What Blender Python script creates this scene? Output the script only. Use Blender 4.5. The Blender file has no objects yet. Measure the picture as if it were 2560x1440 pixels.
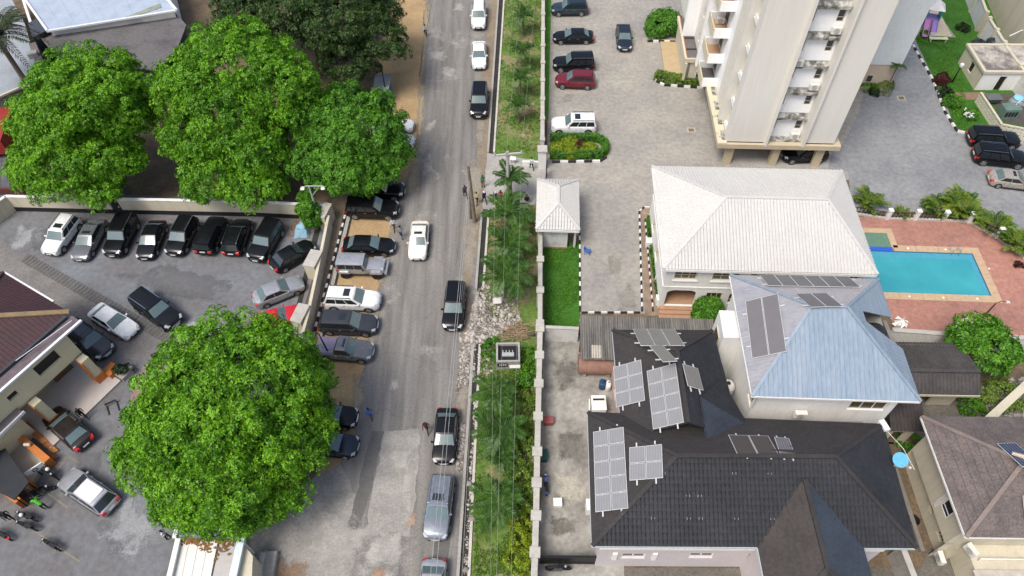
import bpy, math, random
import numpy as np
from mathutils import Vector, Matrix
random.seed(7); rng = np.random.default_rng(7)
SC = bpy.context.scene
COL = SC.collection
rad = math.radians
# ---------------------------------------------------------------- camera
CAM_H = 52.0
PITCH, ROLL, FPX = rad(37.4), rad(-0.84), 1776.0
cam = bpy.data.cameras.new('camera'); camo = bpy.data.objects.new('camera', cam); COL.objects.link(camo)
RM = Matrix.Rotation(PITCH, 3, 'X') @ Matrix.Rotation(ROLL, 3, 'Z')
camo.location = (0, 0, CAM_H); camo.rotation_euler = RM.to_euler()
cam.sensor_width = 36.0; cam.lens = FPX / 2560.0 * 36.0; cam.clip_start = 0.5; cam.clip_end = 2000
SC.camera = camo
# ---------------------------------------------------------------- sky, sun, exposure
SUN_EL, SUN_AZ = rad(60), rad(-136)         # azimuth measured from +Y towards +X: a veiled sun to the left, a little behind the camera
w = bpy.data.worlds.new('World'); SC.world = w; w.use_nodes = True
nt = w.node_tree; bg = nt.nodes['Background']
sky = nt.nodes.new('ShaderNodeTexSky'); sky.sky_type = 'NISHITA'; sky.sun_disc = False
sky.sun_elevation = SUN_EL; sky.sun_rotation = SUN_AZ; sky.air_density = 1.0; sky.dust_density = 4.0; sky.ozone_density = 1.0
nt.links.new(sky.outputs[0], bg.inputs[0]); bg.inputs[1].default_value = 0.135
sl = bpy.data.lights.new('sun', 'SUN'); sl.energy = 1.95; sl.angle = rad(22); sl.color = (1.0, 0.965, 0.9)
so = bpy.data.objects.new('sun', sl); COL.objects.link(so)
sd = Vector((math.sin(SUN_AZ) * math.cos(SUN_EL), math.cos(SUN_AZ) * math.cos(SUN_EL), math.sin(SUN_EL)))
so.rotation_euler = sd.to_track_quat('Z', 'Y').to_euler(); so.location = (0, 0, 80)
vs = SC.view_settings; vs.view_transform = 'Standard'; vs.look = 'None'; vs.exposure = 0.47; vs.gamma = 1.0
SC.cycles.max_bounces = 5; SC.cycles.transparent_max_bounces = 12; SC.cycles.caustics_reflective = False; SC.cycles.caustics_refractive = False

# ---------------------------------------------------------------- helpers
def P(px, py, z=0.0):
    """world point at height z that a surveyed photo coordinate stands for"""
    d = RM @ Vector((px - 1280, 720 - py, -FPX)); t = (z - CAM_H) / d.z
    return Vector((d.x * t, d.y * t, z))
def PP(pts, z=0.0): return [P(x, y, z) for x, y in pts]

MATS = {}
def M(name, col, rough=.75, var=.12, scale=1.5, metal=0., bump=0., bscale=20., col2=None, mask=.5, det=6., spec=.4, streak=None, coat=0., local=False, edge=.06):
    """procedural material: two tones mixed by noise, a finer speckle, optional bump"""
    if name in MATS: return MATS[name]
    m = bpy.data.materials.new(name); m.use_nodes = True; n = m.node_tree.nodes; L = m.node_tree.links
    b = n['Principled BSDF']; b.inputs['Roughness'].default_value = rough; b.inputs['Metallic'].default_value = metal
    b.inputs['Specular IOR Level'].default_value = spec; b.inputs['Coat Weight'].default_value = coat; b.inputs['Coat Roughness'].default_value = .05
    tc = n.new('ShaderNodeTexCoord'); geo = n.new('ShaderNodeNewGeometry')
    src = tc.outputs['Object'] if local else geo.outputs['Position']
    if streak:
        mp = n.new('ShaderNodeMapping'); mp.inputs['Scale'].default_value = streak; L.new(src, mp.inputs[0]); src = mp.outputs[0]
    nz = n.new('ShaderNodeTexNoise'); nz.inputs['Scale'].default_value = scale; nz.inputs['Detail'].default_value = det; nz.inputs['Roughness'].default_value = .62
    L.new(src, nz.inputs['Vector'])
    c = Vector(col); k2 = Vector(col2) if col2 else c * (1 - var)
    k1 = c if col2 else c * (1 + var)
    rp = n.new('ShaderNodeValToRGB'); e = rp.color_ramp.elements
    e[0].position = max(0, mask - (edge if col2 else .22)); e[0].color = (*k2, 1); e[1].position = min(1, mask + (edge if col2 else .22)); e[1].color = (*k1, 1)
    L.new(nz.outputs['Fac'], rp.inputs[0])
    n2 = n.new('ShaderNodeTexNoise'); n2.inputs['Scale'].default_value = scale * 9; n2.inputs['Detail'].default_value = 4; L.new(src, n2.inputs['Vector'])
    mr = n.new('ShaderNodeMapRange'); mr.inputs[1].default_value = .3; mr.inputs[2].default_value = .7; mr.inputs[3].default_value = 1 - var * .9; mr.inputs[4].default_value = 1 + var * .9
    L.new(n2.outputs['Fac'], mr.inputs[0])
    mx = n.new('ShaderNodeMix'); mx.data_type = 'RGBA'; mx.blend_type = 'MULTIPLY'; mx.inputs['Factor'].default_value = 1
    L.new(rp.outputs[0], mx.inputs['A']); L.new(mr.outputs[0], mx.inputs['B']); L.new(mx.outputs['Result'], b.inputs['Base Color'])
    if bump:
        bp = n.new('ShaderNodeBump'); bp.inputs['Strength'].default_value = bump; bp.inputs['Distance'].default_value = .05
        n3 = n.new('ShaderNodeTexNoise'); n3.inputs['Scale'].default_value = bscale; n3.inputs['Detail'].default_value = 5; L.new(geo.outputs['Position'], n3.inputs['Vector'])
        L.new(n3.outputs['Fac'], bp.inputs['Height']); L.new(bp.outputs[0], b.inputs['Normal'])
    MATS[name] = m; return m
def shiny(name, col, rough=.2, metal=0., spec=.5, coat=0.):
    if name in MATS: return MATS[name]
    m = bpy.data.materials.new(name); m.use_nodes = True; n = m.node_tree.nodes; L = m.node_tree.links; b = n['Principled BSDF']
    b.inputs['Roughness'].default_value = rough; b.inputs['Metallic'].default_value = metal; b.inputs['Specular IOR Level'].default_value = spec
    b.inputs['Coat Weight'].default_value = coat; b.inputs['Coat Roughness'].default_value = .04
    nz = n.new('ShaderNodeTexNoise'); nz.inputs['Scale'].default_value = 3; nz.inputs['Detail'].default_value = 5
    geo = n.new('ShaderNodeNewGeometry'); L.new(geo.outputs['Position'], nz.inputs['Vector'])
    rp = n.new('ShaderNodeValToRGB'); e = rp.color_ramp.elements; c = Vector(col)
    e[0].position = .3; e[0].color = (*(c * .9), 1); e[1].position = .7; e[1].color = (*(c * 1.08), 1)
    L.new(nz.outputs['Fac'], rp.inputs[0]); L.new(rp.outputs[0], b.inputs['Base Color'])
    mr = n.new('ShaderNodeMapRange'); mr.inputs[3].default_value = rough * .7; mr.inputs[4].default_value = min(1, rough * 1.6); L.new(nz.outputs['Fac'], mr.inputs[0]); L.new(mr.outputs[0], b.inputs['Roughness'])
    MATS[name] = m; return m
def leafmat(name, dark, light, trans=.25, rough=.45, clump=.55, vary=.25):
    if name in MATS: return MATS[name]
    m = bpy.data.materials.new(name); m.use_nodes = True; n = m.node_tree.nodes; L = m.node_tree.links; b = n['Principled BSDF']
    b.inputs['Roughness'].default_value = rough; b.inputs['Specular IOR Level'].default_value = .35
    geo = n.new('ShaderNodeNewGeometry'); nz = n.new('ShaderNodeTexNoise'); nz.inputs['Scale'].default_value = clump; nz.inputs['Detail'].default_value = 3
    L.new(geo.outputs['Position'], nz.inputs['Vector'])
    a = n.new('ShaderNodeMath'); a.operation = 'MULTIPLY_ADD'; a.inputs[1].default_value = vary * 2; L.new(geo.outputs['Random Per Island'], a.inputs[0])
    s = n.new('ShaderNodeMath'); s.operation = 'SUBTRACT'; s.inputs[1].default_value = vary; L.new(nz.outputs['Fac'], s.inputs[0]); L.new(s.outputs[0], a.inputs[2])
    rp = n.new('ShaderNodeValToRGB'); e = rp.color_ramp.elements; e[0].position = .25; e[0].color = (*dark, 1); e[1].position = .8; e[1].color = (*light, 1)
    L.new(a.outputs[0], rp.inputs[0]); L.new(rp.outputs[0], b.inputs['Base Color'])
    t = n.new('ShaderNodeBsdfTranslucent'); L.new(rp.outputs[0], t.inputs[0]); mx = n.new('ShaderNodeMixShader'); mx.inputs[0].default_value = trans
    o = n['Material Output']; L.new(b.outputs[0], mx.inputs[1]); L.new(t.outputs[0], mx.inputs[2]); L.new(mx.outputs[0], o.inputs[0])
    MATS[name] = m; return m

class MB:
    def __init__(s): s.v = []; s.f = []
    def poly(s, pts):
        i = len(s.v); s.v += [tuple(p) for p in pts]; s.f.append(tuple(range(i, i + len(pts)))); return s
    def hexa(s, p):                                   # 8 points: bottom ring, top ring
        i = len(s.v); s.v += [tuple(q) for q in p]
        for f in ((3,2,1,0),(4,5,6,7),(0,1,5,4),(1,2,6,5),(2,3,7,6),(3,0,4,7)): s.f.append(tuple(i + k for k in f))
        return s
    def box(s, x0, y0, z0, x1, y1, z1):
        return s.hexa([(x0,y0,z0),(x1,y0,z0),(x1,y1,z0),(x0,y1,z0),(x0,y0,z1),(x1,y0,z1),(x1,y1,z1),(x0,y1,z1)])
    def cbox(s, c, sx, sy, sz, rz=0., rx=0., ry=0.):
        m = Matrix.Rotation(rz,3,'Z') @ Matrix.Rotation(ry,3,'Y') @ Matrix.Rotation(rx,3,'X'); c = Vector(c); hx, hy, hz = sx/2, sy/2, sz/2
        return s.hexa([c + m @ Vector(q) for q in ((-hx,-hy,-hz),(hx,-hy,-hz),(hx,hy,-hz),(-hx,hy,-hz),(-hx,-hy,hz),(hx,-hy,hz),(hx,hy,hz),(-hx,hy,hz))])
    def prism(s, pts, z0, z1, cap=True):
        pts = [Vector((p[0], p[1], 0)) for p in pts]
        if sum(pts[k].x * pts[(k+1) % len(pts)].y - pts[(k+1) % len(pts)].x * pts[k].y for k in range(len(pts))) < 0: pts.reverse()
        n = len(pts); i = len(s.v)
        s.v += [(p.x, p.y, z0) for p in pts] + [(p.x, p.y, z1) for p in pts]
        for k in range(n): j = (k + 1) % n; s.f.append((i+k, i+j, i+n+j, i+n+k))
        if cap: s.f.append(tuple(i+n+k for k in range(n))); s.f.append(tuple(i+k for k in reversed(range(n))))
        return s
    def beam(s, a, b, wd, h, up=(0,0,1), lift=0.):   # box along a->b, width wd, height h, resting with its axis at mid height
        a, b = Vector(a), Vector(b); d = (b - a).normalized(); up = Vector(up); x = d.cross(up)
        if x.length < 1e-4: x = d.cross(Vector((0,1,0)))
        x.normalize(); u = x.cross(d).normalized(); x = x * wd / 2; u2 = u * h / 2; a = a + u * lift; b = b + u * lift
        return s.hexa([a-x-u2, a+x-u2, b+x-u2, b-x-u2, a-x+u2, a+x+u2, b+x+u2, b-x+u2])
    def tube(s, pts, r, n=8, cap=True):
        pts = [Vector(p) for p in pts]; rs = r if isinstance(r, (list, tuple)) else [r] * len(pts); i = len(s.v); prev = None
        for k, p in enumerate(pts):
            d = (pts[min(k+1, len(pts)-1)] - pts[max(k-1, 0)]).normalized()
            if prev is None: x = d.cross(Vector((0,0,1)) if abs(d.z) < .9 else Vector((1,0,0))).normalized()
            else: x = (prev - d * prev.dot(d)).normalized()
            prev = x; y = d.cross(x)
            for q in range(n): t = 2*math.pi*q/n; s.v.append(tuple(p + (x*math.cos(t) + y*math.sin(t)) * rs[k]))
        for k in range(len(pts)-1):
            for q in range(n): j = (q+1) % n; s.f.append((i+k*n+q, i+k*n+j, i+(k+1)*n+j, i+(k+1)*n+q))
        if cap: s.f.append(tuple(i+q for q in reversed(range(n)))); s.f.append(tuple(i+(len(pts)-1)*n+q for q in range(n)))
        return s
    def lathe(s, prof, c=(0,0,0), n=16, sx=1., sy=1.):
        i = len(s.v); c = Vector(c)
        for r, z in prof:
            for q in range(n): t = 2*math.pi*q/n; s.v.append((c.x + r*sx*math.cos(t), c.y + r*sy*math.sin(t), c.z + z))
        for k in range(len(prof)-1):
            for q in range(n): j = (q+1) % n; s.f.append((i+k*n+q, i+k*n+j, i+(k+1)*n+j, i+(k+1)*n+q))
        if prof[-1][0] > 1e-3: s.f.append(tuple(i+(len(prof)-1)*n+q for q in range(n)))
        if prof[0][0] > 1e-3: s.f.append(tuple(i+q for q in reversed(range(n))))
        return s
    def build(s, name, mat, parent=None, smooth=False, world=True, mesh=None):
        me = bpy.data.meshes.new(name); off = Vector((0,0,0))
        if parent is not None and world:
            p = parent
            while p is not None: off += p.location; p = p.parent
        me.from_pydata([(v[0]-off.x, v[1]-off.y, v[2]-off.z) for v in s.v], [], s.f); me.update()
        if smooth:
            me.shade_smooth()
            try: me.set_sharp_from_angle(angle=rad(38))
            except Exception: pass
        me.materials.append(mat)
        o = bpy.data.objects.new(name, me); COL.objects.link(o); o.parent = parent
        return o
def fastmesh(name, V, Fq, mat, parent=None, off=(0,0,0), smooth=False):
    """numpy quads (N,4) -> mesh object"""
    me = bpy.data.meshes.new(name); V = np.asarray(V, np.float32) - np.asarray(off, np.float32); Fq = np.asarray(Fq, np.int32); k = Fq.shape[1]
    me.vertices.add(len(V)); me.vertices.foreach_set('co', V.ravel()); me.loops.add(Fq.size); me.loops.foreach_set('vertex_index', Fq.ravel())
    me.polygons.add(len(Fq)); me.polygons.foreach_set('loop_start', np.arange(0, Fq.size, k, dtype=np.int32)); me.update(calc_edges=True)
    me.materials.append(mat); o = bpy.data.objects.new(name, me); COL.objects.link(o); o.parent = parent
    return o
def tag(o, label=None, cat=None, group=None, kind=None):
    if label: o['label'] = label
    if cat: o['category'] = cat
    if group: o['group'] = group
    if kind: o['kind'] = kind
    return o
def empty(name, loc, label=None, cat=None, group=None, rz=0., kind=None):
    o = bpy.data.objects.new(name, None); COL.objects.link(o); o.location = loc; o.rotation_euler = (0,0,rz); o.empty_display_size = .3
    return tag(o, label, cat, group, kind)
def child(name, mesh, mat, parent, loc=(0,0,0), rot=(0,0,0), scale=(1,1,1)):
    """an object that shares mesh data; its own material sits on the object"""
    o = bpy.data.objects.new(name, mesh); COL.objects.link(o); o.parent = parent; o.location = loc; o.rotation_euler = rot; o.scale = scale
    if mat is not None:
        if not mesh.materials: mesh.materials.append(mat)
        o.material_slots[0].link = 'OBJECT'; o.material_slots[0].material = mat
    return o
def meshof(mb, name, smooth=False):
    me = bpy.data.meshes.new(name); me.from_pydata([tuple(v) for v in mb.v], [], mb.f); me.update()
    if smooth:
        me.shade_smooth()
        try: me.set_sharp_from_angle(angle=rad(38))
        except Exception: pass
    return me
def inset_dir(a, b):                                  # unit vectors along a->b and to its left (plan)
    d = Vector((b[0]-a[0], b[1]-a[1], 0)).normalized(); return d, Vector((-d.y, d.x, 0))
def clip_half(poly, p, n):                            # keep the part of a convex polygon where (q-p).n >= 0
    out = []
    for i in range(len(poly)):
        a, b = poly[i], poly[(i+1) % len(poly)]; da, db = (a-p).dot(n), (b-p).dot(n)
        if da >= 0: out.append(a)
        if (da > 0) != (db > 0) and abs(da-db) > 1e-9: out.append(a + (b-a) * (da/(da-db)))
    return out
def jitter_line(pts, step, amp, closed=True):
    out = []; n = len(pts)
    for i in range(n if closed else n-1):
        a, b = Vector(pts[i]), Vector(pts[(i+1) % n]); k = max(1, int((b-a).length/step)); d = (b-a).normalized(); nn = Vector((-d.y, d.x, 0))
        for j in range(k):
            t = j/k; out.append(a + (b-a)*t + (nn*random.uniform(-amp, amp) if amp else Vector()))
    if not closed: out.append(Vector(pts[-1]))
    return out
# ================================================================ GROUND
def brickmat(name, c1, c2, cm, scale, bw=.5, rh=.25, mort=.02, tint=None, rough=.85, rz=0.):
    m = bpy.data.materials.new(name); m.use_nodes = True; n = m.node_tree.nodes; L = m.node_tree.links; b = n['Principled BSDF']; b.inputs['Roughness'].default_value = rough; b.inputs['Specular IOR Level'].default_value = .3
    geo = n.new('ShaderNodeNewGeometry'); mp = n.new('ShaderNodeMapping'); mp.inputs['Rotation'].default_value = (0,0,rz); L.new(geo.outputs['Position'], mp.inputs[0])
    br = n.new('ShaderNodeTexBrick'); br.inputs['Scale'].default_value = scale; br.inputs['Color1'].default_value = (*c1,1); br.inputs['Color2'].default_value = (*c2,1); br.inputs['Mortar'].default_value = (*cm,1)
    br.inputs['Mortar Size'].default_value = mort; br.inputs['Brick Width'].default_value = bw; br.inputs['Row Height'].default_value = rh; L.new(mp.outputs[0], br.inputs[0])
    nz = n.new('ShaderNodeTexNoise'); nz.inputs['Scale'].default_value = .16; nz.inputs['Detail'].default_value = 9; nz.inputs['Roughness'].default_value = .68; L.new(geo.outputs['Position'], nz.inputs['Vector'])
    rp = n.new('ShaderNodeValToRGB'); e = rp.color_ramp.elements; t = tint or ((.62,.6,.58),(1.12,1.1,1.06)); e[0].position = .36; e[0].color = (*t[0],1); e[1].position = .62; e[1].color = (*t[1],1); L.new(nz.outputs['Fac'], rp.inputs[0])
    n2 = n.new('ShaderNodeTexNoise'); n2.inputs['Scale'].default_value = 2.2; n2.inputs['Detail'].default_value = 6; L.new(geo.outputs['Position'], n2.inputs['Vector'])
    mr = n.new('ShaderNodeMapRange'); mr.inputs[1].default_value = .3; mr.inputs[2].default_value = .7; mr.inputs[3].default_value = .84; mr.inputs[4].default_value = 1.12; L.new(n2.outputs['Fac'], mr.inputs[0])
    a = n.new('ShaderNodeMix'); a.data_type = 'RGBA'; a.blend_type = 'MULTIPLY'; a.inputs['Factor'].default_value = 1; L.new(br.outputs['Color'], a.inputs['A']); L.new(rp.outputs[0], a.inputs['B'])
    c = n.new('ShaderNodeMix'); c.data_type = 'RGBA'; c.blend_type = 'MULTIPLY'; c.inputs['Factor'].default_value = 1; L.new(a.outputs['Result'], c.inputs['A']); L.new(mr.outputs[0], c.inputs['B']); L.new(c.outputs['Result'], b.inputs['Base Color'])
    bp = n.new('ShaderNodeBump'); bp.inputs['Strength'].default_value = .35; bp.inputs['Distance'].default_value = .02; L.new(br.outputs['Fac'], bp.inputs['Height']); bp.invert = True; L.new(bp.outputs[0], b.inputs['Normal'])
    MATS[name] = m; return m
def asphaltmat():
    """worn asphalt: streaks along the road, pale sandy scuffs, darker repairs, cracks"""
    m = bpy.data.materials.new('worn_asphalt'); m.use_nodes = True; n = m.node_tree.nodes; L = m.node_tree.links; b = n['Principled BSDF']; b.inputs['Roughness'].default_value = .9; b.inputs['Specular IOR Level'].default_value = .25
    geo = n.new('ShaderNodeNewGeometry'); mp = n.new('ShaderNodeMapping'); mp.inputs['Scale'].default_value = (1.1,.07,1); mp.inputs['Rotation'].default_value = (0,0,rad(2.5)); L.new(geo.outputs['Position'], mp.inputs[0])
    def noise(vec, sc, det, ro=.6):
        q = n.new('ShaderNodeTexNoise'); q.inputs['Scale'].default_value = sc; q.inputs['Detail'].default_value = det; q.inputs['Roughness'].default_value = ro; L.new(vec, q.inputs['Vector']); return q.outputs['Fac']
    def ramp(fac, p0, c0, p1, c1):
        r = n.new('ShaderNodeValToRGB'); e = r.color_ramp.elements; e[0].position = p0; e[0].color = (*c0,1); e[1].position = p1; e[1].color = (*c1,1); L.new(fac, r.inputs[0]); return r.outputs[0]
    def mix(a, bb, fac, mode='MIX'):
        q = n.new('ShaderNodeMix'); q.data_type = 'RGBA'; q.blend_type = mode
        if isinstance(fac, float): q.inputs['Factor'].default_value = fac
        else: L.new(fac, q.inputs['Factor'])
        L.new(a, q.inputs['A']); L.new(bb, q.inputs['B']); return q.outputs['Result']
    base = ramp(noise(mp.outputs[0], 1.3, 6), .34, (.15,.142,.132), .66, (.245,.232,.215))
    pale = ramp(noise(geo.outputs['Position'], .9, 9, .7), .4, (.23,.215,.195), .6, (.32,.303,.28))
    msk = ramp(noise(geo.outputs['Position'], .17, 10, .74), .555, (0,0,0), .635, (1,1,1))
    c = mix(base, pale, msk)
    fine = ramp(noise(geo.outputs['Position'], 7, 6, .7), .3, (.78,.78,.78), .7, (1.2,1.2,1.2)); c = mix(c, fine, 1.0, 'MULTIPLY')
    vo = n.new('ShaderNodeTexVoronoi'); vo.feature = 'DISTANCE_TO_EDGE'; vo.inputs['Scale'].default_value = .22
    wp = n.new('ShaderNodeTexNoise'); wp.inputs['Scale'].default_value = .9; wp.inputs['Detail'].default_value = 6; L.new(geo.outputs['Position'], wp.inputs['Vector'])
    ad = n.new('ShaderNodeMix'); ad.data_type = 'RGBA'; ad.blend_type = 'ADD'; ad.inputs['Factor'].default_value = 1.0; L.new(geo.outputs['Position'], ad.inputs['A']); L.new(wp.outputs['Color'], ad.inputs['B']); L.new(ad.outputs['Result'], vo.inputs['Vector'])
    cr = ramp(vo.outputs['Distance'], .004, (.87,.865,.86), .010, (1,1,1)); c = mix(c, cr, 1.0, 'MULTIPLY')
    L.new(c, b.inputs['Base Color']); MATS['worn_asphalt'] = m; return m

ASPH = asphaltmat()
SAND = M('ochre_sand', (.36,.25,.13), .95, .16, .5, bump=.3, bscale=5)
DIRT = M('brown_dirt', (.17,.12,.075), .95, .25, .5, col2=(.1,.075,.05), mask=.5, edge=.12)
CONC = M('grey_concrete', (.34,.325,.3), .9, .14, .6, bump=.15, bscale=9)
CONC_STAIN = M('stained_concrete', (.33,.315,.28), .9, .2, .32, col2=(.17,.16,.14), mask=.44, edge=.12, det=9)
CONC_PALE = M('pale_concrete_patch', (.335,.315,.285), .92, .2, .7, col2=(.24,.228,.21), mask=.5, edge=.16, det=10)
PAVE_OLD = M('dusty_pavement', (.23,.185,.13), .95, .2, .7)
GRASS = M('verge_grass', (.085,.15,.03), .95, .3, .45, col2=(.045,.105,.016), mask=.5, edge=.15, bump=.6, bscale=11, det=9)
GRASS_DRY = M('patchy_verge_grass', (.25,.205,.11), .95, .3, .33, col2=(.10,.165,.032), mask=.56, edge=.08, bump=.6, bscale=11, det=9)
LAWN = M('lawn_grass', (.05,.15,.012), .95, .3, .4, col2=(.025,.1,.008), mask=.5, edge=.2, bump=.6, bscale=12, det=8)
PAVER = brickmat('beige_grey_pavers', (.40,.382,.35), (.33,.32,.30), (.2,.185,.165), 4.2, tint=((.82,.82,.83),(1.1,1.07,1.0)))
PAVER_GREY = brickmat('cool_grey_pavers', (.30,.30,.30), (.25,.255,.26), (.17,.17,.165), 4.2, tint=((.8,.82,.85),(1.1,1.1,1.1)))
LOT = brickmat('lot_pavers', (.19,.195,.203), (.165,.17,.178), (.125,.124,.125), 4.0, tint=((.84,.76,.725),(1.08,1.13,1.17)), rz=rad(33))
DECK = brickmat('terracotta_deck_tiles', (.40,.20,.155), (.345,.168,.132), (.3,.175,.14), 3.0, bw=.5, rh=.5, mort=.015, tint=((.8,.82,.84),(1.1,1.08,1.05)))
COPING = M('sandstone_coping', (.47,.335,.215), .8, .12, 3.)
BLACKP = M('black_kerb_paint', (.022,.022,.022), .7, .25, 3.); WHITEP = M('white_kerb_paint', (.68,.67,.64), .7, .12, 4.)
MUD_AND_SHADE = M('drain_mud_and_shade', (.03,.028,.024), .8, .3, 1.5)

def sheet(name, pts, z, mat, jit=0., step=.8, kind='structure', label=None, px=True):
    w_ = PP(pts) if px else [Vector((p[0], p[1], 0)) for p in pts]
    if jit: w_ = jitter_line(w_, step, jit)
    if sum(w_[k].x * w_[(k+1) % len(w_)].y - w_[(k+1) % len(w_)].x * w_[k].y for k in range(len(w_))) < 0: w_.reverse()
    o = MB().poly([(p.x, p.y, z) for p in w_]).build(name, mat); tag(o, label, kind=kind); return o

DZ = [0.]
def decal(name, pts, z, c1, c2, label, sc=1.2, px=True):
    """worn stain with a ragged edge: a mask fades from its middle to its rim and noise breaks it up"""
    DZ[0] += .00035; z += DZ[0]; w_ = PP(pts) if px else pts; c = sum(w_, Vector())/len(w_); rim = jitter_line(w_, .6, .1); V = []; F_ = []; A_ = []; n = len(rim)
    for f,a in ((1.22,0.),(.78,.46),(.36,.8)):
        for p in rim: q = c+(p-c)*f; V.append((q.x,q.y,z)); A_.append(a)
    V.append((c.x,c.y,z)); A_.append(1.)
    for k in range(2):
        for i in range(n): j = (i+1)%n; F_.append((k*n+i,k*n+j,(k+1)*n+j,(k+1)*n+i))
    for i in range(n): F_.append((2*n+i,2*n+(i+1)%n,3*n))
    me = bpy.data.meshes.new(name); me.from_pydata(V,[],F_); at = me.attributes.new('mask','FLOAT','POINT'); at.data.foreach_set('value',A_)
    key = 'stain_%s_%s' % (c1,sc)
    if key not in MATS:
        m = M(key,c1,.93,.2,sc,col2=c2,mask=.5,edge=.16,det=10); nn_ = m.node_tree.nodes; L = m.node_tree.links; at_ = nn_.new('ShaderNodeAttribute'); at_.attribute_name = 'mask'; nz = nn_.new('ShaderNodeTexNoise'); nz.inputs['Scale'].default_value = .9; nz.inputs['Detail'].default_value = 9; nz.inputs['Roughness'].default_value = .72; ge = nn_.new('ShaderNodeNewGeometry'); L.new(ge.outputs['Position'],nz.inputs['Vector'])
        ad = nn_.new('ShaderNodeMath'); ad.operation = 'MULTIPLY_ADD'; ad.inputs[1].default_value = 2.2; ad.inputs[2].default_value = -1.1; L.new(nz.outputs['Fac'],ad.inputs[0]); a2 = nn_.new('ShaderNodeMath'); a2.operation = 'ADD'; L.new(ad.outputs[0],a2.inputs[0]); L.new(at_.outputs['Fac'],a2.inputs[1])
        mr = nn_.new('ShaderNodeMapRange'); mr.inputs[1].default_value = .3; mr.inputs[2].default_value = .75; L.new(a2.outputs[0],mr.inputs[0]); wn = nn_.new('ShaderNodeTexWhiteNoise'); sn = nn_.new('ShaderNodeVectorMath'); sn.operation = 'SNAP'; sn.inputs[1].default_value = (.03,.03,.03); L.new(ge.outputs['Position'],sn.inputs[0]); L.new(sn.outputs[0],wn.inputs['Vector']); gt = nn_.new('ShaderNodeMath'); gt.operation = 'GREATER_THAN'; L.new(mr.outputs[0],gt.inputs[0]); L.new(wn.outputs['Value'],gt.inputs[1]); mr = gt
        tr = nn_.new('ShaderNodeBsdfTransparent'); mx = nn_.new('ShaderNodeMixShader'); L.new(mr.outputs[0],mx.inputs[0]); L.new(tr.outputs[0],mx.inputs[1]); L.new(nn_['Principled BSDF'].outputs[0],mx.inputs[2]); L.new(mx.outputs[0],nn_['Material Output'].inputs[0])
    me.materials.append(MATS[key]); o = bpy.data.objects.new(name,me); COL.objects.link(o); return tag(o,label,kind='structure')
tag(MB().poly([(-260,-140,0),(260,-140,0),(260,330,0),(-260,330,0)]).build('ground', DIRT), kind='structure', label='bare brown earth under the whole neighbourhood')
sheet('sand_shoulder', [(985,-300),(975,0),(940,200),(945,300),(1000,440),(885,470),(868,560),(790,850),(760,960),(800,1180),(700,1320),(1000,1320),(1060,600),(1090,-300)], .012, SAND, .2, label='ochre sand shoulder along the worn street')
sheet('road', [(1085,-300),(1067,0),(1050,200),(1040,400),(1005,470),(985,540),(950,700),(938,760),(915,880),(890,1000),(884,1090),(850,1160),(760,1230),(640,1290),(612,1440),(590,1750),(1128,1750),(1147,1440),(1180,960),(1210,523),(1245,0),(1268,-300)], .022, ASPH, .16, 1.0, label='worn asphalt street with pale patches')
# pale cement repairs and scuffs on the street, each with its own ragged outline
for nm, pts, j in (('road_patch', [(962,1076),(1050,1074),(1044,1160),(1036,1260),(1026,1345),(980,1325),(915,1350),(925,1270)], .12),
                   ('road_scuff', [(1070,128),(1118,120),(1122,142),(1100,160),(1062,150)], .25), ('road_scuff', [(1062,310),(1092,296),(1094,310),(1076,334),(1057,332)], .2),
                   ('road_scuff', [(1062,384),(1078,378),(1082,420),(1108,444),(1100,452),(1048,446)], .22), ('road_scuff', [(820,1275),(900,1285),(965,1300),(950,1360),(900,1400),(830,1440),(700,1440),(760,1350)], .35),
                   ('road_scuff', [(1100,165),(1140,168),(1135,202),(1105,200)], .12), ('road_scuff', [(1135,5),(1165,8),(1160,30),(1130,28)], .15), ('road_scuff', [(978,945),(1000,940),(998,976),(974,978)], .1)):
    if nm == 'road_patch': sheet(nm, pts, .027, CONC_PALE, j, .5, label='pale cement repair on the worn street')
    else: decal(nm, pts, .033, (.36,.34,.305), (.27,.255,.235), 'pale scuffed patch on the worn street')
for k,pts in enumerate(([(1040,380),(1060,400),(1050,480),(1010,500),(1010,450)],[(975,560),(1000,560),(960,720),(940,740)],[(940,760),(960,760),(930,890),(905,890)],[(880,940),(915,930),(905,1060),(880,1080)],[(1060,0),(1080,0),(1060,200),(1045,220)],[(1045,200),(1065,200),(1052,380),(1038,390)])): decal('sand_drift', pts, .036, (.33,.26,.17), (.27,.23,.17), 'sand drifted over the edge of the street', .8)
for pts in ([(1150,560),(1200,540),(1190,700),(1160,720)],[(1150,880),(1180,880),(1165,1100),(1130,1100)],[(1170,400),(1215,390),(1205,520),(1165,530)],[(1190,230),(1215,230),(1210,380),(1185,380)]): decal('sand_drift', pts, .036, (.29,.255,.205), (.24,.215,.18), 'dusty drift beside the drain', .8)
for pts in ([(700,1250),(800,1210),(830,1290),(740,1330)],[(1010,1150),(1040,1150),(1030,1300),(990,1300)],[(980,1120),(1030,1120),(1020,1180),(970,1190)],[(920,1330),(960,1330),(950,1420),(910,1420)]): decal('road_scuff', pts, .035, (.4,.38,.34), (.3,.285,.26), 'pale dusty scuff at the entrance')
for pts in ([(920,1320),(1030,1310),(1010,1430),(890,1440)],[(890,1400),(1010,1400),(990,1560),(860,1560)],[(800,1300),(880,1280),(880,1380),(780,1400)]): decal('road_scuff', pts, .0345, (.37,.35,.315), (.27,.255,.235), 'pale broken cement near the bottom of the street')
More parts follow.
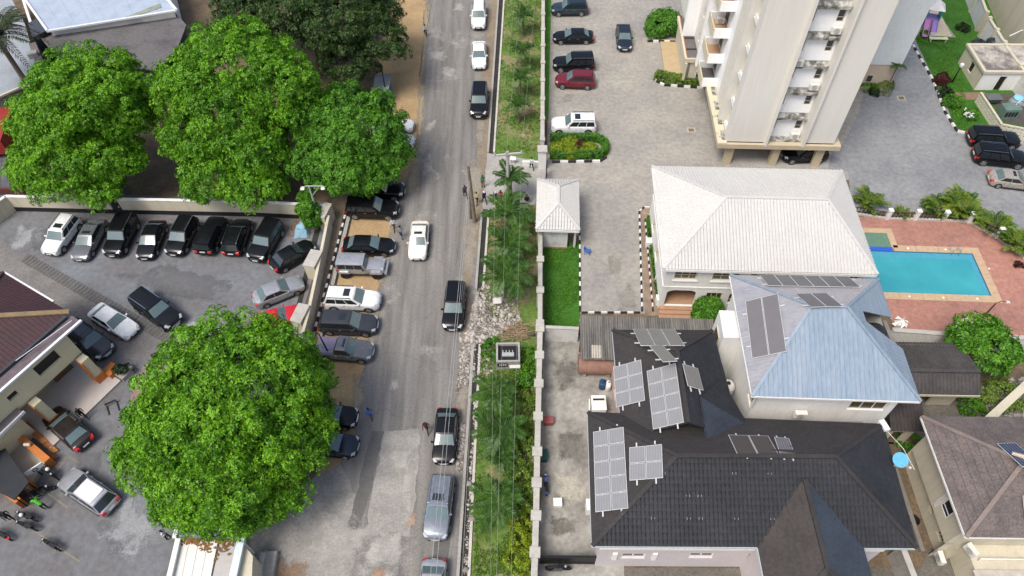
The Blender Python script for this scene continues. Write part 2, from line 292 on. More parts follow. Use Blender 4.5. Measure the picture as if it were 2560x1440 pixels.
for pts in ([(1300,535),(1342,535),(1340,620),(1302,640)],[(1300,630),(1340,630),(1340,720),(1290,720)],[(1225,540),(1262,540),(1255,640),(1216,640)],[(1216,630),(1255,630),(1245,720),(1206,720)],[(1200,915),(1262,925),(1245,1010),(1196,1000)],[(1290,90),(1340,80),(1335,130),(1290,140)],[(1295,250),(1335,240),(1330,300),(1290,300)],[(1262,1130),(1300,1120),(1298,1190),(1262,1200)]): decal('bare_soil', pts, .038, (.27,.2,.115), (.21,.17,.1), 'bare brown soil showing through the verge grass')
decal('road_scuff',[(925,1425),(965,1415),(965,1450),(930,1460)],.037,(.38,.2,.12),(.3,.2,.14),'rusty orange stain near the bottom of the street')
decal('road_scuff',[(1018,1285),(1045,1280),(1040,1320),(1015,1325)],.037,(.36,.24,.18),(.32,.26,.2),'faint pinkish stain on the cement repair')
sheet('road_repair', [(1098,1290),(1140,1190),(1150,1215),(1128,1340),(1112,1440),(1100,1700),(1062,1700),(1075,1440)], .027, M('dark_repair', (.125,.121,.116), .9, .15, 1.), .06, .5, label='dark asphalt strip repair')
sheet('road_repair', [(930,1080),(960,1078),(935,1200),(905,1300),(880,1345),(870,1320),(900,1200)], .027, MATS['dark_repair'], .12, .5, label='dark asphalt wheel strip')
# right-hand verge, drain and gate apron
sheet('verge', [(1264,-300),(1262,0),(1234,383),(1222,530),(1205,720),(1195,960),(1183,1310),(1168,1750),(1345,1750),(1342,1200),(1350,800),(1352,380),(1362,0),(1368,-300)], .03, GRASS_DRY, .1, label='patchy grass verge with palms between drain and compound wall')
sheet('drain_and_shade_bed', [(1252,-300),(1246,0),(1222,384),(1207,523),(1178,960),(1153,1310),(1130,1750),(1160,1750),(1168,1440),(1181,1200),(1193,960),(1222,523),(1232,384),(1257,0),(1264,-300)], .034, MUD_AND_SHADE, label='muddy open roadside drain')
sheet('gate_apron', [(1218,384),(1352,404),(1368,404),(1366,452),(1345,452),(1338,512),(1226,524),(1206,524)], .055, CONC, .04, .6, label='pale concrete apron crossing the drain to the gate')
sheet('road_margin', [(1245,0),(1218,384),(1205,520),(1180,700),(1150,960),(1160,700),(1186,480),(1196,300),(1222,0)], .028, PAVE_OLD, .15, .8, label='dusty margin beside the drain')
def strip(name, pa, pb, wd, h, mat, label=None, z=0.):
    a, b = P(*pa), P(*pb); o = MB().beam((a.x,a.y,z+h/2), (b.x,b.y,z+h/2), wd, h).build(name, mat); tag(o, label, kind='structure'); return o
for a, b in (((1254,-120),(1220,382)), ((1205,526),(1190,725)), ((1183,860),(1128,1700))): strip('kerb', a, b, .22, .17, CONC, 'weathered concrete lip of the roadside drain')
for a, b in (((1268,-120),(1235,382)), ((1222,526),(1208,725)), ((1200,862),(1160,1700))): strip('kerb', a, b, .2, .15, M('pale_edging', (.5,.48,.43), .9, .15, 2.), 'pale edging of the grass verge')
# left pavement behind the parked cars
sheet('pavement', [(830,500),(880,470),(873,480),(787,840),(755,960),(690,1010),(755,820),(800,640),(822,560)], .05, PAVE_OLD, .06, label='dusty pavement beside the lot wall')
sheet('drain_and_shade_bed', [(884,478),(896,478),(812,842),(800,842)], .036, MUD_AND_SHADE, label='dark gutter behind the parked cars')
# left car park
sheet('car_park', [(0,480),(330,488),(820,505),(800,640),(745,820),(700,960),(630,1290),(600,1700),(-500,1700),(-500,470)], .044, LOT, label='weathered grey paver car park of the left compound')
sheet('side_lane', [(-500,640),(0,600),(70,650),(500,890),(480,905),(330,900),(230,850),(60,720),(-500,900)], .049, M('lane_concrete', (.19,.178,.165), .9, .2, .5, col2=(.14,.13,.125), mask=.46, edge=.15), label='grey concrete lane beside the maroon house')
sheet('pink_paving', [(345,940),(400,880),(470,905),(500,930),(430,1010),(330,1010)], .0485, M('pink_pavers', (.24,.165,.145), .9, .15, 1.2), .3, .8, label='faded pink paving beside the big tree')
sheet('garden_soil', [(-500,120),(0,300),(700,320),(900,400),(870,470),(815,505),(0,485),(-500,470)], .04, DIRT, label='bare shaded soil under the trees behind the lot wall')
sheet('entrance_concrete', [(640,1290),(850,1160),(900,1250),(880,1440),(860,1700),(590,1700),(600,1440)], .026, M('entrance_concrete', (.31,.29,.26), .9, .2, .5, col2=(.2,.19,.175), mask=.47, edge=.18, det=9), .2, label='worn concrete entrance beside the gate')
decal('entrance_dirt', [(640,1400),(720,1385),(770,1410),(760,1500),(640,1520)], .034, (.2,.12,.07), (.24,.17,.12), label='reddish dirt beside the entrance')
# right compound
sheet('courtyard', [(1372,-300),(1376,0),(1366,406),(1364,456),(1450,600),(1450,785),(1612,785),(1650,520),(1720,430),(2300,460),(2700,540),(2700,-300)], .036, PAVER, label='beige interlocking paver courtyard between tower and gate')
sheet('back_courtyard', [(1860,395),(2100,372),(2140,300),(2180,150),(2300,60),(2420,330),(2420,330),(2560,360),(2800,420),(2800,640),(2560,600),(2430,530),(2130,530),(2120,430)], .041, PAVER_GREY, label='cool grey paver courtyard behind the white house')
sheet('tower_apron', [(1700,210),(1760,210),(1800,360),(1860,420),(2070,420),(2080,380),(1840,380),(1720,100)], .0455, CONC, label='concrete apron along the tower')
sheet('lawn', [(1358,606),(1449,606),(1450,818),(1362,818)], .045, LAWN, .05, .5, label='small green lawn beside the gatehouse')
sheet('lawn', [(2285,95),(2300,85),(2390,95),(2330,15),(2420,-40),(2560,-60),(2700,100),(2700,340),(2420,332),(2390,320),(2330,190)], .047, LAWN, .05, .6, label='sloping lawn by the water tank shed')
sheet('play_area', [(2290,85),(2300,-10),(2335,5),(2380,92)], .053, M('play_sand', (.48,.41,.31), .95, .1, 1.), label='sandy triangle under the playground set')
sheet('garden_path', [(2385,232),(2462,232),(2462,250),(2385,250)], .053, M('path_brick', (.24,.15,.1), .9, .15, 2.), label='short brown path across the lawn')
sheet('grass_strip', [(1364,-300),(1376,-300),(1378,0),(1371,300),(1363,300)], .05, M('bright_strip_grass', (.07,.21,.02), .95, .25, 1.2), label='bright green grass strip inside the compound wall')
sheet('house_path', [(1601,520),(1640,518),(1650,790),(1612,790)], .05, brickmat('brown_path_tiles', (.34,.25,.18), (.29,.225,.17), (.2,.16,.13), 2.0), label='brown tiled path beside the white house')
sheet('service_yard', [(1360,820),(1450,820),(1560,830),(1560,1470),(1340,1700),(1338,1300)], .043, CONC_STAIN, label='stained concrete service yard beside the dark roofed house')
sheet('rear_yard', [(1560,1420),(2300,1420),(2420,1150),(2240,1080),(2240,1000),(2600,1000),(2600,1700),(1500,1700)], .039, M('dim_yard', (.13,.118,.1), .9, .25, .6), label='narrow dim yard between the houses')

for pts in ([(300,690),(420,660),(600,700),(560,760),(380,740)],[(120,560),(200,600),(160,650),(60,620)],[(230,1300),(330,1270),(380,1350),(280,1400)],[(600,560),(700,600),(660,660),(560,640)],[(180,1120),(260,1130),(250,1190),(190,1180)]): decal('lot_stain', pts, .0475, (.11,.11,.115), (.14,.14,.145), 'dark tyre and oil stain on the car park paving', .9)
for pts in ([(430,800),(560,780),(600,860),(500,880)],[(320,1180),(420,1330),(330,1420),(240,1350)],[(40,560),(110,560),(60,640),(10,640)]): decal('lot_stain', pts, .048, (.27,.275,.285), (.23,.235,.24), 'pale worn area of the car park paving', .9)
for pts in ([(1545,740),(1580,700),(1595,770),(1550,780)],[(1520,640),(1560,640),(1550,690),(1520,690)],[(1410,235),(1440,235),(1430,260),(1400,255)]): decal('courtyard_stain', pts, .041, (.2,.185,.15), (.28,.26,.23), 'dark grimy stain on the courtyard pavers', .9)
for pts in ([(1375,900),(1420,880),(1460,940),(1400,990)],[(1390,1080),(1460,1080),(1450,1160),(1390,1150)],[(1370,1280),(1450,1300),(1440,1350),(1370,1340)]): decal('yard_stain', pts, .047, (.11,.105,.09), (.2,.19,.165), 'black mould stain on the service yard concrete', .9)
decal('yard_stain',[(1380,1180),(1470,1170),(1470,1260),(1390,1260)],.047,(.42,.39,.32),(.34,.32,.27),'pale worn area of the service yard concrete',.9)
R3P = rad(-3.5)
# ---------------------------------------------------------------- pool
def pool():
    o = P(2480,745); A, B = P(2215,742), P(2425,640)
    x0, x1, y0, y1 = 31.0, 43.4, 38.0, 43.0
    sheet('pool_deck', [(2100,540),(2190,545),(2420,556),(2640,690),(2640,850),(2240,830),(2190,700)], .047, DECK, label='terracotta tiled deck round the swimming pool')
    COP = [(x0-.1,y0-.75),(x1+.75,y0-.75),(x1+.75,y1+.75),(36.4,y1+.75),(36.4,y1+2.7),(33,y1+2.7),(33,y1+.4),(x0-.1,y1+.4)]
    root = empty('swimming_pool', (43.4,38.,0), 'rectangular turquoise swimming pool in a terracotta deck', 'pool')
    m = MB(); h = .1; t = .75
    # coping ring as butted slabs
    k = 0
    def slab(xa,ya,xb,yb):
        nonlocal k; k += 1
        MB().box(xa,ya,.05,xb,yb,h+.004*(k%2)).build('coping_slab', COPING, root)
    n = 12
    for i in range(n): xa = x0+(x1-x0)*i/n; xb = x0+(x1-x0)*(i+1)/n; slab(xa+.01,y0-t,xb-.01,y0)
    for i in range(n):
        xa = x0+(x1-x0)*i/n; xb = x0+(x1-x0)*(i+1)/n
        if xa > 35.9: slab(xa+.01,y1,xb-.01,y1+t)
    for i in range(6): ya = y0-t+(y1-y0+2*t)*i/6; yb = y0-t+(y1-y0+2*t)*(i+1)/6; slab(x1,ya+.01,x1+t,yb-.01)
    # children's pool with its own coping
    cx0, cx1, cy0, cy1 = 33.4, 36.0, y1+.45, y1+2.3
    for (a,b,c,d) in ((cx0-.5,cy1,cx1+.6,cy1+.6),(cx1,cy0,cx1+.6,cy1)): slab(a,b,c,d)
    MB().box(cx0-.5,y1,.052,cx1,cy0,.12).build('dividing_wall', M('blue_tiles', (.03,.10,.55), .3, .1, 3.), root)
    turq = bpy.data.materials.new('pool_water'); turq.use_nodes = True; nn = turq.node_tree.nodes; LL = turq.node_tree.links; b = nn['Principled BSDF']
    b.inputs['Roughness'].default_value = .06; b.inputs['IOR'].default_value = 1.33
    nz = nn.new('ShaderNodeTexNoise'); nz.inputs['Scale'].default_value = .22; nz.inputs['Detail'].default_value = 8; ge = nn.new('ShaderNodeNewGeometry'); LL.new(ge.outputs['Position'], nz.inputs['Vector'])
    rp = nn.new('ShaderNodeValToRGB'); e = rp.color_ramp.elements; e[0].position=.3; e[0].color=(.035,.25,.31,1); e[1].position=.7; e[1].color=(.06,.36,.40,1); LL.new(nz.outputs['Fac'], rp.inputs[0]); LL.new(rp.outputs[0], b.inputs['Base Color'])
    nb = nn.new('ShaderNodeTexNoise'); nb.inputs['Scale'].default_value = 3; nb.inputs['Detail'].default_value = 4; LL.new(ge.outputs['Position'], nb.inputs['Vector']); bp = nn.new('ShaderNodeBump'); bp.inputs['Strength'].default_value=.25; bp.inputs['Distance'].default_value=.05; LL.new(nb.outputs['Fac'], bp.inputs['Height']); LL.new(bp.outputs[0], b.inputs['Normal'])
    # the basin: floor sheet, band of darker tiles along the far walls, water surface
    MB().box(x0,y0,.049,x1,y1,.062).build('water', turq, root)
    tile = M('waterline_tiles', (.02,.12,.17), .3, .1, 4.)
    MB().box(x0,y1-.09,.062,x1,y1,.104).build('waterline_band', tile, root); MB().box(x1-.09,y0,.062,x1,y1-.09,.1035).build('waterline_band', tile, root)
    ledge = M('pale_pool_ledge', (.07,.30,.40), .2, .08, 2.); MB().box(x0,y1-.75,.0625,x1-.09,y1-.09,.066).build('shelf', ledge, root); MB().box(x1-.55,y0,.0625,x1-.09,y1-.75,.0664).build('shelf', ledge, root)
    MB().box(cx0,cy0,.049,cx1,cy1,.06).build('paddling_water', shiny('green_water', (.12,.22,.15), .08), root)
    steel = shiny('steel_rail', (.7,.7,.7), .25, 1.)
    for dx in (41.3, 42.0):
        MB().tube([(dx,y1+.35,.1),(dx,y1+.35,.75),(dx,y1+.1,.95),(dx,y1-.25,.8),(dx,y1-.3,.05)], .035, 8).build('ladder_rail', steel, root, True)
    for (x,y) in ((36,37.6),(39,37.6),(42,37.6),(37.5,43.4),(41,43.4),(44.3,41.2)): MB().lathe([(.1,.1),(.1,.125),(.06,.135)], (x,y,0), 10).build('deck_light', M('lamp_glass', (.8,.77,.66), .4, .05), root)
    root.rotation_euler.z = R3P
    # fence of white posts and dark rails round the deck
    fpts = [P(2115,532),P(2215,548),P(2285,550),P(2355,552),P(2420,556),P(2490,595),P(2560,645),P(2630,695)]
    f = empty('pool_fence', fpts[0], 'low pool fence with white posts and dark rails', 'fence'); wp = M('white_post', (.74,.73,.7), .6, .06); bk = M('black_iron', (.02,.02,.022), .5, .2)
    for p in fpts: MB().box(p.x-.17,p.y-.17,0,p.x+.17,p.y+.17,1.25).box(p.x-.22,p.y-.22,1.25,p.x+.22,p.y+.22,1.35).build('post', wp, f)
    for a, b in zip(fpts, fpts[1:]):
        d = (b-a).normalized(); a2, b2 = a+d*.2, b-d*.2
        MB().beam(a2+Vector((0,0,.12)), b2+Vector((0,0,.12)), .25, .24).build('plinth', M('fence_plinth', (.46,.43,.38), .9, .15, 2.), f)
        for z in (.45,.95): MB().beam(a2+Vector((0,0,z)), b2+Vector((0,0,z)), .05, .05).build('rail', bk, f)
        nb_ = int((b2-a2).length/.3)
        for i in range(1, nb_): q = a2+(b2-a2)*i/nb_; MB().box(q.x-.02,q.y-.02,.24,q.x+.02,q.y+.02,1.0).build('baluster', bk, f)
pool()
# ================================================================ BUILDING HELPERS
CREAM = M('cream_render', (.56,.51,.39), .85, .07, .9, col2=(.48,.44,.34), mask=.42, edge=.1, streak=(1.,1.,.12)); WHITE = M('white_render', (.76,.75,.71), .8, .06, .9, col2=(.66,.65,.61), mask=.4, edge=.1, streak=(1.,1.,.12)); WHITEW = M('weathered_white_render', (.62,.61,.58), .85, .1, .5, col2=(.38,.37,.34), mask=.37, edge=.08)
WIN_FRAME = M('cream_window_frame', (.58,.52,.38), .5, .06); WHITE_FRAME = M('white_window_frame', (.75,.74,.71), .5, .05)
GLASS = shiny('window_glass', (.035,.04,.042), .1, 0., .6); GLASS_OLIVE = shiny('tinted_glass', (.075,.06,.03), .12, 0., .6)
BLACK = M('black_paint', (.015,.015,.016), .5, .2); TERRA = M('terracotta_tiles', (.40,.24,.15), .7, .1, 2.); WOOD = M('brown_door', (.16,.085,.045), .5, .15, 3.)
AC_MAT = M('ac_white', (.66,.65,.6), .5, .08, 4.); GREYR = M('grey_felt', (.14,.125,.12), .95, .2, .8)

class Fr:
    """a local frame: root empty with its own origin and heading; L() turns a surveyed point into local coordinates"""
    def __init__(s, root): s.r = root; s.o = root.location.copy(); s.m = Matrix.Rotation(-root.rotation_euler.z, 3, 'Z')
    def w(s, p): return s.m @ (Vector(p) - s.o)
    def L(s, px, py, z=0.): return s.w(P(px, py, z))
def facade(root, a, b, z0, z1, mat, ops=(), depth=.16, name='wall', frame=WIN_FRAME, glass=GLASS, local=True, wname='window', mull=(3,2), fw=.07):
    """one wall face a->b (outside on the right hand) with real recessed openings; each opening gets frame and pane"""
    a = Vector((a[0],a[1],0)); b = Vector((b[0],b[1],0)); d = (b-a).normalized(); n = Vector((d.y,-d.x,0)); ln = (b-a).length
    def q(u, z, dep=0.): p = a + d*u - n*dep; return (p.x, p.y, z)
    us = sorted({0., ln, *[o[0] for o in ops], *[o[1] for o in ops]}); zs = sorted({z0, z1, *[o[2] for o in ops], *[o[3] for o in ops]})
    m = MB()
    for i in range(len(us)-1):
        for j in range(len(zs)-1):
            uc, zc = (us[i]+us[i+1])/2, (zs[j]+zs[j+1])/2
            if any(o[0]<uc<o[1] and o[2]<zc<o[3] for o in ops): continue
            m.poly([q(us[i],zs[j]),q(us[i+1],zs[j]),q(us[i+1],zs[j+1]),q(us[i],zs[j+1])])
    for o in ops:
        u0,u1,za,zb = o[:4]
        for (c0,c1) in (((u0,za),(u1,za)),((u1,za),(u1,zb)),((u1,zb),(u0,zb)),((u0,zb),(u0,za))): m.poly([q(*c0),q(*c1),q(*c1,depth),q(*c0,depth)])
    wl = m.build(name, mat, root, world=not local)
    for o in ops:
        u0,u1,za,zb = o[:4]; kind = o[4] if len(o) > 4 else 'win'
        if kind == 'hole': continue
        f = MB(); nx, nz = (1,1) if kind == 'door' else (o[5] if len(o) > 5 else mull); dd = depth-.05
        def bar(ua,zc,ub,zd): f.hexa([q(ua,zc,depth),q(ub,zc,depth),q(ub,zc,dd),q(ua,zc,dd),q(ua,zd,depth),q(ub,zd,depth),q(ub,zd,dd),q(ua,zd,dd)])
        bar(u0,za,u0+fw,zb); bar(u1-fw,za,u1,zb); bar(u0+fw,za,u1-fw,za+fw); bar(u0+fw,zb-fw,u1-fw,zb)
        for i in range(1,nx): uc = u0+(u1-u0)*i/nx; bar(uc-fw*.4,za+fw,uc+fw*.4,zb-fw)
        for i in range(1,nz): zc = za+(zb-za)*(.35 if nz==2 else i/nz); bar(u0+fw,zc-fw*.4,u1-fw,zc+fw*.4)
        wo = f.build('door' if kind == 'door' else wname, frame, root, world=not local)
        MB().poly([q(u0,za,depth-.01),q(u1,za,depth-.01),q(u1,zb,depth-.01),q(u0,zb,depth-.01)]).build('leaf_panel' if kind == 'door' else 'pane', o[6] if len(o) > 6 else (WOOD if kind == 'door' else glass), wo, world=False)
        if kind == 'sill': pass
    return wl
def slope(parent, name, pts, mat, rib=None, rw=.07, rh=.05, course=None, ch=.03, pieces=None, label=None, thick=.1, ph=.5):
    """roof plane (convex, pts[0]->pts[1] is the eave) as overlapping courses with real ribs; pieces=(w,name): every tile an object"""
    pts = [Vector(p) for p in pts]; u = (pts[1]-pts[0]).normalized(); n = u.cross(pts[-1]-pts[0]).normalized()
    if n.z < 0: n = -n
    v = n.cross(u)
    if v.z < 0: v = -v
    o0 = pts[0]; V = [(p-o0).dot(v) for p in pts]; U = [(p-o0).dot(u) for p in pts]; vmax = max(V)
    m = MB(); k = max(1, round(vmax/course)) if course else 1; cv = vmax/k; tiles = []
    for i in range(k):
        band = clip_half(clip_half(pts, o0+v*(i*cv), v), o0+v*((i+1)*cv), -v) if course else pts
        if len(band) < 3: continue
        def lift(q, extra=0.): return q + n*((ch*(1-((q-o0).dot(v)-i*cv)/cv) if course else 0)+extra)
        if pieces:
            wdt = pieces[0]; j0 = min(U)+(-wdt*.5 if i%2 else 0)
            while j0 < max(U):
                c = clip_half(clip_half(band, o0+u*j0, u), o0+u*(j0+wdt), -u); j0 += wdt
                if len(c) >= 3:
                    cc = sum(c, Vector())/len(c); c = [cc+(q-cc)*.985 for q in c]; e = random.uniform(0,.012); t = [lift(q,e) for q in c]
                    tiles.append(t)
        m.poly([lift(q, -.012 if pieces else 0) for q in band])
        if course:
            low = sorted([q for q in band if abs((q-o0).dot(v)-i*cv) < 1e-4], key=lambda q: (q-o0).dot(u))
            if len(low) >= 2: a, b = low[0], low[-1]; m.poly([a-n*.03, b-n*.03, b+n*ch, a+n*ch])
    if thick:
        m.poly([q-n*thick for q in reversed(pts)])
        for i in range(len(pts)): a, b = pts[i], pts[(i+1)%len(pts)]; m.poly([a-n*thick, b-n*thick, b, a])
    if rib:
        x = min(U)+rib*ph
        while x < max(U):
            hit = []
            for i in range(len(pts)):
                a, b = U[i]-x, U[(i+1)%len(pts)]-x
                if (a > 0) != (b > 0): hit.append(pts[i]+(pts[(i+1)%len(pts)]-pts[i])*(a/(a-b)))
            x += rib
            if len(hit) < 2: continue
            p, q = hit[0], hit[1]
            if (p-o0).dot(v) > (q-o0).dot(v): p, q = q, p
            if (q-p).length < .15: continue
            up = n*(rh+ch if course else rh); lo = n*(ch*.3 if course else -.005); s = u*rw/2
            i0 = len(m.v); m.v += [tuple(t) for t in (p-s+lo,p+s+lo,p+up,q-s+lo,q+s+lo,q+up)]; m.f += [(i0+1,i0+4,i0+5,i0+2),(i0+0,i0+2,i0+5,i0+3),(i0,i0+1,i0+2)]
    o = m.build(name, mat, parent, world=False)
    if label: o['label'] = label
    if pieces:
        for t in tiles[:300]:
            mb = MB(); mb.poly(t); nn_ = len(t)
            for i in range(nn_): a, b = t[i], t[(i+1)%nn_]; mb.poly([a-n*.025, b-n*.025, b, a])
            mb.build(pieces[1], pieces[2] if len(pieces) > 2 else mat, o, world=False)
    return o
def hip_roof(root, x0, y0, x1, y1, ze, xa, xb, yr, zr, mat, cap=None, along='x', **k):
    """four slopes round a ridge (xa..xb at yr, or along y: ridge at x=yr from xa to xb)"""
    A,B,C,D = Vector((x0,y0,ze)),Vector((x1,y0,ze)),Vector((x1,y1,ze)),Vector((x0,y1,ze))
    if along == 'x': R0,R1 = Vector((xa,yr,zr)),Vector((xb,yr,zr)); S = [[A,B,R1,R0],[B,C,R1],[C,D,R0,R1],[D,A,R0]]; H = [(A,R0),(D,R0),(B,R1),(C,R1),(R0,R1)]
    else: R0,R1 = Vector((yr,xa,zr)),Vector((yr,xb,zr)); S = [[A,B,R0],[B,C,R1,R0],[C,D,R1],[D,A,R0,R1]]; H = [(A,R0),(B,R0),(C,R1),(D,R1),(R0,R1)]
    rf = [slope(root, 'roof_slope', [q for i,q in enumerate(s) if i==0 or (q-s[i-1]).length>1e-3], mat, **k) for s in S]
    for a,b in H:
        if (b-a).length > .1: MB().beam(a+Vector((0,0,.05)), b+Vector((0,0,.05)), .26, .12).build('ridge_cap', cap or mat, root, world=False)
    m = MB()
    for a,b in ((A,B),(B,C),(C,D),(D,A)): m.beam(a-Vector((0,0,.2)), b-Vector((0,0,.2)), .06, .26)
    return rf, m
def ac_unit(root, c, rz=0., label=None):
    u = MB().cbox(c, .85, .35, .6, rz).build('ac_unit', AC_MAT, root, world=False); d = Matrix.Rotation(rz,3,'Z') @ Vector((0,-1,0))
    m = MB(); q = Vector(c)+d*.18
    for r in (.08,.16,.24):
        m.tube([q+Matrix.Rotation(rz,3,'Z')@Vector((r*math.cos(t),0,r*math.sin(t))) for t in [i*math.pi/6 for i in range(13)]], .012, 5, False)
    m.build('fan_grille', M('dark_grille', (.05,.05,.05), .5), u, world=False); return u
def water_tank(name, loc, r, h, mat, label, cat='tank', sx=1., hatch=True, group=None):
    t = empty(name, loc, label, cat, group)
    prof = [(r*.97,0),(r,.06)]
    for i in range(6): z = h*(.1+.62*i/6); prof += [(r,z),(r*1.03,z+h*.04),(r,z+h*.08)]
    prof += [(r*.98,h*.76),(r*.7,h*.93),(r*.32,h*.97),(r*.32,h)]
    MB().lathe(prof, (0,0,0), 20, sx).build('body', mat, t, True, world=False)
    if hatch: MB().lathe([(r*.27,h),(r*.27,h+.05),(r*.2,h+.07)], (0,0,0), 14).build('lid', BLACK, t, True, world=False)
    return t
def solar_array(name, root_pos, origin, eu, ev, nu, nv, pw, phh, label, mat, parent=None, frame=None, lift=.12, rails=True, bracket_u=True, lines=True):
    """modules laid on a roof plane: origin corner, unit vectors along and up the slope"""
    eu, ev = Vector(eu).normalized(), Vector(ev).normalized(); n = eu.cross(ev).normalized()
    if n.z < 0: n = -n
    ev = n.cross(eu) if n.cross(eu).dot(ev) > 0 else -n.cross(eu)
    t = empty(name, origin, label, 'solar panels', 'solar arrays on the roofs'); fm = frame or M('panel_frame', (.55,.55,.55), .5, .05); lm_ = M('cell_line',(.34,.34,.345),.5,.05)
    for i in range(nu):
        for j in range(nv):
            c = n*lift + eu*(i*pw) + ev*(j*phh); g = .02
            def pt(u,v,h): return c + eu*u + ev*v + n*h
            pn = MB().hexa([pt(g,g,0),pt(pw-g,g,0),pt(pw-g,phh-g,0),pt(g,phh-g,0),pt(g,g,.035),pt(pw-g,g,.035),pt(pw-g,phh-g,.035),pt(g,phh-g,.035)]).build('panel', fm, t, world=False)
            b = .05; m = MB(); m.poly([pt(b,b,.037),pt(pw-b,b,.037),pt(pw-b,phh-b,.037),pt(b,phh-b,.037)]); m.build('cells', mat, pn, world=False)
            if not lines: continue
            m = MB(); k = 6
            for q in range(1,k): u = b+(pw-2*b)*q/k; m.poly([pt(u-.008,b,.040),pt(u+.008,b,.040),pt(u+.008,phh-b,.040),pt(u-.008,phh-b,.040)])
            m.build('cell_lines', lm_, pn, world=False)
    if rails:
        W, Hh = nu*pw, nv*phh
        for f_ in (.22,.78):
            if bracket_u: a, b_ = n*(lift-.06)+eu*(W*f_)-ev*.3, n*(lift-.06)+eu*(W*f_)+ev*(Hh+.3)
            else: a, b_ = n*(lift-.06)+ev*(Hh*f_)-eu*.3, n*(lift-.06)+ev*(Hh*f_)+eu*(W+.3)
            MB().beam(a, b_, .09, .06, n).build('bracket', fm, t, world=False)
    return t

# ================================================================ WHITE HOUSE
R3 = rad(-3.1)
TILEW = M('pale_roof_tiles', (.56,.55,.525), .75, .05, .5, col2=(.525,.515,.495), mask=.5, edge=.2); CAPW = M('pale_ridge_tiles', (.52,.51,.49), .75, .06)
def white_house():
    o = P(1658,672,6.3); r = empty('white_house', (o.x,o.y,0), 'two storey white house under a pale grey tiled hip roof', 'house', rz=R3); f = Fr(r)
    X, Y = 17.4, 12.25; ze, zr = 6.3, 8.7
    i = .55; a,b,c,d = (i,i),(X-i,i),(X-i,Y-i),(i,Y-i)
    W2 = lambda u0,u1: (u0,u1,4.2,5.75)
    facade(r, a, b, 0, ze-.05, WHITE, [W2(.7,2.6),W2(3.9,6.2),W2(7.0,9.0),W2(9.8,11.6),W2(12.4,14.0),W2(14.8,16.0),(.45,3.0,.45,2.75,'hole'),(3.9,5.3,1.0,2.5),(5.9,6.8,1.0,2.4),(8.,9.5,1.,2.5),(11.,12.5,1.,2.5)], glass=GLASS_OLIVE, depth=.2)
    facade(r, b, c, 0, ze-.05, WHITE, [(1.5,3.,4.2,5.7),(5.,6.5,4.2,5.7),(8.5,10,4.2,5.7),(3,4.5,1,2.5)])
    facade(r, c, d, 0, ze-.05, WHITE, [(2,3.6,4.2,5.7),(6,7.6,4.2,5.7),(11,12.6,4.2,5.7)])
    facade(r, d, a, 0, ze-.05, WHITE, [(1.0,2.6,4.1,5.7,'win',(2,2)),(4.6,6.2,4.1,5.7,'win',(2,2)),(8.3,9.9,4.1,5.7,'win',(2,2)),(2.,3.4,1.1,2.5),(5.5,6.9,1.1,2.5)])
    # porch behind the arch, plinth steps, string course
    px0,px1 = i+.45, i+3.0
    m = MB(); m.box(px0-.3,i+.2,.0,px1+.4,i+2.6,.45).build('porch_floor', TERRA, r, world=False)
    MB().box(px0-.02,i+2.3,.45,px1+.02,i+2.4,2.9).build('porch_wall', CREAM, r, world=False)
    dr = MB().box(px0+1.3,i+2.22,.45,px0+2.1,i+2.3,2.4).build('door', WOOD, r, world=False)
    MB().box(px0+1.95,i+2.18,1.3,px0+2.02,i+2.22,1.5).build('door_handle', shiny('brass', (.6,.45,.15), .3, 1.), dr, world=False)
    for k in range(3): MB().box(px0-.35-.05*k,i-.38*(k+1),.0,px1+.35+.05*k,i-.38*k-.004,.45-.14*(k+1)+.1).build('step', TERRA, r, world=False)
    for (xa,xb) in ((px0,px0+.32),(px1-.32,px1)):      # spandrels that round the arch
        s = 1 if xa == px0 else -1; x_ = xa if s == 1 else xb
        pts = [(x_,2.75),(x_,2.3)]+[(x_+s*(.9-.9*math.cos(t)),2.3+.45*math.sin(t)) for t in [math.pi/2*q/6 for q in range(1,7)]]
        mm = MB(); mm.poly([(p,i+.01,z) for p,z in pts]); mm.build('arch', WHITE, r, world=False)
    MB().box(i-.05,i-.05,3.1,X-i+.05,i-.003,3.28).build('string_course', WHITE, r, world=False)
    MB().box(i-.06,i-.05,3.1,i-.003,Y-i,3.28).build('string_course', WHITE, r, world=False)
    for u0,u1 in ((.7,2.6),(3.9,6.2),(7.,9.),(9.8,11.6),(12.4,14.)): MB().box(i+u0-.12,i-.12,4.08,i+u1+.12,i-.003,4.19).build('window_sill', WHITE, r, world=False)
    rf, fa = hip_roof(r, 0,0,X,Y,ze, 5.4,13.9,6.05,zr, TILEW, CAPW, rib=.27, rw=.17, rh=.085, course=.4, ch=.05)
    fa.build('fascia', WHITE, r, world=False)
    MB().box(.1,.1,ze-.12,X-.1,Y-.1,ze-.06).build('soffit', WHITE, r, world=False)
white_house()
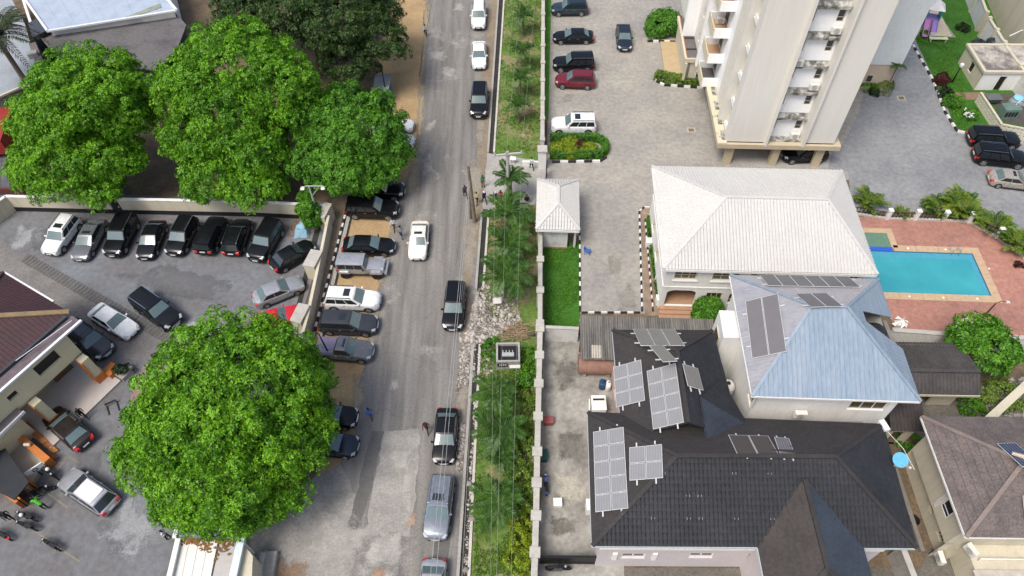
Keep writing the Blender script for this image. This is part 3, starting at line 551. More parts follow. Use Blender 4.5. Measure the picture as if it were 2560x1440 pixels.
def gatehouse():
    o = P(1340,573,3.2); r = empty('gatehouse', (o.x,o.y,0), 'small white gatehouse under a pale tiled hip roof by the lawn', 'gatehouse', rz=R3)
    X,Y,ze = 4.0,6.6,3.2
    a,b,c,d = (.3,.5),(3.0,.5),(3.0,5.8),(.3,5.8)
    facade(r,a,b,0,ze,WHITEW,[(.8,1.3,2.0,2.6,'win',(2,1))],frame=WHITE_FRAME); facade(r,b,c,0,ze,WHITEW,[(1.5,2.4,0,2.1,'door'),(3.4,4.4,1.1,2.1)],frame=WHITE_FRAME); facade(r,c,d,0,ze,WHITEW); facade(r,d,a,0,ze,WHITEW,[(2.,3.,1.1,2.1)],frame=WHITE_FRAME)
    MB().box(.25,.42,0,3.05,.497,.25).build('plinth', M('brick_plinth', (.35,.2,.13), .9, .2, 4.), r, world=False)
    for y in (.7,5.6): MB().box(3.6,y-.1,0,3.8,y+.1,ze-.02).build('post', WHITEW, r, world=False)
    rf, fa = hip_roof(r,0,0,X,Y,ze, 2.1,4.3,X/2,4.55,TILEW,CAPW,along='y',rib=.27,rw=.17,rh=.085,course=.4,ch=.05); fa.build('fascia', WHITE, r, world=False)
    MB().box(.06,.06,ze-.1,X-.06,Y-.06,ze-.05).build('soffit', WHITE, r, world=False)
gatehouse()

# ================================================================ TOWER
TWR = M('tower_cream_render', (.69,.665,.60), .85, .03, .9, col2=(.66,.635,.572), mask=.42, edge=.1, streak=(1.,1.,.07), det=8); TWRW = M('tower_white_render', (.86,.86,.85), .8, .04, .5); TWRB = M('tower_blue_white_render', (.68,.71,.70), .85, .05, .4)
BEIGE = M('beige_render', (.50,.42,.29), .85, .07, .6); MOSS = M('mossy_ledge', (.46,.45,.41), .95, .25, 1.6, col2=(.1,.095,.085), mask=.5, edge=.1, det=9); PALEY = M('pale_yellow_ledge', (.58,.53,.38), .9, .12, 1.2, col2=(.28,.25,.19), mask=.38, edge=.06, det=8)
def tower():
    o = P(1816,357,3.2); r = empty('apartment_tower', (o.x,o.y,0), 'tall cream apartment tower on columns with a recessed window bay', 'tower', rz=R3)
    Hh = 36.; X = 10.75; zb = 3.35; st = 3.0
    def panel(nm, a, b, z0=zb, z1=Hh, mat=TWR, ops=(), **k): return facade(r, a, b, z0, z1, mat, ops, name=nm, **k)
    # columns and transfer beam, car bay
    for (x,y,wd) in ((.35,.2,.75),(5.1,.2,.75),(9.5,.2,.85),(.35,6,.7),(5.1,6,.7),(9.5,6,.7)): MB().box(x,y,0,x+wd,y+wd*.9,2.75).build('column', BEIGE, r, world=False)
    MB().box(-.9,-.35,2.75,X+.7,9.8,3.3).build('transfer_beam', BEIGE, r, world=False)
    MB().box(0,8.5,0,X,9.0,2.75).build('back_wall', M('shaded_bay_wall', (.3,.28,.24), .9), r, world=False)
    # front
    fl = [zb+.0+st*k for k in range(11)]
    panel('wall', (0,0),(3.75,0)); panel('wall', (7.75,0),(X,0))
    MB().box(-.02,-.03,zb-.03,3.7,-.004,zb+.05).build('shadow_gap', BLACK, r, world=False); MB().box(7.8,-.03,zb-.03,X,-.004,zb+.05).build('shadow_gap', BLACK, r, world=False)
    for x in (3.75,7.5): MB().box(x,-.42,zb-.2,x+.25,1.1,Hh).build('fin', TWR, r, world=False)
    for k,z in enumerate(fl):
        panel('bay_wall', (4.0,1.05),(7.5,1.05), z, z+st-.62, TWRW, [(.12,.72,.95+z,2.2+z,'win',(1,2)),(2.65,3.3,.95+z,2.2+z,'win',(1,2))], frame=M('tower_window_frame', (.50,.46,.40), .5, .08), depth=.14)
        MB().hexa([(4.0,.62,z+st-.62),(7.5,.62,z+st-.62),(7.5,1.2,z+st-.62),(4.0,1.2,z+st-.62),(4.0,.62,z+st-.34),(7.5,.62,z+st-.34),(7.5,1.2,z+st-.02),(4.0,1.2,z+st-.02)]).build('ledge', MOSS, r, world=False)
        for xx in (4.12,6.65): MB().box(xx-.05,.86,z+2.22,xx+.7,1.047,z+2.34).build('window_hood', MOSS, r, world=False)
        if k in (0,2,4): ac_unit(r, (6.9,.75,z+.32))
        if k == 2: ac_unit(r, (4.6,.7,z+st-.05))
    MB().box(4.0,.2,zb-.1,7.5,1.05,zb+.02).build('ledge', MOSS, r, world=False)
    # left face: panels, recesses with small parapets, balcony stack
    panel('wall', (0,1.3),(0,0)); MB().box(0,1.3,zb,.9,1.35,Hh).build('return', TWR, r, world=False)
    wops = [(.35,1.25,z+1.0,z+2.1,'win',(1,2)) for z in fl]
    panel('recess_wall', (.8,3.2),(.8,1.35), mat=TWR, ops=wops)
    for z in fl: MB().box(.1,1.5,z+.05,.8,3.1,z+.12).build('balcony_slab', TWR, r, world=False); MB().box(.05,1.5,z+.12,.17,2.5,z+.75).build('balcony_parapet', TWRW, r, world=False)
    MB().box(-.35,3.2,zb-.25,.85,4.1,Hh).build('fin', PALEY if False else TWR, r, world=False)
    panel('recess_wall', (.75,6.0),(.75,4.1), mat=TWR, ops=[(.3,1.4,z+.9,z+2.1,'win',(2,2)) for z in fl])
    MB().box(-.1,6.0,zb-.1,.8,6.9,Hh).build('fin', TWR, r, world=False)
    panel('wall', (.1,16),(.1,6.9), mat=TWRW, ops=[(3.2,5.2,z+.1,z+2.2,'win',(3,1)) for z in fl])
    for k,z in enumerate(fl):
        x0 = -1.5; y0,y1 = 9.2,12.2
        MB().box(x0,y0,z,.1,y1,z+.16).build('balcony_slab', M('balcony_tiles', (.48,.31,.19), .8, .08, 2.) if k else GREYR, r, world=False)
        MB().box(x0,y0-.12,z-.1,.1,y0,z+1.0).build('balcony_parapet', TWRW, r, world=False); MB().box(x0-.12,y0-.12,z-.1,x0,y1+.12,z+1.0).build('balcony_parapet', PALEY, r, world=False); MB().box(x0,y1,z-.1,.1,y1+.12,z+1.0).build('balcony_parapet', TWRW, r, world=False)
        if k in (2,): ac_unit(r, (-.6,11.3,z+.6))
    MB().box(-1.75,12.6,zb,-.0,13.1,Hh).build('fin', TWRW, r, world=False)
    panel('wall', (-1.2,18.5),(-1.2,13.1), mat=TWR, ops=[(2.,2.7,z+.9,z+2.1,'win',(1,2)) for z in fl]); MB().box(-1.2,13.1,zb,.1,13.2,Hh).build('return', TWR, r, world=False)
    MB().box(-2.6,18.5,zb,.5,19.,Hh).build('fin', TWRW, r, world=False); MB().box(-2.0,19.,zb,.5,26,Hh).build('rear_block', TWR, r, world=False)
    # stained canopy ledge along the left foot
    MB().box(-.95,-.3,3.3,-.02,13.,3.42).build('canopy_ledge', PALEY, r, world=False)
    for k in range(5): MB().box(-.5,.2+2.4*k,3.42,-.1,1.6+2.4*k,3.5).build('leaf_litter', MOSS, r, world=False)
    # right face and the rear wing that stands out to the right
    panel('wall', (X,0),(X,13.2)); 
    facade(r, (X,13.2),(21.2,13.2),3.6,Hh,TWRB,[(8.2,9.3,z+1.,z+2.2,'win',(1,2)) for z in fl[1:3]] if False else (),name='wing_wall'); facade(r,(21.2,13.2),(21.2,24),3.6,Hh,TWRB,name='wing_wall'); facade(r,(21.2,24),(-2,26),3.6,Hh,TWRB,name='wing_wall')
    MB().box(X,13.3,0,21.05,23.9,3.6).build('ground_storey', M('peach_render', (.56,.45,.33), .85, .06), r, world=False)
    w_ = MB().box(18.0,13.22,1.3,18.7,13.29,2.2).build('window', WIN_FRAME, r, world=False); MB().box(18.06,13.2,1.36,18.64,13.225,2.14).build('pane', GLASS, w_, world=False)
    MB().prism([(0,0),(X,0),(X,13.2),(21.2,13.2),(21.2,24),(-2,26),(-2,13),(0,13)], Hh, Hh+.3).build('roof', GREYR, r, world=False)
    # entrance annex on the left with a felt roof and cream parapet
    fx = Fr(r); a0 = fx.L(1690,42,3.3); a1 = fx.L(1712,150,3.3)
    x0,y0,x1,y1 = a1.x, a1.y, -1.0, a0.y
    zt = 3.3
    MB().box(x0+.3,y0+.2,0,x1,y1,zt-.3).build('annex_wall', CREAM, r, world=False)
    MB().box(x0+.22,y0+.22,zt-.3,x1,y1,zt-.08).build('annex_roof', GREYR, r, world=False)
    for k in range(3): yy = y0+(y1-y0)*(k+1)/4; MB().box(x0+.25,yy-.12,zt-.08,x1,yy+.12,zt+.02).build('roof_upstand', M('dark_felt', (.05,.045,.045), .95), r, world=False)
    MB().box(x0,y0,zt-.35,x0+.24,y1,zt+.15).build('parapet', CREAM, r, world=False); MB().box(x0+.24,y0,zt-.35,x1,y0+.22,zt+.15).build('parapet', CREAM, r, world=False); MB().box(x0+.245,y0+.23,zt-.06,x0+.36,y1,zt+.13).build('parapet_flashing', M('rust_flashing', (.3,.13,.06), .8), r, world=False)
    w_ = MB().box(x0+1.6,y0+.12,.9,x0+3.0,y0+.197,2.5).build('window', WHITE_FRAME, r, world=False)
    for k in range(4): xx, zz = x0+1.68+.66*(k%2), .98+.76*(k//2); MB().box(xx,y0+.1,zz,xx+.58,y0+.121,zz+.68).build('pane', GLASS, w_, world=False)
    for q in (.1,.55): MB().box(x0+q,y0-.35+q,0,x0+q+.25,y0-.1+q,zt-.36).build('porch_post', CREAM, r, world=False)
    MB().box(x0-1.6,y0+.6,.05,x0+.3,y1,.2).build('porch_floor', M('porch_tiles', (.45,.34,.2), .7, .1, 2.), r, world=False)
tower()
# ================================================================ DARK ROOFED HOUSE
DARKT = M('charcoal_roof_tiles', (.03,.031,.035), .7, .25, .4, col2=(.017,.0185,.022), mask=.5, edge=.2, det=8); DARKT2 = M('lit_dirty_charcoal_tiles', (.042,.037,.036), .8, .22, .5, col2=(.028,.026,.026), mask=.5, edge=.2)  # browner copy: lighting and dirt put into the charcoal tile colour
CELL = M('solar_cells', (.225,.225,.23), .35, .06, 2.); CELL_BR = M('bronze_solar_cells', (.2,.19,.165), .4, .1, 2.); CELL_DK = M('dusty_solar_cells', (.13,.125,.13), .5, .08, 1.); CELL_BL = shiny('blue_solar_cells', (.03,.04,.09), .15)
DH = empty('dark_roofed_house', P(1480,1365,6.6).to_2d().to_3d(), 'large house under a charcoal tiled hip roof with solar arrays', 'house', rz=rad(-1.2))
def dark_house():
    r = DH; f = Fr(r); ze, zr = 6.6, 9.1
    def V(px,py,z): return f.L(px,py,z)
    A,B = V(1480,1365,ze),V(2290,1365,ze); D = V(1473,1031,ze); C = V(2207,1061,ze)
    B.y = A.y = 0.; A.x = 0; D.x = .25
    R0,R1 = V(1692,1140,zr),V(2090,1145,zr); R1.y = R0.y
    k1 = dict(rib=.27, rw=.1, rh=.012, course=.42, ch=.08); k2 = dict(course=.48, ch=.06)
    slope(r,'roof_slope',[A,B,R1,R0],DARKT,**k1)
    slope(r,'roof_slope',[D,A,R0],DARKT2,**k2); slope(r,'roof_slope',[B,C,R1],DARKT,**k2); slope(r,'roof_slope',[C,D,R0,R1],DARKT2,**k2)
    for a,b in ((A,R0),(D,R0),(B,R1),(C,R1),(R0,R1)): MB().beam(a+Vector((0,0,.06)),b+Vector((0,0,.06)),.28,.12).build('ridge_cap',DARKT2,r,world=False)
    # rear wing: ridge runs away from the street front
    E,F_ = V(1531,826,ze),V(1781,828,ze); x0,x1,y1 = E.x,F_.x,E.y; ra = V(1702,909,zr); rx = (x0+x1)/2+.25; 
    r0,r1 = Vector((rx,R0.y-.6,zr-.05)),Vector((rx,y1-3.4,zr-.05))
    y0 = D.y-2.
    a,b,c,d = Vector((x0,y0,ze)),Vector((x1+.6,y0,ze)),Vector((x1,y1,ze)),Vector((x0,y1,ze))
    r0 = Vector((rx,y0,zr-.05))
    slope(r,'roof_slope',[d,a,r0,r1],DARKT2,**k2); slope(r,'roof_slope',[b,c,r1,r0],DARKT,**k2); slope(r,'roof_slope',[c,d,r1],DARKT2,**k2)
    for p,q in ((c,r1),(d,r1),(r0,r1)): MB().beam(p+Vector((0,0,.06)),q+Vector((0,0,.06)),.28,.12).build('ridge_cap',DARKT2,r,world=False)
    # a cross gable with a blue-black face between the wings
    g0,g1 = V(1752,993,zr-.15),V(1868,1062,ze+.2); g2 = V(1770,1128,ze+1.3); g3 = V(1803,948,ze+.4)
    slope(r,'roof_slope',[g1,g3,g0],DARKT,**k2); slope(r,'roof_slope',[g2,g1,g0],M('blue_black_tiles',(.035,.042,.055),.6,.2,.6),**k2)
    # front projection with its own hip
    q0,q1 = V(1925,1480,ze),V(2185,1480,ze); t0 = V(2025,1235,zr-.55); t1 = V(2060,1500,zr-.55); e0,e1 = V(1918,1380,ze),V(2200,1372,ze)
    px0,px1 = q0.x-.2,q1.x+.1; xm = (px0+px1)/2-.1; yf = -4.5
    t0 = Vector((xm,3.6,zr-.55)); t1 = Vector((xm,yf+2.6,zr-.55)); pa,pb = Vector((px0,yf,ze)),Vector((px1,yf,ze)); pc,pd = Vector((px1,1.5,ze)),Vector((px0,1.5,ze))
    slope(r,'roof_slope',[pd,pa,t1,t0],M('lit_dirty_brown_tiles',(.05,.043,.04),.85,.2,.5),**k2); slope(r,'roof_slope',[pb,pc,t0,t1],M('slate_blue_tiles',(.04,.05,.068),.75,.18,.5),**k2); slope(r,'roof_slope',[pa,pb,t1],DARKT,**k2)  # left slope browner: lighting and dirt put into its colour
    for p,q in ((pa,t1),(pb,t1),(t0,t1)): MB().beam(p+Vector((0,0,.06)),q+Vector((0,0,.06)),.28,.12).build('ridge_cap',DARKT2,r,world=False)
    cl = MB(); nv_ = (B-A).cross(R0-A).normalized(); nv_ = nv_ if nv_.z > 0 else -nv_
    for row in (.3,.55,.8):
        for q in range(2,26):
            if random.random() < .72: continue
            u_ = q/27; a_ = A.lerp(B,u_); e_ = Vector((0,R0.y,zr-ze))*row
            for dx in (0,.22): 
                c_ = a_+e_+Vector((dx,0,.1)); 
                if R0.x*row < c_.x < B.x-(B.x-R1.x)*row: cl.cbox(c_,.025,random.uniform(.08,.18),.02,0,.45)
    cl.build('roof_clips',M('pale_clips',(.32,.33,.34),.6),r,world=False)['kind'] = 'stuff'
    # walls
    PINK = M('pinkish_white_render', (.55,.50,.50), .85, .06, .6); wx0,wx1 = .75,B.x-.8; wy0,wy1 = .7,D.y-.6
    w0 = 1.0; ops = []
    for u,wd in ((1.3,2.),(6.0,1.9),(10.0,1.9),(17.2,1.2)): ops.append((u,u+wd,4.9,6.1,'win',(2,1)))
    for u,wd,zz in ((1.6,1.7,1.7),(6.2,1.7,1.9),(10.2,1.7,1.9)): ops.append((u,u+wd,zz,zz+1.1,'win',(2,1)))
    facade(r,(wx0,wy0),(wx1,wy0),0,ze,PINK,ops,frame=WHITE_FRAME,fw=.14)
    for u in (1.0,3.7): MB().box(wx0+u,wy0-.12,1.7,wx0+u+.32,wy0-.003,3.0).build('wall_light', WHITE, r, world=False)
    MB().box(wx0,wy0-.1,3.9,wx1,wy0-.003,4.2).build('string_course', WHITE, r, world=False)
    facade(r,(wx1,wy0),(wx1,wy1),0,ze,PINK,[(2,3.5,1,2.2),(5,6.5,1,2.2)],frame=WHITE_FRAME); facade(r,(wx1,wy1),(wx0,wy1),0,ze,PINK); facade(r,(wx0,wy1),(wx0,wy0),0,ze,PINK,[(2,3.2,1.2,2.4),(5,6.2,1.2,2.4)],frame=WHITE_FRAME)
    facade(r,(x0+.5,y1-.5),(x0+.5,wy1),0,ze,M('pink_render',(.5,.38,.34),.85,.1),[(1.5,2.6,1,2.2),(4.2,5.2,0,2.1,'door')]); facade(r,(x1-.5,wy1),(x1-.5,y1-.5),0,ze,PINK); facade(r,(x1-.5,y1-.5),(x0+.5,y1-.5),0,ze,PINK)
    facade(r,(px0+.6,yf+.7),(px1-.6,yf+.7),0,ze,PINK,[(1,2.4,1,2.4)],frame=WHITE_FRAME); facade(r,(px1-.6,yf+.7),(px1-.6,.7),0,ze,PINK); facade(r,(px0+.6,.7),(px0+.6,yf+.7),0,ze,PINK)
    m = MB()
    for a_,b_ in ((A,B),(B,C),(D,A),(a,d),(d,c),(pa,pb),(pc,pb),(pa,pd)): m.beam(a_-Vector((0,0,.16)),b_-Vector((0,0,.16)),.08,.22)
    m.build('fascia', M('pale_blue_fascia',(.5,.56,.58),.7,.06), r, world=False)
    # arrays on the left slopes; vectors in world space
    rot = Matrix.Rotation(r.rotation_euler.z,3,'Z'); W = lambda v: rot @ v + r.location
    def plane_z(p0,p1,p2,x,y):
        n = (p1-p0).cross(p2-p0); return p0.z-(n.x*(x-p0.x)+n.y*(y-p0.y))/n.z
    def arr(nm,pl,pxs,nu,nv,label,mat,zg=7.5,buv=True,**kk):
        # pxs: three surveyed corners (origin, end of the u edge, end of the v edge), dropped on the roof plane
        out = []
        for (x,y) in pxs:
            z = zg
            for _ in range(8): q = f.L(x,y,z); z = plane_z(*pl,q.x,q.y)+.12
            out.append(f.L(x,y,z))
        o_,u_,v_ = out; 
        return solar_array(nm, None, W(o_), rot@(u_-o_), rot@(v_-o_), nu, nv, (u_-o_).length/nu, (v_-o_).length/nv, label, mat, lift=.03, bracket_u=buv, **kk)
    PL = (D,A,R0); PR = (d,a,r1); PB = (c,d,r1); PRR = (b,c,r1)
    arr('solar_array',PL,[(1489,1282),(1572,1272),(1484,1080)],2,5,'largest solar array, ten pale panels beside the service yard',CELL)
    arr('solar_array',PL,[(1574,1203),(1659,1196),(1573,1119)],2,2,'square solar array of four pale panels on the charcoal roof',CELL)
    arr('solar_array',PR,[(1541,1020),(1614,1002),(1535,918)],2,3,'six panel solar array nearest the red brown barrel tank',CELL)
    arr('solar_array',PR,[(1633,1075),(1711,1057),(1617,928)],2,4,'eight panel solar array on the middle of the rear wing',CELL)
    arr('solar_array',PB,[(1601,866),(1713,866),(1590,824)],3,1,'bronze solar array of three panels on the back slope',CELL_BR,buv=False)
    arr('solar_array',PB,[(1657,907),(1694,905),(1645,866)],1,1,'single bronze solar panel under the row of three',CELL_BR,8.4,buv=False)
    arr('solar_array',PRR,[(1718,966),(1758,978),(1732,926)],1,1,'small tilted solar panel beside the white walled house',CELL_BR)
    PBK = (C,D,R0)
    arr('solar_array',PBK,[(1842,1137),(1948,1140),(1838,1090)],2,1,'dull brown solar array behind the long ridge',M('dull_brown_cells',(.075,.062,.055),.6,.1,2.),8.0,lines=False)
    arr('solar_array',PBK,[(1950,1140),(1990,1144),(1925,1093)],1,1,'grid lined solar panel behind the long ridge',CELL_DK,8.0)
    for (x,y) in ((2012,1111),(2026,1135),(1834,1103),(1843,1125)):
        z = 8.
        for _ in range(6): q = f.L(x,y,z); z = plane_z(*PBK,q.x,q.y)+.05
        b_ = MB().cbox(W(f.L(x,y,z)),.38,.2,.05,0,-.4).build('roof_bracket',M('panel_frame',(.72,.72,.72)),None); tag(b_,'loose pale bracket on the charcoal back slope, '+{(2012,1111):'upper one right of the grid lined panel',(2026,1135):'lower one right of the grid lined panel',(1834,1103):'upper one left of the dull brown array',(1843,1125):'lower one left of the dull brown array'}[x,y],'bracket','loose brackets on the back slope')
    # satellite dish on the right eave
    dp = P(2250,1150,7.6); s = empty('satellite_dish', (dp.x,dp.y,6.0), 'blue satellite dish on the eave of the dark roofed house', 'dish')
    dm = MB(); prof = [(0.02,0)]+[(.5*t/5,.11*(t/5)**2) for t in range(1,6)]; dm.lathe(prof,(0,0,0),24,1.,1.)
    dd = dm.build('reflector', shiny('blue_dish',(.09,.36,.58),.5), s, True, world=False); dd.location = (0,0,1.6); dd.rotation_euler = (rad(22),rad(-8),0); dm = None
    MB().tube([(0,0,0),(0,0,1.55)],.05).build('mast', AC_MAT, s, world=False); MB().tube([(0,-.2,1.6),(.15,-.75,2.1)],.02).build('feed_arm', AC_MAT, s, world=False); MB().cbox((.15,-.78,2.12),.12,.12,.18).build('receiver', AC_MAT, s, world=False)
dark_house()

# ================================================================ BLUE ROOFED HOUSE
def blue_house():
    ze, zr = 8.4, 11.2; o = P(1880,990,ze); r = empty('blue_roofed_house', (o.x,o.y,0), 'white walled house under a pale blue metal hip roof', 'house', rz=R3); f = Fr(r)
    V = lambda x,y,z: f.L(x,y,z)
    A,B,C,D = Vector((0,0,ze)),V(2302,1003,ze),V(2190,697,ze),V(1822,687,ze); B.y = 0; D.x = 0; C.y = D.y; C.x = B.x
    R0,R1 = V(2030,768,zr),V(2117,765,zr); R1.y = R0.y = (R0.y+R1.y)/2
    BL = M('sky_tinted_blue_metal', (.19,.255,.33), .5, .12, .35, col2=(.27,.32,.375), mask=.5, edge=.2, streak=(1.6,.12,1), det=8, local=True); LI = M('weathered_lilac_metal', (.32,.315,.335), .55, .12, .6, col2=(.265,.268,.295), mask=.5, edge=.15, streak=(.15,1.6,1), local=True)  # blue slopes carry the sky's reflection in their base colour
    k = dict(rib=.33, rw=.07, rh=.035)
    K0 = Vector((R0.x-.1,R0.y-2.3,zr-.5))
    slope(r,'roof_slope',[A,B,R1,R0],BL,**k); slope(r,'roof_slope',[D,A,R0],LI,**k); slope(r,'roof_slope',[C,D,R0,R1],M('pale_lilac_metal',(.37,.355,.37),.55,.1,.5,local=True),**k)
    t = .40; t2 = .66; E1,E2 = B+(C-B)*t,B+(C-B)*t2; I1,I2 = E1+(R1-E1)*.66,E2+(R1-E2)*.66
    slope(r,'roof_slope',[B,E1,I1,R1],BL,**k); slope(r,'roof_slope',[E2,C,R1,I2],BL,**k); slope(r,'roof_slope',[I1,I2,R1],BL)
    for a,b in ((A,R0),(B,R1),(C,R1),(D,R0),(R0,R1)): MB().beam(a+Vector((0,0,.04)),b+Vector((0,0,.04)),.22,.08).build('ridge_cap',BL,r,world=False)
    i = .55; a,b,c,d = (i,i),(B.x-i-.3,i),(B.x-i-.3,C.y-i),(i,C.y-i)
    facade(r,a,b,3.,ze,WHITE,[(6.9,9.5,5.9,7.1,'win',(3,1))],frame=WHITE_FRAME,glass=GLASS_OLIVE); facade(r,b,c,0,ze,WHITE); facade(r,c,d,0,ze,WHITE,[(2,4,5.2,6.5),(7,9,5.2,6.5)])
    facade(r,d,a,0,ze,WHITE,[(1.3,3.4,5.9,7.5,'win',(3,1)),(8.6,9.7,5.9,7.4,'win',(2,1))],frame=WIN_FRAME)
    facade(r,a,b,0,3.,WHITE); m = MB()
    MB().box(-.9,5.6,0,i-.003,8.1,7.2).build('side_bay', WHITE, r, world=False); w_ = MB().box(-.97,6.2,4.3,-.9,7.4,6.2).build('window', WIN_FRAME, r, world=False)
    for q in range(2): MB().box(-.99,6.28+.56*q,4.38,-.965,6.78+.56*q,6.12).build('pane', GLASS, w_, world=False)
    for a_,b_ in ((A,B),(D,A),(C,D),(B,E1),(E2,C)): m.beam(a_-Vector((0,0,.14)),b_-Vector((0,0,.14)),.07,.16)
    m.build('fascia', WHITE, r, world=False); MB().box(.1,.1,ze-.1,E1.x-2.6,C.y-.1,ze-.05).build('soffit', WHITE, r, world=False)
    ac_unit(r,(4.2,i-.35,5.6))
    # recessed deck with black tanks in the notch
    nx = I1.x; MB().box(nx-.1,E1.y-.1,6.0,B.x-.5,E2.y+.1,7.5).build('tank_deck', M('dark_deck',(.05,.045,.04),.9), r, world=False)
    MB().beam(Vector((B.x-.1,E1.y-.3,7.6)),Vector((B.x-.3,E2.y+.1,7.6)),.3,.5).build('deck_wall', M('grey_parapet',(.2,.18,.16),.9), r, world=False)
    rot = Matrix.Rotation(r.rotation_euler.z,3,'Z'); W = lambda v: rot@Vector(v)+r.location
    BT = shiny('black_plastic',(.022,.025,.028),.4)
    for (x,y,rr,hh,lb) in ((nx+1.55,(E1.y+E2.y)/2+.1,.75,1.25,'black plastic water tank with open hatch in the blue roof notch'),(nx+.75,(E1.y+E2.y)/2-.6,.5,1.,'smaller black water tank in shade of the blue roof notch')): water_tank('water_tank',W((x,y,7.5)),rr,hh,BT,lb)
    # arrays
    def on(pl,x,y,zg):
        z = zg; n = (pl[1]-pl[0]).cross(pl[2]-pl[0])
        for _ in range(8): q = V(x,y,z); z = pl[0].z-(n.x*(q.x-pl[0].x)+n.y*(q.y-pl[0].y))/n.z+.1
        return V(x,y,z)
    def arr(pl,pxs,nu,nv,lb,mat,buv=True,**kk):
        o_,u_,v_ = [on(pl,x,y,9.5) for x,y in pxs]; solar_array('solar_array',None,W(o_),rot@(u_-o_),rot@(v_-o_),nu,nv,(u_-o_).length/nu,(v_-o_).length/nv,lb,mat,lift=.03,bracket_u=buv,**kk)
    arr((D,A,R0),[(1880,898),(1968,880),(1852,757)],2,1,'big dusty grey solar array on the lilac left slope',M('grey_array_cells',(.155,.145,.15),.55,.06,1.5),False,lines=False)
    arr((C,D,R0),[(1920,716),(2152,720),(1906,689)],6,1,'long solar array of six dark panels along the back slope',CELL_DK,False); arr((C,D,R0),[(2026,770),(2108,768),(2003,736)],2,1,'pair of dark solar panels below the blue roof ridge',CELL_DK,False)
blue_house()

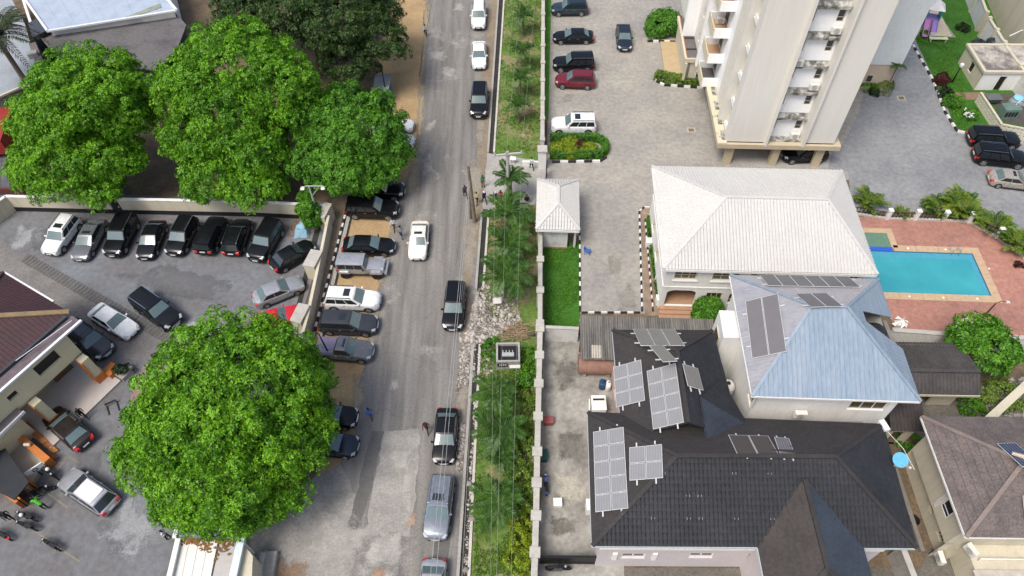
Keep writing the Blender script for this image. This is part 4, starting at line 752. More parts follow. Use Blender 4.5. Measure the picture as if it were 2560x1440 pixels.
# ================================================================ CREAM HOUSE WITH BROWN TILED ROOF (bottom right)
def cream_house():
    ze, zr = 6.4, 8.7; o = P(2415,1343,ze); r = empty('cream_house', (o.x,o.y,0), 'cream house under a brown shingle hip roof', 'house', rz=rad(-1.5)); f = Fr(r)
    Y = f.L(2310,1042,ze).y; X = 12.
    BR = M('brown_shingles', (.125,.102,.094), .9, .22, .8, col2=(.09,.076,.072), mask=.48, edge=.15, det=8); BRT = M('brown_shingle_tile', (.148,.12,.11), .9, .3, .9, col2=(.1,.086,.082), mask=.47, edge=.12, det=8)
    A,B,C,D = Vector((0,0,ze)),Vector((X,0,ze)),Vector((X,Y,ze)),Vector((0,Y,ze)); R0,R1 = Vector((4.0,Y/2-.15,zr)),Vector((X-4,Y/2-.15,zr))
    slope(r,'roof_slope',[D,A,R0],BR,course=.5,ch=.05,pieces=(1.15,'shingle',BRT)); slope(r,'roof_slope',[A,B,R1,R0],BR,course=.42,ch=.04,pieces=(.55,'shingle',BRT))
    slope(r,'roof_slope',[C,D,R0,R1],BR,course=.5,ch=.05,pieces=(1.3,'shingle',BRT)); slope(r,'roof_slope',[B,C,R1],BR,course=.5,ch=.05)
    for a,b in ((A,R0),(B,R1),(C,R1),(D,R0)): MB().beam(a+Vector((0,0,.06)),b+Vector((0,0,.06)),.26,.1).build('ridge_cap',M('pinkish_ridge',(.2,.16,.14),.9,.15),r,world=False)
    MB().tube([R0+Vector((-.5,.6,.05)),R0+Vector((.1,.3,.16)),R0+Vector((.2,-.4,.16)),R0+Vector((.0,-1.,-.1))],[.12,.16,.16,.1],8).build('ridge_cap', M('pale_ridge',(.5,.42,.32),.9,.15), r, True, world=False)
    m = MB()
    for a_,b_ in ((A,B),(D,A),(C,D)): m.beam(a_-Vector((0,0,.1)),b_-Vector((0,0,.1)),.1,.16)
    m.build('fascia', WHITE, r, world=False)
    a,b,c,d = (.75,.8),(X-.7,.8),(X-.7,Y-.7),(.75,Y-.7)
    facade(r,d,a,2.7,ze,CREAM,[(4.6,5.6,3.7,4.9,'win',(1,2))],frame=WHITE_FRAME,depth=.06,glass=BLACK); facade(r,a,b,0,ze,CREAM,[(1.2,4.2,4.6,5.6,'win',(3,1))],frame=WHITE_FRAME); facade(r,c,d,0,ze,CREAM); facade(r,b,c,0,ze,CREAM)
    facade(r,(1.3,Y-.7),(1.3,.2),0,2.7,CREAM,[(3.8,4.4,1.2,2.2),(5.6,6.4,1.1,2.2)]); MB().box(.75,.8,2.6,1.3,Y-.7,2.7).build('overhang', CREAM, r, world=False)
    for q in range(3): MB().box(.69,3.2+.12*q,3.0,.747,3.25+.12*q,5.2).build('downpipe', WHITE, r, world=False)
    MB().box(.2,1.,0,.5,Y-.7,.35).build('plinth', M('dim_plinth',(.2,.185,.165),.9,.15), r, world=False)
    ac_unit(r,(.95,.3,1.1),-math.pi/2); ac_unit(r,(2.0,.2,3.2),-1.2)
    # lower porch in front
    MB().box(2.2,-2.4,0,8.5,.79,2.5).build('porch_block', CREAM, r, world=False); MB().box(2.0,-2.6,2.5,8.5,-.9,2.62).build('porch_roof', M('pale_porch_roof',(.45,.42,.36),.9,.15), r, world=False)
    for q in range(2): w_ = MB().box(2.9+1.6*q,-2.46,1.2,4.0+1.6*q,-2.4,2.0).build('window', WHITE_FRAME, r, world=False); MB().box(2.97+1.6*q,-2.48,1.26,3.93+1.6*q,-2.458,1.94).build('pane', GLASS, w_, world=False)
    m = MB(); m.tube([(2.6,-.3,3.0),(6.5,-.3,3.0)],.05); m.tube([(2.6,-.3,2.6),(2.6,-.3,3.)],.05); m.build('porch_rail', WHITE, r, world=False); MB().beam((5.6,-.9,2.9),(8.6,.6,2.9),.12,.12).build('awning_beam', WHITE, r, world=False)
    rot = Matrix.Rotation(r.rotation_euler.z,3,'Z'); W = lambda v: rot@Vector(v)+r.location
    n = (A-D).cross(R0-D); 
    for (pxs,lb,pl) in (([(2555,1170),(2605,1168),(2518,1112)],'blue solar panel on the brown shingle back slope',(C,D,R0)),([(2560,1300),(2610,1300),(2553,1238)],'blue solar panel on the brown shingle front slope',(A,B,R0))):
        nn_ = (pl[1]-pl[0]).cross(pl[2]-pl[0]); out = []
        for (x,y) in pxs:
            z = 7.5
            for _ in range(8): q = f.L(x,y,z); z = pl[0].z-(nn_.x*(q.x-pl[0].x)+nn_.y*(q.y-pl[0].y))/nn_.z+.15
            out.append(f.L(x,y,z))
        o_,u_,v_ = out; solar_array('solar_array',None,W(o_),rot@(u_-o_),rot@(v_-o_),1,1,(u_-o_).length,(v_-o_).length,lb,CELL_BL,lift=.05,rails=False)
cream_house()

# ================================================================ SMALL RIGHT-HAND BUILDINGS
def brown_house():
    ze = 3.3; o = P(2300,990,ze); r = empty('brown_roofed_annex', (o.x,o.y,0), 'low cream annex under dark brown corrugated tiles behind the blue roof', 'house', rz=rad(-2)); f = Fr(r); V = lambda x,y,z: f.L(x,y,z)
    BRC = M('dark_brown_corrugated', (.072,.065,.063), .85, .25, .6, col2=(.048,.044,.043), mask=.5, edge=.15)
    a,b = V(2252,985,ze),V(2452,990,ze); b.y = a.y; rz_ = 4.3; g0,g1 = Vector((a.x,a.y+1.5,rz_)),Vector((b.x,a.y+1.5,rz_)); bk = V(2320,856,ze+.2).y-a.y-1.5
    slope(r,'roof_slope',[a,b,g1,g0],BRC,rib=.28,rw=.16,rh=.06); c,d = Vector((b.x+.1,a.y+1.5+bk,ze+.2)),Vector((a.x,a.y+1.5+bk,ze+.2)); slope(r,'roof_slope',[c,d,g0,g1],BRC,rib=.28,rw=.16,rh=.06)
    MB().beam(g0+Vector((0,0,.06)),g1+Vector((0,0,.06)),.3,.14).build('ridge_cap',BRC,r,world=False)
    x0,x1,y0,y1 = a.x+.3,b.x-.5,a.y+.9,a.y+1.2+bk
    facade(r,(x0,y0),(x1,y0),0,ze+.3,CREAM,[(1.1,3.3,0,2.5,'hole')]); facade(r,(x1,y0),(x1,y1),0,ze+.3,CREAM); facade(r,(x1,y1),(x0,y1),0,ze+.3,CREAM); facade(r,(x0,y1),(x0,y0),0,ze+.3,CREAM)
    MB().box(x0+.3,y0+1.5,0,x1-.3,y0+1.6,ze).build('porch_wall', M('dim_wall',(.12,.08,.05),.9), r, world=False)
    MB().box(a.x,a.y-.06,ze-.25,b.x,a.y,ze-.02).build('fascia', CREAM, r, world=False)
    o2 = P(2235,1080,3.2); r2 = empty('dark_tiled_outbuilding', (o2.x,o2.y,0), 'small outbuilding under blackened tiles between the dark and brown roofs', 'outbuilding', rz=rad(-2)); f2 = Fr(r2); V = lambda x,y,z: f2.L(x,y,z)
    BT2 = M('blackened_tiles', (.05,.042,.04), .85, .3, .8)
    a,b = V(2228,1078,3.2),V(2315,1083,3.2); b.y = a.y; d = V(2235,995,4.2); c = Vector((b.x,d.y,4.2)); d.x = a.x
    slope(r2,'roof_slope',[a,b,c,d],BT2,rib=.28,rw=.16,rh=.06,course=.5,ch=.04)
    facade(r2,(a.x+.3,a.y+.5),(b.x-.2,a.y+.5),0,3.2,CREAM,[(.5,1.4,0,2.1,'hole')]); facade(r2,(b.x-.2,a.y+.5),(b.x-.2,d.y),0,3.5,CREAM); MB().box(a.x+.5,a.y+1.2,0,b.x-.4,a.y+1.3,2.8).build('back_wall', M('dim_wall',(.12,.08,.05)), r2, world=False)
brown_house()
def corrugated_shed():
    ze = 2.7; o = P(1450,790,ze); r = empty('corrugated_shed', (o.x,o.y,0), 'long open shed roofed with weathered grey corrugated sheets', 'shed', rz=R3); f = Fr(r); V = lambda x,y,z: f.L(x,y,z)
    CG = M('weathered_corrugated_sheet', (.20,.185,.165), .85, .25, .9, col2=(.1,.095,.088), mask=.5, edge=.15, streak=(3,.35,1), det=8, local=True); CP = M('pale_corrugated_sheet', (.42,.385,.33), .85, .15, .9, local=True)
    x1 = V(1780,790,ze).x; y0 = -3.6; n = 12
    for i in range(n):
        xa,xb = x1*i/n,x1*(i+1)/n+.05; yy = -4.2 if xb < 3.2 else -2.1
        slope(r,'roof_sheet',[Vector((xa,yy,ze-.12+.006*(i%2))),Vector((xb,yy,ze-.12+.006*(i%2))),Vector((xb,0,ze+.1+.006*(i%2))),Vector((xa,0,ze+.1+.006*(i%2)))],CG,rib=.2,rw=.15,rh=.06,thick=.02)
    slope(r,'roof_sheet',[Vector((.9,-4.1,ze-.04)),Vector((1.7,-4.1,ze-.04)),Vector((1.7,-2.9,ze+.01)),Vector((.9,-2.9,ze+.01))],CP,rib=.2,rw=.15,rh=.06,thick=.02)
    for x in (.1,3.1,6.5,10.,x1-.1):
        for y in (-.15,-1.9): MB().box(x-.07,y-.07,0,x+.07,y+.07,ze-.12).build('post', WOOD, r, world=False)
    MB().box(.0,.05,0,x1,.2,1.9).build('back_wall', M('shed_block_wall',(.33,.31,.28),.9,.15), r, world=False)
    W = lambda v: Matrix.Rotation(R3,3,'Z')@Vector(v)+r.location
    c = P(1492,908,1.2); t = empty('barrel_tank', (c.x,c.y,0), 'rust brown horizontal barrel tank beside the shed', 'tank', rz=R3); RB = M('rust_brown_paint',(.24,.135,.1),.8,.2,1.2,local=True)
    m = MB(); R_ = .85
    m.tube([(-1.55,0,1.0),(-1.5,0,1.0),(1.5,0,1.0),(1.55,0,1.0)],[R_*.9,R_,R_,R_*.9],20); m.build('shell', RB, t, True, world=False)
    for x in (-1.0,1.0): MB().box(x-.15,-.7,0,x+.15,.7,.4).build('cradle', CONC, t, world=False)
    for x in (-.8,.5): MB().tube([(x,0,1.84),(x,0,1.95)],.1,10).build('filler_cap', CP, t, world=False)
    for (x,y,lb) in ((1450,914,'round pale drum lid beside the barrel tank, upper of two'),(1463,929,'round pale drum lid beside the barrel tank, lower of two')):
        p = P(x,y,.35); d_ = empty('bucket',(p.x,p.y,.043),lb,'bucket'); MB().lathe([(.2,0),(.25,.36),(.25,.4)],(0,0,0),14).build('pail', CP, d_, True, world=False); MB().lathe([(.16,.4),(.16,.41)],(0,0,0),12).build('lid_centre', AC_MAT, d_, world=False)
corrugated_shed()
def tank_shed():
    ze = 2.5; o = P(2462,180,ze); r = empty('utility_shed', (o.x,o.y,0), 'flat roofed white utility shed with stained roof on the lawn', 'shed', rz=rad(-2)); f = Fr(r)
    y1 = f.L(2418,112,ze).y; X = 7.5
    facade(r,(0,0),(X,0),0,ze,WHITE,[(2.1,2.9,0,1.9,'win',(1,1))],glass=BLACK,fw=.02); facade(r,(0,y1),(0,0),0,ze,CREAM,[(2.2,3.1,.7,1.9,'win',(1,1))],glass=BLACK,fw=.04); facade(r,(X,0),(X,y1),0,ze,WHITE); facade(r,(X,y1),(0,y1),0,ze,WHITE)
    MB().box(.2,.2,ze-.1,X-.2,y1-.2,ze-.02).build('roof', M('stained_flat_roof',(.45,.41,.36),.95,.25,.6,col2=(.16,.145,.13),mask=.52,edge=.1,det=9), r, world=False)
    for (a,b,c,d) in ((-.15,-.15,X+.15,.2),(-.15,.2,.2,y1-.2),(-.15,y1-.2,X+.15,y1+.15),(X-.2,.2,X+.15,y1-.2)): MB().box(a,b,ze-.15,c,d,ze+.12).build('parapet', CREAM, r, world=False)
    MB().beam((X-3,1.6,ze+.02),(X-2.3,1.7,ze+.02),.1,.06).build('loose_pipe', WHITE, r, world=False)
    BT = shiny('black_plastic',(.022,.025,.028),.4)
    for (x,y,lb) in ((2450,104,'black water tank behind the utility shed, nearer the lawn'),(2488,100,'black water tank behind the utility shed, nearer the boundary wall')): p = P(x,y,1.6); water_tank('water_tank',(p.x,p.y,.047),.85,1.75,BT,lb)
    # lattice screen wall round the tank yard
    LW = M('pale_lattice_blocks',(.6,.57,.47),.85,.08,2.)
    for k,(pa,pb,lb) in enumerate((((2452,232),(2505,312),'pierced cream block wall along the lawn'),((2506,312),(2600,330),'pierced white block wall behind the black cars'))):
        a,b = P(*pa,1.3),P(*pb,1.3); a.z = b.z = 0; d = (b-a).normalized(); n = Vector((d.y,-d.x,0)); L_ = (b-a).length
        s = empty('lattice_wall',a,lb,'wall'); nb = int(L_/.42)
        MB().beam(a+Vector((0,0,.1)),b+Vector((0,0,.1)),.2,.2).build('footing',CREAM,s); MB().beam(a+Vector((0,0,1.34)),b+Vector((0,0,1.34)),.24,.12).build('coping',CREAM,s)
        for i in range(nb):
            for j in range(3):
                c = a+d*(L_*(i+.5)/nb)+Vector((0,0,.39+.36*j)); w2 = L_/nb/2-.005; h2 = .175
                mb = MB()
                def Q(u,z,e): return c+d*u+Vector((0,0,z))+n*e
                for (u0,u1,z0,z1) in ((-w2,-.06,-h2,h2),(.06,w2,-h2,h2),(-.06,.06,.1,h2),(-.06,.06,-h2,-.1)):
                    mb.hexa([Q(u0,z0,-.08),Q(u1,z0,-.08),Q(u1,z0,.08),Q(u0,z0,.08),Q(u0,z1,-.08),Q(u1,z1,-.08),Q(u1,z1,.08),Q(u0,z1,.08)])
                mb.build('block',LW,s)
    # generator, green bins and blue topped tank inside the screen
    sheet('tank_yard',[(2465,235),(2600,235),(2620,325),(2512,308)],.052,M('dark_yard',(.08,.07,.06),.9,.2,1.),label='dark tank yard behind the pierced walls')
    GN = M('grey_green_metal',(.13,.19,.17),.6,.15,2.); p = P(2525,275,.8); g = empty('generator',(p.x,p.y,.052),'grey green generator box inside the pierced walls','generator')
    MB().box(-.9,-.6,0,.9,.6,1.2).build('housing',GN,g,world=False); MB().hexa([(-.9,-.6,1.2),(.9,-.6,1.2),(.9,.6,1.2),(-.9,.6,1.2),(-.7,-.4,1.45),(.7,-.4,1.45),(.7,.4,1.45),(-.7,.4,1.45)]).build('cover',GN,g,world=False); MB().tube([(.3,0,1.45),(.3,0,1.8),(.5,0,1.9)],.06).build('exhaust',AC_MAT,g,world=False)
    for q in range(4): MB().box(-.7+.36*q,-.63,.3,-.45+.36*q,-.6,.9).build('vent',BLACK,g,world=False)
    p = P(2543,250,1.2); water_tank('water_tank',(p.x,p.y,.052),.7,1.4,M('grey_tank',(.28,.3,.31),.5,.1),'grey water tank with pale blue lid in the tank yard',hatch=False); tp = P(2543,250,1.2); lid = MB().lathe([(.55,0),(.5,.12),(.1,.2)],(tp.x,tp.y,1.47),16).build('lid',shiny('light_blue_lid',(.25,.55,.75),.4),None,True); lid.parent = [o_ for o_ in bpy.data.objects if o_.name.startswith('water_tank') and o_.get('label','').startswith('grey water')][0]; lid.matrix_parent_inverse = Matrix.Translation(-lid.parent.location)
    p = P(2482,246,.6); s = empty('wheelbarrow_bin',(p.x,p.y,.052),'dark metal skip bin at the corner of the pierced wall','bin'); MB().hexa([(-.5,-.35,.15),(.5,-.35,.15),(.5,.35,.15),(-.5,.35,.15),(-.85,-.6,.8),(.85,-.6,.8),(.85,.6,.8),(-.85,.6,.8)]).build('tub',M('dark_metal',(.12,.13,.13),.5,.2),s,world=False); MB().box(-.5,-.35,0,.5,.35,.15).build('base',BLACK,s,world=False)
    # boundary wall at the far right with piers, and the neighbour behind it
    for k,(pa,pb) in enumerate((((2435,-60),(2468,30)),((2475,45),(2512,105)),((2515,112),(2590,215)))):
        a,b = P(*pa,2.6),P(*pb,2.6); a.z=b.z=0; s = empty('boundary_wall',a,('stained cream boundary wall at the top corner','stained cream boundary wall behind the black tanks','stained cream boundary wall beside the utility shed')[k],'wall','stained boundary wall sections')
        MB().beam(a+Vector((0,0,1.25)),b+Vector((0,0,1.25)),.2,2.5).build('wall',WHITEW,s); MB().beam(a+Vector((0,0,2.55)),b+Vector((0,0,2.55)),.32,.1).build('coping',CREAM,s)
        for q in (0,.5,1): c = a+(b-a)*q; MB().box(c.x-.22,c.y-.22,0,c.x+.22,c.y+.22,2.75).build('pier',CREAM,s)
    a = P(2530,-10,5); n_ = empty('neighbour_building',(a.x,a.y,0),'plain cream building behind the far boundary wall','building'); MB().hexa([(a.x,a.y-6,0),(a.x+20,a.y-14,0),(a.x+26,a.y+10,0),(a.x+4,a.y+14,0),(a.x,a.y-6,5),(a.x+20,a.y-14,5),(a.x+26,a.y+10,5),(a.x+4,a.y+14,5)]).build('wall',CREAM,n_); w_ = MB().cbox((a.x+6,a.y-8.5,3.2),1.4,.1,1.2,rad(-22)).build('window',WHITE_FRAME,n_); MB().cbox((a.x+6-.02,a.y-8.56,3.2),1.2,.06,1.,rad(-22)).build('pane',GLASS,w_)
    MB().beam(P(2524,90,3.2),P(2590,60,3.2),.1,.1).build('bracing_pole',WHITE,n_)
tank_shed()
# ================================================================ LEFT-HAND BUILDINGS
ORANGE = M('orange_paint', (.52,.17,.035), .6, .1, 2.); MAROON = M('maroon_metal_roof', (.075,.033,.036), .6, .2, .5, col2=(.055,.03,.033), mask=.5, edge=.2); GUTTER = M('white_gutter', (.68,.69,.7), .5, .06)
CREAM_Y = M('warm_cream_render', (.66,.59,.40), .85, .06, .8)
def maroon_house():
    CREAM = CREAM_Y
    # front edge direction taken from the white parapet line
    za = 6.2; a,b = P(0,981,za),P(203,803,za); d = (b-a).normalized(); ang = math.atan2(d.y,d.x)
    r = empty('maroon_house', (b.x,b.y,0), 'cream house with orange trim under a maroon hip roof', 'house', rz=ang); f = Fr(r); V = lambda x,y,z: f.L(x,y,z)
    # local x runs along the front towards the lot, y into the house
    zb_ = 3.4; lo = V(204,880,zb_)
    Lw = 16.; xe, ye = min(lo.x,-.6), max(0.,lo.y)
    print('LO',lo)
    facade(r,(-Lw,ye),(xe,ye),zb_,za-.05,CREAM,[(xe-3.3+Lw,xe-1.3+Lw,4.35,5.55,'win',(1,1)),(xe-5.9+Lw,xe-5.1+Lw,4.5,5.1,'win',(1,1))],glass=BLACK,fw=.03,depth=.2)
    facade(r,(xe,ye),(xe,9.5),zb_,za-.05,CREAM); facade(r,(xe-.02,3.2),(xe-.02,9.5),0,zb_,CREAM); facade(r,(xe,9.5),(-Lw,9.5),0,za,CREAM)
    MB().box(-Lw,ye+.02,zb_-.1,xe-.02,3.2,zb_).build('porch_ceiling', CREAM, r, world=False)
    MB().box(-Lw,-.12,za-.02,.05,.1,za+.14).build('parapet', GUTTER, r, world=False)
    MB().box(-Lw,.1,za-.2,0,1.2,za-.06).build('gutter_roof', M('purple_grey_felt',(.13,.105,.115),.9,.2,1.), r, world=False)
    MB().box(-Lw,1.15,za-.1,-.3,1.4,za+.22).build('eave_gutter', M('dark_gutter',(.05,.05,.06),.5,.2), r, world=False)
    c0 = Vector((.1,1.4,za+.15)); e0 = Vector((-Lw,1.4,za+.15)); c1 = Vector((.1,9.6,za+.15)); ap = Vector((-4.6,5.5,za+2.3)); e1 = Vector((-Lw,5.5,za+2.3)); e2 = Vector((-Lw,9.6,za+.15))
    slope(r,'roof_slope',[e0,c0,ap,e1],MAROON,rib=.33,rw=.08,rh=.035); slope(r,'roof_slope',[c0,c1,ap],MAROON,rib=.33,rw=.08,rh=.035); slope(r,'roof_slope',[c1,e2,e1,ap],MAROON,rib=.33,rw=.08,rh=.035)
    MB().beam(c0+Vector((0,0,.06)),ap+Vector((0,0,.06)),.42,.12).build('ridge_cap',M('dusty_yellow_ridge',(.26,.19,.1),.85,.2,1.),r,world=False); MB().beam(c1+Vector((0,0,.06)),ap+Vector((0,0,.06)),.3,.1).build('ridge_cap',MAROON,r,world=False)
    MB().beam(c0+Vector((.08,2.,-.05)),c1+Vector((.08,0,-.05)),.14,.16).build('gutter',GUTTER,r,world=False); MB().tube([(-.4,.4,za+.3),(-5,1.0,za+.35)],.03).build('pipe',GUTTER,r,world=False)
    # porch floor, columns, ramp with orange steps
    MB().box(-8.2,-1.9,.05,xe+.3,3.2,.24).build('porch_floor', M('white_porch_tiles',(.5,.45,.41),.5,.08,1.), r, world=False)
    for x in (xe-.4,xe-4.9): MB().box(x-.35,-.6,.24,x+.35,.1,zb_).build('column', CREAM, r, world=False); MB().box(x-.42,-.66,.24,x-.352,.16,zb_-.1).build('column_trim', ORANGE, r, world=False); MB().box(x-.35,-.67,.24,x+.42,-.602,1.1).build('column_trim', ORANGE, r, world=False)
    MB().box(xe+.05,-1.2,.05,xe+1.1,-.2,.75).build('planter_wall', ORANGE, r, world=False); MB().box(xe+.4,-2.1,.05,xe+1.7,-1.2,.45).build('planter', CONC, r, world=False)
    MB().box(-3.9,2.6,.24,-2.2,2.7,2.6).build('door', WOOD, r, world=False); MB().box(-8.,3.0,.24,xe-.04,3.19,zb_-.1).build('porch_wall', CREAM, r, world=False)
    p = V(225,930,.7); leaf_blob('planter_shrub', Matrix.Rotation(ang,3,'Z')@Vector((xe+1.05,-1.65,.4))+r.location, [(0,0,.35,.6,.42,.45)], 260, .14, 'shrub_dark', 'dark rounded shrub in the planter of the maroon house', 'shrub')
    # second wing: dark eave and orange trimmed ramp
    zc = 3.6; a2,b2 = P(0,1082,zc),P(56,1028,zc); d2 = (b2-a2).normalized(); an2 = math.atan2(d2.y,d2.x); s = empty('side_wing',(b2.x,b2.y,0),'low wing with dark eave and orange ramp walls at the left edge','building',rz=an2); g = Fr(s)
    MB().box(-9,-.1,zc-.1,0,2.4,zc+.05).build('eave_roof',M('grey_purple_felt',(.16,.14,.145),.9,.2,1.),s,world=False); MB().box(-9,-.22,zc-.14,.06,-.1,zc+.1).build('parapet',GUTTER,s,world=False); MB().box(-9,.6,0,-.4,2.4,zc-.12).build('wall',CREAM,s,world=False)
    def ramp(pa,pb,wd,h,mat,nm,z0=.05):
        A_,B_ = P(*pa,h),P(*pb,h); MB().beam(s_loc(A_,h,z0),s_loc(B_,h,z0),wd,h-z0).build(nm,mat,s)
    def s_loc(p,h,z0): return Vector((p.x,p.y,(h+z0)/2))
    def flat(nm,pts,h,mat): MB().prism([P(x,y,h) for x,y in pts],.05,h).build(nm,mat,s)
    s.rotation_euler.z = 0.; 
    for ch in s.children: ch.rotation_euler.z = an2
    flat('ramp_floor',[(0,1085),(22,1072),(118,1148),(80,1205),(0,1145)],.5,M('beige_ramp',(.46,.42,.33),.8,.08,1.))
    ramp((18,1066),(118,1150),.5,1.1,ORANGE,'ramp_wall'); ramp((-30,1128),(74,1210),.45,1.1,ORANGE,'ramp_wall'); ramp((-40,1190),(45,1252),.45,1.1,ORANGE,'ramp_wall')
    for k in range(6): flat('step',[(52+13*k,1062+12*k),(68+13*k,1054+12*k),(81+13*k,1066+12*k),(65+13*k,1074+12*k)],.5-.06*k,M('ochre_steps',(.42,.19,.05),.7,.1,2.) if k%2 else M('rust_steps',(.34,.13,.05),.7,.1,2.))
    flat('entrance_mat',[(100,1140),(125,1128),(145,1142),(120,1158)],.2,M('rust_steps',(.34,.13,.05)))
    c = [P(-40,1150,2.2),P(12,1120,2.2),P(72,1205,2.2),P(35,1250,2.2),P(-40,1210,2.2)]; MB().prism(c,2.1,2.2).build('canopy',M('black_canopy',(.02,.024,.03),.6,.2),s)
    for (x,y) in ((60,1200),(30,1240)): q = P(x,y,2.1); MB().tube([(q.x,q.y,.05),(q.x,q.y,2.1)],.05).build('canopy_post',BLACK,s)
    q = P(85,1172,1.2); b_ = empty('sign_board',(q.x,q.y,.5),'white round cornered sign board with dark circle emblem under the canopy','sign'); q2 = MB().cbox(q+Vector((0,0,-.1)),1.3,.09,.6,rad(42)).build('board',WHITE,b_); e_ = MB()
    n_ = Matrix.Rotation(rad(42),3,'Z')@Vector((0,-1,0)); ux = Matrix.Rotation(rad(42),3,'Z')@Vector((1,0,0)); cc = q+Vector((0,0,-.1))+n_*.06
    e_.tube([cc+ux*(.16*math.cos(t))+Vector((0,0,.16*math.sin(t))) for t in [k*math.pi/8 for k in range(17)]],.03,6,False); e_.build('emblem',BLACK,q2)
    MB().tube([(q.x,q.y,.05),(q.x,q.y,.8)],.05).build('post',BLACK,b_)
    p = P(68,1112,1.3); l_ = empty('porch_lamp',(p.x,p.y,1.1),'white twin globe lamp on the orange ramp wall','lamp'); 
    for dx in (-.12,.12): MB().lathe([(.02,.1),(.12,.16),(.15,.28),(.1,.38),(.02,.42)],(dx,0,0),12).build('globe',M('lamp_glass',(.8,.77,.66)),l_,True,world=False)
    MB().tube([(0,0,0),(0,0,.12)],.03).build('stem',BLACK,l_,world=False); MB().beam((-.14,0,.12),(.14,0,.12),.03,.03).build('arm',BLACK,l_,world=False)
def topleft():
    z = 4.6; r = empty('blue_roof_hall', P(118,78,0).to_2d().to_3d(), 'hall with a pale blue metal roof at the top left corner', 'building')
    PB = M('pale_blue_sheet', (.38,.44,.52), .5, .07, .5, col2=(.31,.365,.44), mask=.42, edge=.12, det=9); pts = [(118,76),(440,24),(412,-10),(395,-160),(30,-160),(62,-5)]
    MB().prism(PP(pts,z),z-.12,z).build('roof',PB,r); MB().prism(PP([(124,74),(434,28),(395,-150),(40,-150)],z-.2),0,z-.13).build('wall',WHITE,r)
    for a,b in (((60,-5),(119,78)),((117,78),(442,26)),((442,26),(410,-12))): MB().beam(P(*a,z+.08),P(*b,z+.08),.28,.2).build('gutter',GUTTER,r)
    n = 9
    for k in range(1,n): 
        a,b = P(118+(440-118)*k/n,76-52*k/n,z),P(62+(412-62)*k/n,-8-60*k/n,z); MB().beam(a+Vector((0,0,.015)),b+Vector((0,0,.015)),.05,.03).build('seam',PB,r)
    MB().prism(PP([(300,48),(400,8),(404,18),(330,44)],z+.05),z+.01,z+.06).build('lichen_panel',M('mossy_panel',(.25,.28,.22),.9,.25,1.5),r)
    z2 = 3.6; s = empty('grey_flat_roof_block', P(160,140,0).to_2d().to_3d(), 'flat dark grey felt roofed block behind the left trees', 'building')
    MB().prism(PP([(96,84),(118,80),(440,34),(466,62),(440,130),(392,175),(150,150)],z2),z2-.15,z2).build('roof',M('worn_grey_felt',(.13,.122,.122),.95,.2,.4,col2=(.075,.072,.074),mask=.4,edge=.14,det=9),s)
    MB().prism(PP([(104,90),(436,42),(456,64),(432,128),(388,168),(156,146)],z2-.3),0,z2-.16).build('wall',M('navy_wall',(.03,.045,.06),.6,.1),s)
    for a,b in (((97,86),(150,150)),((120,82),(438,36))): MB().beam(P(*a,z2+.06),P(*b,z2+.06),.22,.12).build('upstand',GREYR,s)
    q = empty('stair_block', P(85,70,0).to_2d().to_3d(), 'small dark navy stair block beside the pale blue roof', 'building'); MB().prism(PP([(72,58),(104,42),(116,76),(82,92)],4.2),0,4.2).build('wall',M('navy_wall',(.03,.045,.06)),q); MB().prism(PP([(70,58),(105,40),(117,76),(81,94)],4.3),4.2,4.32).build('roof',M('navy_felt',(.05,.06,.075),.8,.1),q); 
    z3 = 3.2; t = empty('concrete_yard_block', P(30,180,0).to_2d().to_3d(), 'low grey concrete roofed block behind the date palm', 'building'); MB().prism(PP([(-200,60),(20,-20),(62,60),(98,185),(100,195),(0,240),(-200,290)],z3),z3-.2,z3).build('roof',M('blue_grey_concrete',(.29,.315,.34),.9,.1,.6),t); MB().prism(PP([(-190,70),(15,-10),(90,180),(0,232),(-190,280)],z3-.3),0,z3-.21).build('wall',CONC,t)
    MB().beam(P(52,-20,z3+.1),P(78,60,z3+.1),.3,.25).build('parapet',GUTTER,t); MB().beam(P(-100,285,z3+.05),P(100,197,z3+.05),.25,.2).build('parapet',CREAM,t); MB().prism(PP([(72,110),(88,104),(118,176),(98,186)],z3+.05),z3+.004,z3+.05).build('roof_strip',M('grey_felt',(.14,.125,.12)),t); MB().cbox(P(82,135,z3+.3),1.0,.8,.5,.4).build('roof_box',CONC,t)
    z4 = 2.2; u = empty('tiled_terrace', P(10,400,0).to_2d().to_3d(), 'dark grid tiled terrace at the left edge behind the tree', 'terrace'); 
    g0,g1,g3 = P(-80,372,.4),P(50,372,.4),P(-90,470,.4)
    for i in range(6):
        for j in range(6):
            a = g0+(g1-g0)*(i/6)+(g3-g0)*(j/6); b = g0+(g1-g0)*((i+.97)/6)+(g3-g0)*(j/6); c = g0+(g1-g0)*((i+.97)/6)+(g3-g0)*((j+.96)/6); d = g0+(g1-g0)*(i/6)+(g3-g0)*((j+.96)/6)
            MB().prism([a,b,c,d],.05,.4+.004*((i+j)%2)).build('tile',M('dark_terrace_tile',(.1,.1,.105),.8,.15,1.),u)
    MB().beam(P(-60,475,.7),P(60,478,.7),.25,.7).build('terrace_wall',M('dark_red_wall',(.1,.03,.025),.8,.15),u)
    p = P(8,330,1.4); v = empty('red_truck',(p.x,p.y,.05),'dark red lorry mostly hidden at the left edge','lorry',rz=rad(100)); MB().box(-3.2,-1.1,.9,1.4,1.1,2.6).build('cargo_box',M('dark_red_paint',(.28,.03,.02),.5,.15),v,world=False); cb = MB().box(1.5,-1.05,.6,3.1,1.05,2.3).build('cab',M('dark_red_paint',(.28,.03,.02)),v,world=False); MB().box(3.1,-.9,1.4,3.13,.9,2.1).build('windscreen',GLASS,cb,world=False); MB().box(3.1,-1.05,.5,3.3,1.05,.8).build('bumper',WHITE,v,world=False)
